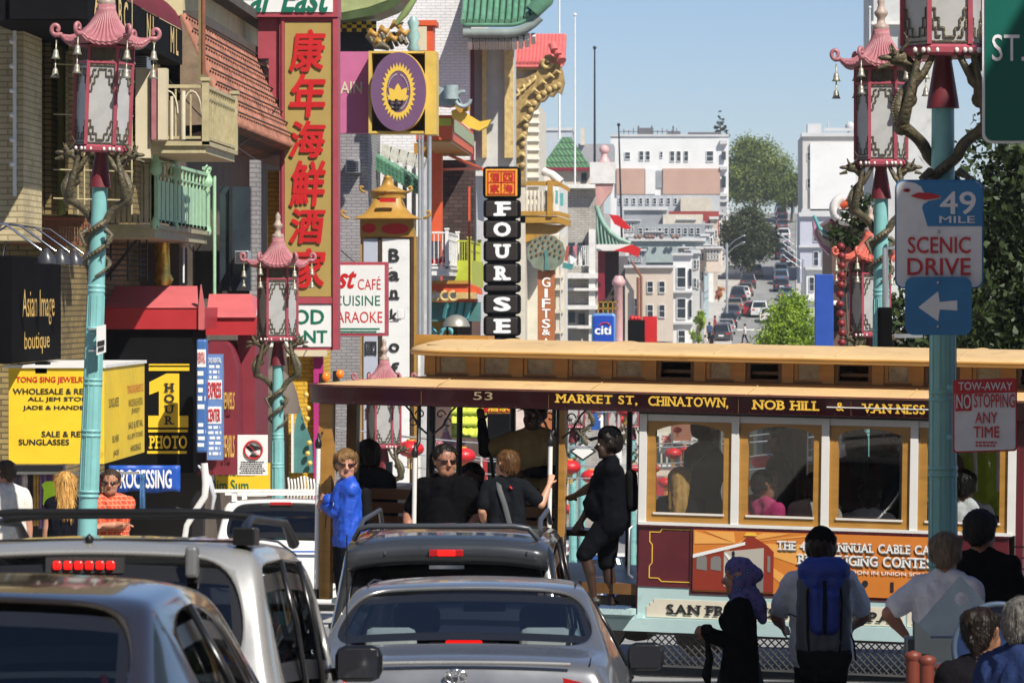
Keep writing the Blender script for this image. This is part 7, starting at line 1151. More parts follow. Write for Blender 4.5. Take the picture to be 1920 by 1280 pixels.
g=G(); [g.tube([(s*.64,y,z) for y,z in ((.56,1.592),(1.1,1.607),(1.8,1.60),(2.6,1.545))],.006,5) for s in (-1,1)]; [g.tube([(s*.86,y,.93),(s*.87,y,.55)],.006,5) for s in (-1,1) for y in (1.13,1.9,2.7)]; g.tube([(x,.475,1.598-.02*x*x) for x in np.linspace(-.62,.62,12)],.005,5); g.build('panel_gap',M_plast,t)
g=G(); g.tube([(.80,3.6,.95),(.80,3.55,1.65)],.004,5); g.build('aerial',M_plast,t); g=G(); g.lathe([(.03,0),(.03,.004)],(0,0,0),12); 
for s in (-1,1): G().box(s*.70-.09,s*.70+.09,-.02,.1,.75,.98).build('tail_lamp',M_lens,t,bevel=.03)
G().ball((.63,.10,1.13),.022,0,10,6,(1,.3,1)).build('round_sticker',M_swhite,t)
t=near_car('dark_sedan','dark car cut by the frame corner with a glossy curved roof',-2.22,10.3,[(a,b*1.025 if b>.6 else b,c,d,e,f,g_) for a,b,c,d,e,f,g_ in SED],(5,),(7,8,9),(11,),M_browncar,glass('dark car glass',(.2,.23,.25),.12,.02),pil=(8,)); wheels(t,(.95,3.75),.86); inside(t,.75,3.9,.72,.55,[(-.36,2.2,1.1),(.36,2.2,1.1)],0,0); G().box(-.66,.66,.62,1.15,.9,1.02).build('parcel_shelf',M_int,t); g=G(); g.tube([(.52,1.0,1.2),(.56,.85,1.1),(.58,.74,1.02)],.012,6); g.build('red_belt',mat('red belt',(.4,.02,.02),.6,var=.1),t)
for x in (-.43,.43): headrest(t,x,1.25,1.0,M_int,.28,.14)
t=wagon('black_sport_utility','black sport utility car with a roof rack and lit high brake lamp',-1.58,26.2,M_blackcar,M_cgd,1.11); wheels(t,(.9,3.5),.86)
g=G(); rows=[[(x,y,z-.05*abs(x/.68)**3) for x in np.linspace(-.69,.69,15)] for y,z in ((.62,1.79),(.35,1.78),(.12,1.74),(.08,1.71),(.10,1.62),(.18,1.595),(.4,1.66))]; g.grid(rows,flip=True); o=g.build('spoiler',mat('grey black spoiler',(.03,.034,.04),.32,var=.08,coat=.5),t); o.modifiers.new('thick','SOLIDIFY').thickness=.02
G().box(-.12,.115,.06,.1,1.65,1.70).build('brake_lamp_housing',M_lens,t,bevel=.008); G().box(-.06,.06,.052,.062,1.655,1.695).build('brake_lamp',M_brake,t,bevel=.004)
g=G(); g.box(-.12,.12,.09,.12,1.565,1.59); g.build('handle_strip',M_chrome,t); [G().box(x-.006,x+.006,.075,.09,1.665,1.685).build('spoiler_bolt',M_chrome,t) for x in (-.42,.55)]
g=G(); g.tube([(-.66,.38,1.75),(-.62,.34,1.82),(-.55,.33,1.845),(.45,.33,1.845),(.55,.34,1.83),(.62,.36,1.75)],.02,8); [g.tube([(s*.63,.36,1.80),(s*.62,.7,1.87),(s*.62,2.2,1.87),(s*.63,2.5,1.76)],.018,8) for s in (-1,1)]; g.build('roof_rack',mat('dark rack',(.04,.045,.055),.35,var=.1),t)
for s in (-1,1): g=G(); g.tube([(s*.735,.11,1.20),(s*.70,.22,1.40),(s*.655,.36,1.62)],.012,6); g.build('glass_trim',M_chrome,t); G().box(s*.76-.06,s*.76+.06,-.02,.1,.85,1.1).build('tail_lamp',M_lens,t,bevel=.03)
t=wagon('white_utility','white sport utility car parked beyond the crossing under the white bracket',-5.0,48,M_whitecar,M_cgd,1.02); wheels(t,(.9,3.5),.86)
G().box(-.14,.14,.30,.42,1.535,1.575).build('brake_lamp',M_lens,t,bevel=.008); g=G(); g.box(-.85,.85,.35,.45,1.70,1.74); [g.box(x-.03,x+.03,.36,.44,1.58,1.70) for x in (-.6,.6)]; g.box(-.85,.85,1.5,1.6,1.72,1.76); [g.box(x-.03,x+.03,1.5,1.6,1.6,1.72) for x in (-.6,.6)]; g.build('roof_rack',M_white,t)
g=G(); g.box(-.83,.83,-.055,-.03,.93,.95); g.build('blue_stripe',M_blue,t); [G().box(s*.76-.07,s*.76+.07,-.02,.1,.7,.96).build('tail_lamp',M_lens,t,bevel=.02) for s in (-1,1)]
# ================================================================ people
def rcone(g,a,b,ra,rb,n=12):
    a,b=Vector(a),Vector(b); d=b-a; L_=d.length; d=d/L_ if L_>1e-6 else Vector((0,0,1)); u=d.cross(Vector((0,0,1)))
    if u.length<.1: u=d.cross(Vector((0,1,0)))
    u.normalize(); w=d.cross(u); rows=[]
    for c,r,ph in [(a,ra,-math.pi/2+math.pi/2*i/4) for i in range(5)]+[(b,rb,math.pi/2*i/4) for i in range(5)]:
        rr=max(r*math.cos(ph),1e-4); rows.append([tuple(c+d*(r*math.sin(ph))+(u*math.cos(2*math.pi*j/n)+w*math.sin(2*math.pi*j/n))*rr) for j in range(n)])
    vs=[p for r in rows for p in r]; fs=[(i*n+j,i*n+(j+1)%n,(i+1)*n+(j+1)%n,(i+1)*n+j) for i in range(9) for j in range(n)]+[tuple(range(n-1,-1,-1)),tuple(9*n+j for j in range(n))]; g.add(vs,fs)
def blob(name,prims,m,par,vox,smooth=4,infl=0.,wr=0.,wsc=(11,11,5)):
    """one continuous surface grown round tapered limbs"""
    g=G()
    for a,b,ra,rb in prims: rcone(g,a,b,ra+infl,rb+infl)
    me=bpy.data.meshes.new('x'); me.from_pydata(g.v,[],g.f); o=bpy.data.objects.new('x',me); r=o.modifiers.new('r','REMESH'); r.mode='VOXEL'; r.voxel_size=vox; s=o.modifiers.new('s','SMOOTH'); s.factor=.5; s.iterations=smooth
    nm=baked(o); bpy.data.meshes.remove(me)
    if wr:
        n_=len(nm.vertices); co=np.empty(n_*3); no=np.empty(n_*3); nm.vertices.foreach_get('co',co); nm.vertices.foreach_get('normal',no); nz=mnoise.noise
        d=np.array([1.1-2.6*abs(nz((x*wsc[0]*.8+z*4+3,y*wsc[1]*.8,z*wsc[2]*1.3-x*3)))+.35*nz((x*22,y*22,z*16)) for x,y,z in co.reshape(-1,3)]); nm.vertices.foreach_set('co',co+no*np.repeat(d*wr,3))
    nm.polygons.foreach_set('use_smooth',[True]*len(nm.polygons)); nm.name=name; nm.materials.append(m); o=bpy.data.objects.new(name,nm); COL.objects.link(o); o.parent=par; return o
def ik(s,w,l1,l2,hint):
    s,w=Vector(s),Vector(w); d=w-s; L_=min(d.length,(l1+l2)*.995); d=d.normalized() if d.length>1e-6 else Vector((0,0,-1)); w=s+d*L_; a=(l1*l1-l2*l2+L_*L_)/(2*L_); h=math.sqrt(max(0,l1*l1-a*a)); hv=Vector(hint); hv=(hv-d*hv.dot(d)).normalized(); return s+d*a+hv*h,w
def hand(w,d,n,thumb,curl,k=1.):
    """palm, four jointed fingers and a thumb; n: the way the palm faces"""
    w=Vector(w); d=Vector(d).normalized(); n=Vector(n); n=(n-d*n.dot(d)).normalized(); s=d.cross(n)*thumb; out=[]
    for o in (-.027,-.009,.009,.027): out.append((w+s*o*.6*k,w+d*.085*k+s*o*k,.015*k,.0125*k))
    for o,L_ in ((-.031,.062),(-.0105,.076),(.0105,.08),(.031,.07)):
        p=w+d*.088*k+s*o*k; r=.0095
        for i,(q,f) in enumerate(((.45,.5),(1.15,.3),(1.8,.22))): a=curl*q; e=p+(d*math.cos(a)+n*math.sin(a))*L_*f*k*1.05; out.append((p,e,r*k,(r-.0012)*k)); p=e; r-=.0012
    p=w+d*.03*k+s*.026*k; e=p+(d*.6+s*.75+n*.35*curl).normalized()*.045*k; out.append((p,e,.0135*k,.011*k)); out.append((e,e+(d*.9+s*.1+n*.5*curl).normalized()*.034*k,.011*k,.0085*k)); return out
def cl(c): return hx(c) if isinstance(c,str) else c
def strands(t,style,m,h,upv):
    '''loose locks that break up the outline of the hair'''
    me=[c for c in t.children if c.name.split('.')[0]=='hair'][-1].data; n=len(me.polygons); rnd=np.random.RandomState(n%977); g=G(); lg=style in('long','tail')
    for i in rnd.randint(0,n,1500):
        p=me.polygons[int(i)]; c=p.center; nn=p.normal; d=Vector((0,0,-1)); d=d-nn*d.dot(nn)
        if d.length<.25: d=Vector((rnd.normal(0,.6),-.6,0)); d=d-nn*d.dot(nn)
        d=(d.normalized()+nn*rnd.uniform(.08,.35)+Vector(rnd.normal(0,.16,3))).normalized(); L_=rnd.uniform(.05,.11) if lg else rnd.uniform(.018,.042); w=d.cross(nn).normalized()*rnd.uniform(.0015,.0035); a=c-nn*.004; b_=a+d*L_*.6+nn*.004; e=a+d*L_+Vector((0,0,-.2*L_))
        g.add([a-w,a+w,b_+w*.8,b_-w*.8,e],[(0,1,2,3),(3,2,4)])
    g.build('hair_lock',m,t)
def person(label,top,H,rz,shirt,trous,skin='#b98266',hair=('#2a1d14','short'),sleeve='short',legs='long',hy=0.,hp=0.,sit=False,lean=0.,fat=1.,aR=None,aL=None,hintR=(.3,-.5,-.6),hintL=(-.3,-.5,-.6),gR=.5,gL=.5,vox=.013,glasses=False,cap=None,shoes='#191715',kneeR=None,kneeL=None,group=None,female=False,detail=True,wr=.007,collar=False,shirt_m=None,trous_m=None,skirt=None,dR=None,dL=None,hk=1.10):
    """one figure; top: world point of the crown of the head, rz: which way it faces (0 = away from the camera)"""
    h=H; rot=Matrix.Rotation(rz,3,'Z'); dz=-.24*h if sit else 0; LB=Matrix.Rotation(-lean,3,'X')
    def up(x,y,z): v=LB@Vector((x*h,y*h,(z-.53)*h)); return v+Vector((0,0,.53*h+dz))
    crown=up(0,.01,1.0); loc=Vector(top)-rot@Vector((crown.x,crown.y,crown.z)); t=thing('person',label,'person',tuple(loc),group,rz); ORG[t.name]=Vector((0,0,0)); inv=rot.transposed()
    def tgt(p,side,dflt):
        if p is None: return up(*dflt)
        if len(p)==4: return inv@(Vector(p[:3])-loc)       # world target
        return up(*p)
    M_sk=mat('skin '+skin,skin,.5,var=.08,scale=9); sw=.100 if female else .112; P_=[]
    sR,sL=up(sw,0,.795),up(-sw,0,.795); eR,wR=ik(sR,tgt(aR,1,(sw+.035,.03,.48)),.165*h,.15*h,hintR); eL,wL=ik(sL,tgt(aL,-1,(-sw-.035,.03,.48)),.165*h,.15*h,hintL)
    tor=[]; f=fat
    for s in (-1,1):
        tor+=[(up(s*.052,0,.62),up(s*.062*f**.5,.0,.76),.062*h*f,.058*h*f),(up(s*.05,-.004,.53),up(s*.05,0,.63),.066*h*f,.058*h*f)]
    tor+=[(up(0,.0,.58),up(0,.005,.77),.07*h*f,.062*h*f),(up(-sw*.9,0,.79),up(sw*.9,0,.79),.043*h*f**.4,.043*h*f**.4)]+[(up(s*.025,-.005,.835),up(s*sw*.8,-.003,.80),.03*h*f**.5,.036*h*f**.4) for s in (-1,1)]+[(up(0,0,.74),up(0,0,.76),.06*h,.06*h),(up(-.03,-.005,.80),up(.03,-.005,.825),.045*h,.03*h)]
    if f>1.15: tor.append((up(0,.05,.60),up(0,.04,.68),.075*h*f,.06*h*f))
    if female: tor+=[(up(s*.045,.045,.725),up(s*.045,.05,.735),.036*h,.034*h) for s in (-1,1)]
    arm=lambda s,e,w:[(s,e,.034*h*f**.5,.026*h*f**.4),(e,Vector(e).lerp(w,.45),.027*h*f**.3,.0265*h*f**.3),(Vector(e).lerp(w,.45),w,.0255*h,.0165*h)]
    aRp,aLp=arm(sR,eR,wR),arm(sL,eL,wL); hipz=.52*h+dz
    if sit: kR,kL=Vector((.065*h*f,.245*h,.285*h)),Vector((-.065*h*f,.245*h,.285*h)); nR,nL=Vector((.06*h,.25*h,.045*h)),Vector((-.06*h,.25*h,.045*h))
    else: kR,kL=Vector((.052*h,.012*h,.285*h)),Vector((-.052*h,.012*h,.285*h)); nR,nL=Vector((.052*h,-.012*h,.045*h)),Vector((-.052*h,-.012*h,.045*h))
    if kneeR: kR,nR=Vector(kneeR[0])*h,Vector(kneeR[1])*h
    if kneeL: kL,nL=Vector(kneeL[0])*h,Vector(kneeL[1])*h
    leg=lambda s,k,n:[(Vector((s*.05*h,0,hipz)),k,.06*h*f**.6,.036*h),(k,k.lerp(n,.4)+Vector((0,-.008*h,0)),.035*h,.036*h),(k.lerp(n,.4)+Vector((0,-.008*h,0)),n,.033*h,.02*h)]
    lR,lL=leg(1,kR,nR),leg(-1,kL,nL); foot=lambda n:[(n+Vector((0,-.015*h,-.018*h)),n+Vector((0,.09*h,-.026*h)),.026*h,.02*h)]
    HM=LB@Matrix.Rotation(hy,3,'Z')@Matrix.Rotation(-hp,3,'X'); hc=up(0,.008,.925); hh=h*hk; hd=lambda x,y,z: hc+HM@Vector((x*hh,y*hh,z*hh))
    head=[(hd(0,-.012,.022),hd(0,.004,.024),.052*hh,.051*hh),(hd(0,.0,-.01),hd(0,.014,-.03),.045*hh,.038*hh),(hd(-.012,.024,-.042),hd(.012,.024,-.042),.027*hh,.027*hh),(hd(0,.026,-.052),hd(0,.036,-.055),.018*hh,.014*hh)]
    if detail: head+=[(hd(0,.048,.008),hd(0,.064,-.014),.0065*hh,.0095*hh),(hd(0,.058,-.016),hd(0,.058,-.017),.011*hh,.010*hh),(hd(-.02,.044,.016),hd(.02,.044,.016),.0095*hh,.0095*hh)]+[(hd(s*.022,.036,-.016),hd(s*.026,.030,-.028),.018*hh,.016*hh) for s in (-1,1)]+[(hd(s*.050,-.002,.008),hd(s*.053,-.008,.018),.008*hh,.010*hh) for s in (-1,1)]+[(hd(s*.050,-.002,.006),hd(s*.049,.002,-.010),.008*hh,.006*hh) for s in (-1,1)]
    neck=[(up(0,-.008,.80),hd(0,-.006,-.045),.034*h*f**.3,.031*h*f**.4)]
    kk=h/1.75; hands=[]
    if detail:
        for w,e,th,gr,dd in ((wR,eR,-1,gR,dR),(wL,eL,1,gL,dL)):
            d=(w-e).normalized() if dd is None else inv@Vector(dd); nn=Vector((-(1 if th<0 else -1)*.8,.4,-.1)) if gr<.9 else (inv@Vector((0,.6,-.2)) if dd is None else Vector((0,.2,0))+inv@Vector((0,.8,0)))
            hands+=hand(w,d,nn,th,gr,kk)
    else: hands=[(w,w+(w-e).normalized()*.08*h,.02*h,.016*h) for w,e in ((wR,eR),(wL,eL))]
    skinp=head+neck+hands+[(a,b,ra-.004,rb-.004) for a,b,ra,rb in tor]+aRp+aLp+[(a,b,ra-.004,rb-.004) for a,b,ra,rb in lR+lL]+foot(nR)+foot(nL)
    blob('body',skinp,M_sk,t,vox,2)
    sm=shirt_m or mat('cloth '+shirt,shirt,.95,var=.12,scale=6,bump=.3,bscale=60,spec=.03)
    if sleeve=='long': ar=[(a,b,ra,max(rb,.024*h)) for a,b,ra,rb in aRp+aLp]
    elif sleeve=='short': ar=[(s,Vector(s).lerp(e,.72),.040*h*f**.5,.036*h*f**.4) for s,e in ((sR,eR),(sL,eL))]
    else: ar=[]
    hem=[(up(s*.052,0,.50),up(s*.052,0,.6),.064*h*f,.06*h*f) for s in (-1,1)] if not sit else []
    if sleeve=='long' and vox<.0145:
        blob('jacket',tor+hem+[(a,Vector(a).lerp(b,.35),ra,rb) for a,b,ra,rb in ar[::3]],sm,t,max(vox,.011),3,.013,wr)
        for q in (ar[:3],ar[3:]): blob('sleeve',q,sm,t,max(vox,.011),2,.015,wr*.8)
    else: blob('shirt' if sleeve!='long' else 'jacket',tor+ar+hem,sm,t,max(vox,.012),3,.013,wr)
    if collar: g=G(); g.lathe([(.05*h,-.012),(.043*h,.025),(.040*h,.03)],up(0,-.006,.835),16); o=g.build('collar',sm,t); o.modifiers.new('thick','SOLIDIFY').thickness=.008
    tm=trous_m or mat('cloth '+trous,trous,.95,var=.12,scale=6,spec=.03)
    if skirt: 
        g=G(); c=Vector((0,0,hipz)); rows=[(.085*h,.03*h),(.105*h,-.06*h),(.12*h,-.25*h),(.15*h,-skirt*h)]; g.lathe(rows[::-1],c,40,f=lambda a,r,z:(r*(1+.06*math.sin(a*9)*min(1,-z/(.3*h)+.1)),z)); o=g.build('skirt',tm,t)
    else:
        tp=[(Vector((s*.05*h,0,hipz+.02*h)),Vector((s*.05*h,0,hipz+.03*h)),.066*h*f,.064*h*f) for s in (-1,1)]
        for s,k,n in ((1,kR,nR),(-1,kL,nL)):
            tp.append((Vector((s*.05*h,0,hipz)),k,.062*h*f**.6,.043*h))
            if legs=='long': tp.append((k,n,.042*h,.033*h))
        blob('trousers' if legs=='long' else 'shorts',tp,tm,t,max(vox,.013),3,.008,wr*.7)
    if legs=='long' or detail:
        for n in (nR,nL): blob('shoe',[(a,b,ra+.004,rb+.004) for a,b,ra,rb in foot(n)],mat('leather '+shoes,shoes,.5,var=.1),t,.014,2)
    hcx,style=hair; hm=mat('hair '+hcx,hcx,.55,var=.35,scale=30,stretch=(1,1,.15),spec=.25); hp_=[(hd(0,-.016,.030),hd(0,-.004,.034),.055*hh,.052*hh),(hd(0,-.03,.0),hd(0,-.028,.02),.042*hh,.046*hh),(hd(-.03,.002,.04),hd(.03,.002,.04),.030*hh,.030*hh)]
    if style=='crop': hp_+=[(hd(s*.042,-.016,.02),hd(s*.042,-.018,-.012),.022*hh,.018*hh) for s in (-1,1)]+[(hd(-.03,.034,.05),hd(.032,.04,.040),.018*hh,.016*hh),(hd(0,-.03,.02),hd(0,-.036,-.02),.042*hh,.034*hh)]
    if style in('short','grey'): hp_+=[(hd(s*.036,-.014,.0),hd(s*.036,-.006,.03),.022*hh,.02*hh) for s in (-1,1)]
    if style=='bob': hp_+=[(hd(s*.038,-.018,.03),hd(s*.036,-.024,-.035),.026*hh,.022*hh) for s in (-1,1)]+[(hd(0,-.035,.02),hd(0,-.04,-.03),.04*hh,.03*hh),(hd(-.025,.03,.046),hd(.03,.036,.036),.018*hh,.014*hh)]
    if style=='long': hp_+=[(hd(s*.034,-.02,.03),up(s*.035,-.055,.78),.028*hh,.018*hh) for s in (-1,1)]+[(hd(0,-.035,.03),up(0,-.07,.74),.042*hh,.02*hh),(hd(.015,-.03,.0),up(.03,-.06,.72),.03*hh,.014*hh)]
    if style=='tail': hp_+=[(hd(0,-.05,.03),hd(0,-.07,.02),.025*hh,.026*hh),(hd(0,-.07,.02),hd(0,-.075,-.07),.024*hh,.012*hh)]
    if style=='bun': hp_+=[(hd(.0,-.06,.045),hd(0,-.065,.05),.03*hh,.03*hh),(hd(0,-.06,.03),hd(0,-.05,-.06),.024*hh,.012*hh)]
    if style=='scarf': pass
    elif style!='bald': blob('hair',hp_,hm,t,.011,2,0,.006,(40,40,9))
    if style not in('scarf','bald') and detail and vox<.0135 and not cap: strands(t,style,hm,h,inv@Vector((0,0,1)))
    if cap:
        cm=mat('cap '+cap,cap,.9,var=.1,spec=.04); blob('cap',[(hd(0,-.012,.042),hd(0,.0,.044),.057*hh,.054*hh)],cm,t,.011,2); 
        g=G(); rows=[[hd(.045*x,.045+q*(.06-.018*x*x),.045-.012*q-.010*x*x) for x in np.linspace(-1,1,9)] for q in (0,.5,1)]; g.grid(rows); o=g.build('cap_brim',cm,t); o.modifiers.new('thick','SOLIDIFY').thickness=.006
    if detail:
        for s in (-1,1):
            if not glasses: o=G().ball(hd(s*.021,.047,.004),0.0068*hh,0,10,7).build('eye',mat('eye white',(.6,.58,.55),.3,var=0),t); G().ball(hd(s*.021,.0525,.004),.0032*hh,0,8,5).build('pupil',M_ink,o)
        g=G(); rows=[[hd(x,.053-abs(x)*.35,-.034+z) for x in np.linspace(-.016,.016,7)] for z in (.004,.0,-.004)]; g.grid(rows); o=g.build('mouth',mat('lips',(.33,.1,.085),.45,var=.05),t); o.modifiers.new('thick','SOLIDIFY').thickness=.006
    if glasses:
        g=G()
        for s in (-1,1): g.tube([hd(s*.006,.062,.008),hd(s*.022,.058,.006),hd(s*.040,.048,.008)],[.011*hh,.0135*hh,.010*h],10,flat=.35); g.tube([hd(s*.042,.046,.010),hd(s*.056,.0,.012)],.003*hh,5)
        g.build('sunglasses',mat('dark lenses',(.01,.01,.012),.12,var=0,spec=.8),t)
    t['_k']=0; del t['_k']
    return t,dict(sR=sR,sL=sL,wR=wR,wL=wL,eR=eR,eL=eL,up=up,hd=hd,loc=loc,rot=rot,h=h)
def W4(p): return (p[0],p[1],p[2],1)
def strap(t,pts,w,m,name='strap'): g=G(); g.tube(pts,w,8,flat=.3); return g.build(name,m,t)
M_bk=mat('black nylon',(.010,.010,.011),.85,var=.15,spec=.04)
# riders on the car
CTH=TH
t,j=person('woman in a bright blue jacket and sunglasses hanging on at the car end',CWd(648,846,-.22),1.67,R(108),'#1c46b8','#1a1c22','#c08a70',('#7a5c38','crop'),'long',hy=R(82),hp=R(3),aR=W4(CWd(617,936,-.2)),aL=W4(CWd(612,950,-.14)),hintR=(.3,.3,-1),hintL=(-.5,.35,-1),gR=1.25,gL=1.25,dR=(-.8,.5,.25),dL=(-.85,.4,.2),glasses=True,vox=.0095,female=True,collar=True,shirt_m=mat('blue shell jacket',(.012,.075,.5),.55,var=.1,scale=5,bump=.9,bscale=11),wr=.010)
u=j['up']; g=G(); strap(t,[u(.085,-.03,.83),u(.09,.05,.74),u(.085,.04,.62)],.02,M_bk); blob('backpack',[(u(0,-.11,.62),u(0,-.10,.76),.07,.06),(u(.05,-.10,.62),u(.05,-.1,.74),.06,.05)],M_bk,t,.015,3,0,.008)
g=G(); g.tube([u(-.055,.085,.74),u(-.06,.088,.70)],.018,6,flat=.3); g.build('pale_print',mat('pale blue print',(.4,.65,.8),.6,var=.2),t)
person('dark haired person in a charcoal jacket behind the woman in blue',CWd(690,828,.7),1.72,R(15),'#2b2c33','#14161b','#8a6a58',('#161210','bob'),'long',vox=.015)
t,j=person('heavy man in black shirt and sunglasses seated on the open car bench',CWd(834,838,.02),1.84,R(180)+CTH,'#0d0d0f','#121214','#9a6a54',('#17120f','short'),'short',hy=R(38),sit=True,fat=1.42,glasses=True,aR=(.15,.14,.56),aL=(-.15,.14,.56),hintR=(.6,-.3,-.4),hintL=(-.6,-.3,-.4),vox=.012)
person('person in a dark hooded top sitting behind the heavy man',CWd(884,872,1.0),1.7,R(160),'#0c0c0e','#101012','#6a4a3c',('#0d0b0a','bob'),'long',sit=True,vox=.016)
t,j=person('boy in a black shirt with a shoulder strap holding the white pole',CWd(950,852,-.28),1.44,R(-5),'#1a1c20','#22242a','#c58f74',('#5a3d22','short'),'short',hy=R(55),aR=W4(CWd(1030,908,-.16)),hintR=(.6,-.3,-1),aL=W4(CWd(912,990,-.25)),gR=1.2,dR=(.25,.3,.9),vox=.0095,hk=1.28)
u=j['up']; strap(t,[u(-.06,.05,.845),u(-.055,-.02,.855),u(-.035,-.075,.78),u(0,-.082,.68),u(.03,-.08,.56)],.026,mat('grey webbing',(.07,.075,.08),.7,var=.1)); g=G(); g.tube([u(.03,-.075,.80),u(.045,-.073,.785)],.01,5); g.build('red_tag',M_sred,t)
t,j=person('driver in a tan shirt and dark cap reaching up inside the open car',CWd(1002,752,1.05),1.84,R(168),'#a8946a','#15161a','#4a2e20',('#0c0a09','short'),'short',hy=R(-15),aR=W4(CWd(903,792,.9)),hintR=(.4,.2,-1),aL=(.0,.14,.63),hintL=(-.7,-.2,-.6),cap='#121317',vox=.012,fat=1.12,collar=True,gR=1.1)
u=j['up']; blob('dark_sleeve',[(j['eR'],j['wR'],.062,.045),(Vector(j['sR']).lerp(j['eR'],.75),j['eR'],.062,.062)],M_bk,t,.014,2,0,.006); blob('dark_sleeve',[(j['eL'],j['wL'],.065,.05),(Vector(j['sL']).lerp(j['eL'],.6),j['eL'],.065,.065)],M_bk,t,.014,2,0,.006)
t,j=person('conductor in dark uniform shorts and cap standing on the car step',CWd(1140,808,-.0),1.71,R(96),'#101116','#131419','#3a261c',('#1a1512','short'),'short','short',hy=R(-4),aL=W4(CWd(1068,936,.1)),hintL=(-.2,-.2,-1),aR=(.12,.15,.50),hintR=(.4,-.6,-.3),cap='#0c0d10',kneeL=((-.05,.14,.34),(-.05,.09,.10)),vox=.011,fat=1.2,collar=True)  # very dark skin tone carries the shade on the legs
u=j['up']; g=G(); g.ball(u(.128,.02,.735),.05,0,12,6,(.25,1,1)); g.build('sleeve_badge',mat('badge grey',(.16,.17,.19),.6,var=.3,scale=20),t); blob('backpack',[(u(0,-.12,.60),u(0,-.115,.76),.065,.06),(u(.04,-.11,.62),u(.04,-.11,.74),.055,.05)],M_bk,t,.016,3); g=G(); g.box(.1,.17,-.12,-.02,.5*j['h'],.58*j['h']); g.build('belt_pouch',M_bk,t,bevel=.01)
# passengers inside the saloon
t,j=person('standing passenger in black with a pale shoulder strap behind the first side window',CWd(1322,780,1.15),1.78,R(-60),'#101013','#15161a','#6a4a3a',('#14110f','short'),vox=.016,aR=(.1,.2,.55)); u=j['up']; strap(t,[u(.10,0,.84),u(.08,-.11,.74),u(.0,-.12,.62),u(-.1,-.06,.54)],.012,mat('pale strap',(.4,.38,.36),.6,var=.1))
person('blonde seated passenger in black behind the first side window',CWd(1276,880,.32),1.62,R(0)+CTH,'#131316','#16171c','#b08068',('#a8834a','long'),sit=True,vox=.014,female=True)
person('long haired woman standing bare armed behind the second side window',CWd(1460,802,1.2),1.66,R(70),'#2a2228','#1a1a1f','#8a5c46',('#17110d','long'),'none',vox=.014,female=True,aR=(.1,.2,.6))
person('dark haired seated passenger in a pink top behind the second side window',CWd(1434,886,.30),1.66,R(-35)+CTH,'#a83a6a','#16171c','#8a6048',('#15110e','short'),sit=True,vox=.014,hy=R(-25))
person('small seated passenger in a grey top at the edge of the second window',CWd(1528,890,.4),1.58,R(0)+CTH,'#9a9690','#16171c','#7a5644',('#2a1d15','bob'),sit=True,vox=.016)
person('standing woman with long dark hair and a dark red top behind the third window',CWd(1602,806,1.15),1.68,R(20),'#3a1214','#15161a','#7a5240',('#120e0c','long'),vox=.016,female=True)
person('standing passenger in dark grey behind the third side window pole',CWd(1674,800,1.5),1.74,R(150),'#1d2028','#15161a','#6a4a3a',('#14110f','short'),vox=.016)
person('seated passenger in a white shirt bent forward behind the third window',CWd(1634,912,.75),1.68,R(0)+CTH,'#c9cbd2','#15161a','#7a5644',('#1a1512','short'),sit=True,lean=R(22),hp=R(-30),vox=.014)
t,j=person('worker in a yellow green safety vest standing behind the fourth side window',CWd(1850,772,1.2),1.82,R(175),'#a9c413','#1a1c22','#6a4a3a',('#14110f','short'),'none',vox=.014,shirt_m=mat('safety vest',(.45,.62,.03),.6,var=.1)); u=j['up']
for z in (.60,.70): g=G(); g.lathe([(.155*1.0,-.02),(.156,.02)],u(0,.0,z),24,f=lambda a,r,zz:(r*(1-.25*abs(math.sin(a))),zz)); g.build('orange_band',mat('vest orange',(.8,.12,.03),.5,var=.05),t)
g=G(); [g.tube([u(s*.06,.10,.83),u(s*.055,.118,.6)],.02,6,flat=.3) for s in (-1,1)]; g.build('silver_band',M_lwhite,t)
person('dark haired seated passenger in a white shirt behind the fourth side window',CWd(1808,886,.25),1.76,R(0)+CTH,'#d2d4d8','#15161a','#8a6048',('#12100e','short'),sit=True,vox=.013)
# people on the pavements
def PW(px,py,Y): return P(px,py,Y)
scarfm=mat('patterned scarf',(.05,.05,.2),.8,var=.1)
nt_=scarfm.node_tree; bs=nt_.nodes['Principled BSDF']; tc=nt_.nodes.new('ShaderNodeTexCoord'); vo=nt_.nodes.new('ShaderNodeTexVoronoi'); vo.inputs['Scale'].default_value=26; nt_.links.new(tc.outputs['Object'],vo.inputs['Vector']); rp=nt_.nodes.new('ShaderNodeValToRGB'); e=rp.color_ramp.elements; e[0].color=(.08,.25,.38,1); e[0].position=.16; e[1].color=(.10,.08,.24,1); e[1].position=.5; x_=e.new(.3); x_.color=(.03,.03,.12,1); nt_.links.new(vo.outputs['Distance'],rp.inputs[0]); nt_.links.new(rp.outputs[0],bs.inputs['Base Color'])
t,j=person('woman in a blue patterned headscarf and black coat walking past the car',PW(1384,1052,28),1.63,R(84),'#0c0c0e','#3f444e','#9c6e58',('#0d0b0a','scarf'),'long',aL=W4(P(1330,1188,27.9)),hintL=(-.2,-.3,-1),aR=(.11,.06,.47),vox=.011,female=True,skirt=.46,gL=1.1,wr=.008)
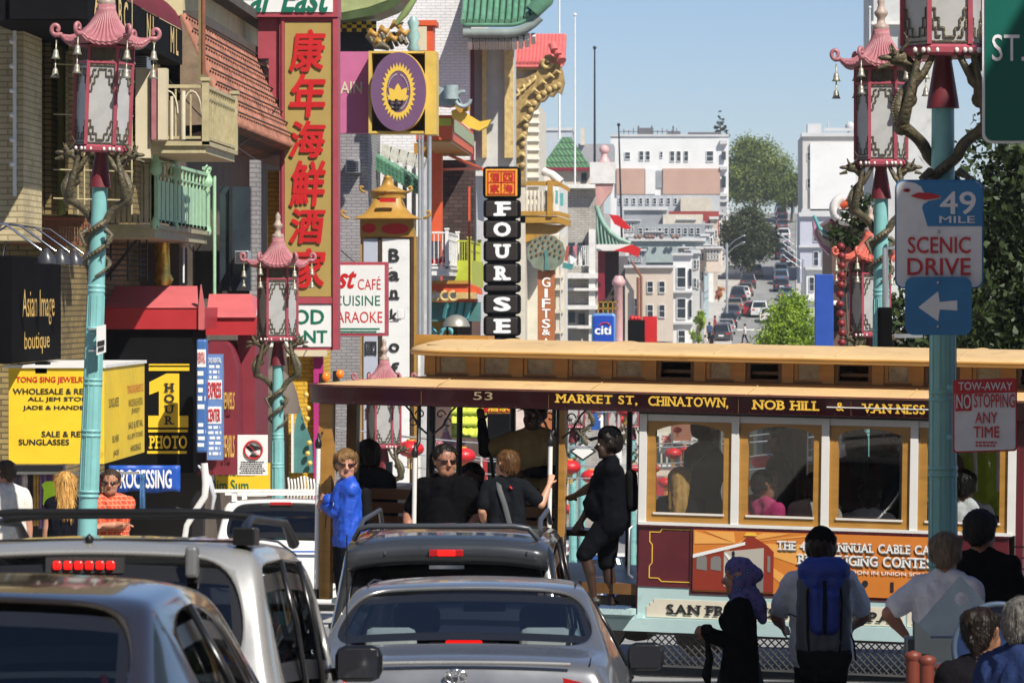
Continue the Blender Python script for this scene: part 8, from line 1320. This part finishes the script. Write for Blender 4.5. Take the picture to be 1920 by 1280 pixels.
h_=j['hd'];u=j['up'];h=j['h']; blob('headscarf',[(h_(0,-.012,.034),h_(0,.004,.036),.060*h,.057*h),(h_(0,-.03,.0),h_(0,-.035,.02),.052*h,.052*h),(h_(0,-.02,-.05),h_(0,.012,-.062),.048*h,.036*h),(h_(-.03,-.01,.0),h_(-.025,0,-.05),.034*h,.032*h),(h_(.03,-.01,.0),h_(.025,0,-.05),.034*h,.032*h),(u(0,-.03,.85),u(0,-.07,.80),.058*h,.05*h),(u(0,-.075,.80),u(0,-.10,.74),.045*h,.02*h),(u(-.05,0,.825),u(.05,0,.825),.045*h,.045*h),(h_(0,-.05,.02),h_(0,-.068,.015),.045*h,.036*h)],scarfm,t,.011,3,0,.004,(20,20,20))
blob('coat_skirt',[(u(s*.05,0,.42),u(s*.045,0,.6),.085*h,.07*h) for s in (-1,1)],MATS['cloth #0c0c0e'],t,.014,3,.01,.008); g=G(); q=Vector(j['wL']); g.box(q.x-.05,q.x+.05,q.y-.02,q.y+.06,q.z-.02,q.z+.07); g.build('small_bag',M_bk,t,bevel=.02); g=G(); g.tube([q+Vector((0,.02,-.02)),q+Vector((.02,.0,-.18)),q+Vector((-.02,.02,-.3)),q+Vector((.01,0,-.4))],[.012,.03,.035,.012],8); g.build('hanging_strap',M_bk,t)
t,j=person('man in a white shirt and black cap with a big blue backpack at the kerb',PW(1539,998,28.3),1.78,R(2),'#c4c5cc','#121318','#8a5c46',('#2a201a','short'),'short','short',aR=(.15,.18,.60),aL=(-.15,.18,.60),hintR=(.7,-.4,-.8),hintL=(-.7,-.4,-.8),cap='#0c0c0e',vox=.011,fat=1.12,hp=R(-6),wr=.009)
u=j['up'];h=j['h']; M_bpb=mat('blue backpack nylon',(.010,.035,.26),.6,var=.18,scale=7,bump=.3,bscale=30); M_bpg=mat('grey backpack nylon',(.06,.07,.09),.65,var=.18)
bag=thing('backpack','big blue and grey hiking backpack on the man in the white shirt','backpack',tuple(j['loc']+j['rot']@u(0,-.16,.5))); off=u(0,-.16,.5)
def bu(x,y,z): return u(x,y,z)-off
ORG[bag.name]=Vector((0,0,0))
blob('pack_body',[(bu(s*.05,-.15,.56),bu(s*.05,-.16,.80),.062*h,.06*h) for s in (-1,0,1)]+[(bu(-.06,-.13,.54),bu(.06,-.13,.54),.055*h,.055*h)],M_bpg,bag,.013,3,0,.007); blob('top_lid',[(bu(-.045,-.165,.85),bu(.045,-.165,.85),.062*h,.062*h),(bu(-.04,-.17,.81),bu(.04,-.17,.81),.058*h,.058*h)],M_bpb,bag,.013,3,0,.007); blob('front_pocket',[(bu(s*.028,-.205,.63),bu(s*.03,-.21,.76),.034*h,.034*h) for s in (-1,0,1)],M_bpb,bag,.012,3,0,.006); blob('base_pocket',[(bu(-.055,-.15,.50),bu(.055,-.15,.50),.06*h,.06*h),(bu(-.05,-.15,.45),bu(.05,-.15,.45),.045*h,.045*h)],M_bk,bag,.013,3,0,.008)
g=G(); [g.tube([bu(s*.062,-.20,.86),bu(s*.07,-.225,.74),bu(s*.068,-.215,.6),bu(s*.06,-.2,.5)],.009,6,flat=.5) for s in (-1,1)]; g.tube([bu(0,-.245,.82),bu(0,-.25,.7),bu(0,-.245,.6)],.014,6,flat=.5); g.tube([bu(.10,-.13,.62),bu(.125,-.1,.56),bu(.135,-.1,.48)],.009,6,flat=.5); g.tube([bu(-.10,-.13,.66),bu(-.14,-.06,.67)],.009,6,flat=.5); g.tube([bu(-.03,-.19,.45),bu(-.035,-.2,.37)],.014,6,flat=.5); g.build('strap',M_bk,bag); g=G(); [g.tube([bu(s*.075,-.04,.845),bu(s*.08,-.08,.80),bu(s*.08,-.1,.74)],.022,6,flat=.4) for s in (-1,1)]; g.build('shoulder_strap',M_bpg,bag)
person('grey haired woman in a white shirt standing beside the turquoise post',PW(1773,1004,25.4),1.67,R(-8),'#c6c8d2','#20242c','#9a6a54',('#6b5c4c','grey'),'short',vox=.011,female=True,fat=1.08,aL=(-.16,.05,.60),hintL=(-.7,-.3,-.5),wr=.009)
person('black haired man in a black shirt seen from behind by the tow away sign',PW(1838,962,26.6),1.82,R(-12),'#0d0d0f','#14161b','#8a5e48',('#0e0c0b','short'),'short',vox=.011,fat=1.15,hy=R(-12),wr=.009)
person('seated woman with dark hair tied up in front of the blue reel',PW(1842,1148,20.3),1.64,R(-8),'#17161a','#1a1a1f','#8a6048',('#1b120d','bun'),'short',sit=True,vox=.011,hy=R(-25),hp=R(-10),female=True,lean=R(12))
person('grey haired older man in a blue shirt bending over at the kerb',PW(1940,1130,19.7),1.74,R(-62),'#27345a','#1a1c22','#8a5e4a',('#5c5955','grey'),'short',sit=True,vox=.011,hp=R(-22),lean=R(18))
person('grey haired man in a white shirt with his back turned by the shop rail',PW(8,868,43),1.75,R(25),'#cfcac0','#33363c','#b08068',('#4a3c30','short'),'short',vox=.012,hy=R(40),lean=R(10))
person('woman with long blonde hair and a dark top on the shop pavement',PW(122,888,43.5),1.66,R(12),'#14161c','#2a3040','#c08a70',('#c99a55','long'),'none',vox=.012,female=True)
t,j=person('man in an orange shirt and sunglasses with folded arms beside the lamp post',PW(208,884,44.5),1.78,R(190),'#d9522f','#3a3d44','#b07a5e',('#3a2c22','short'),'short',glasses=True,vox=.011,hy=R(-10),aR=(-.06,.13,.66),aL=(.06,.15,.66),hintR=(.8,-.2,-.7),hintL=(-.8,-.2,-.7),wr=.008,collar=True,shirt_m=pattern('orange plaid','#c8401f','#d5532c','#e59a78',rowh=.05,bw=.06,mortar=.005,dirt=.1))
t0,_=person('man in a white shirt walking across the foot of the hill street',PW(1396,607,352),1.78,R(95),'#c9c9c6','#202228','#9a6a54',('#15110e','short'),'short',vox=.03,detail=False,kneeR=((.05,.10,.29),(.05,.12,.05)),kneeL=((-.05,-.06,.28),(-.05,-.16,.07)))
for k,(px,py,Y,c,l) in enumerate(((1330,604,340,'#3a4a6a','person in blue on the far west pavement below the flower basket'),(1340,592,352,'#8a2f35','person in dark red on the far west pavement'),(1322,628,330,'#c9c4ba','person in pale clothes on the west pavement beside the row houses'),(1334,622,336,'#1d1f24','person in black on the west pavement under the row houses'))): person(l,PW(px,py,Y),1.72,R(20+60*k),c,'#202228','#8a6048',('#15110e','short'),vox=.035,detail=False,group='people on the far pavement')
# ================================================================ the air between here and the hill
g=G(); g.box(-920,920,-65,1010,-16,34); hz=g.build('haze',None,kind='stuff',label='thin pale haze filling the street air',cat='haze')
hm=bpy.data.materials.new('haze air'); hm.use_nodes=True; n=hm.node_tree; n.nodes.remove(n.nodes['Principled BSDF']); pv=n.nodes.new('ShaderNodeVolumePrincipled'); pv.inputs['Color'].default_value=(.86,.92,1,1); pv.inputs['Density'].default_value=.00022; pv.inputs['Anisotropy'].default_value=.2; n.links.new(pv.outputs[0],n.nodes['Material Output'].inputs['Volume']); hz.data.materials.clear(); hz.data.materials.append(hm)
bpy.data.scenes.remove(TS)
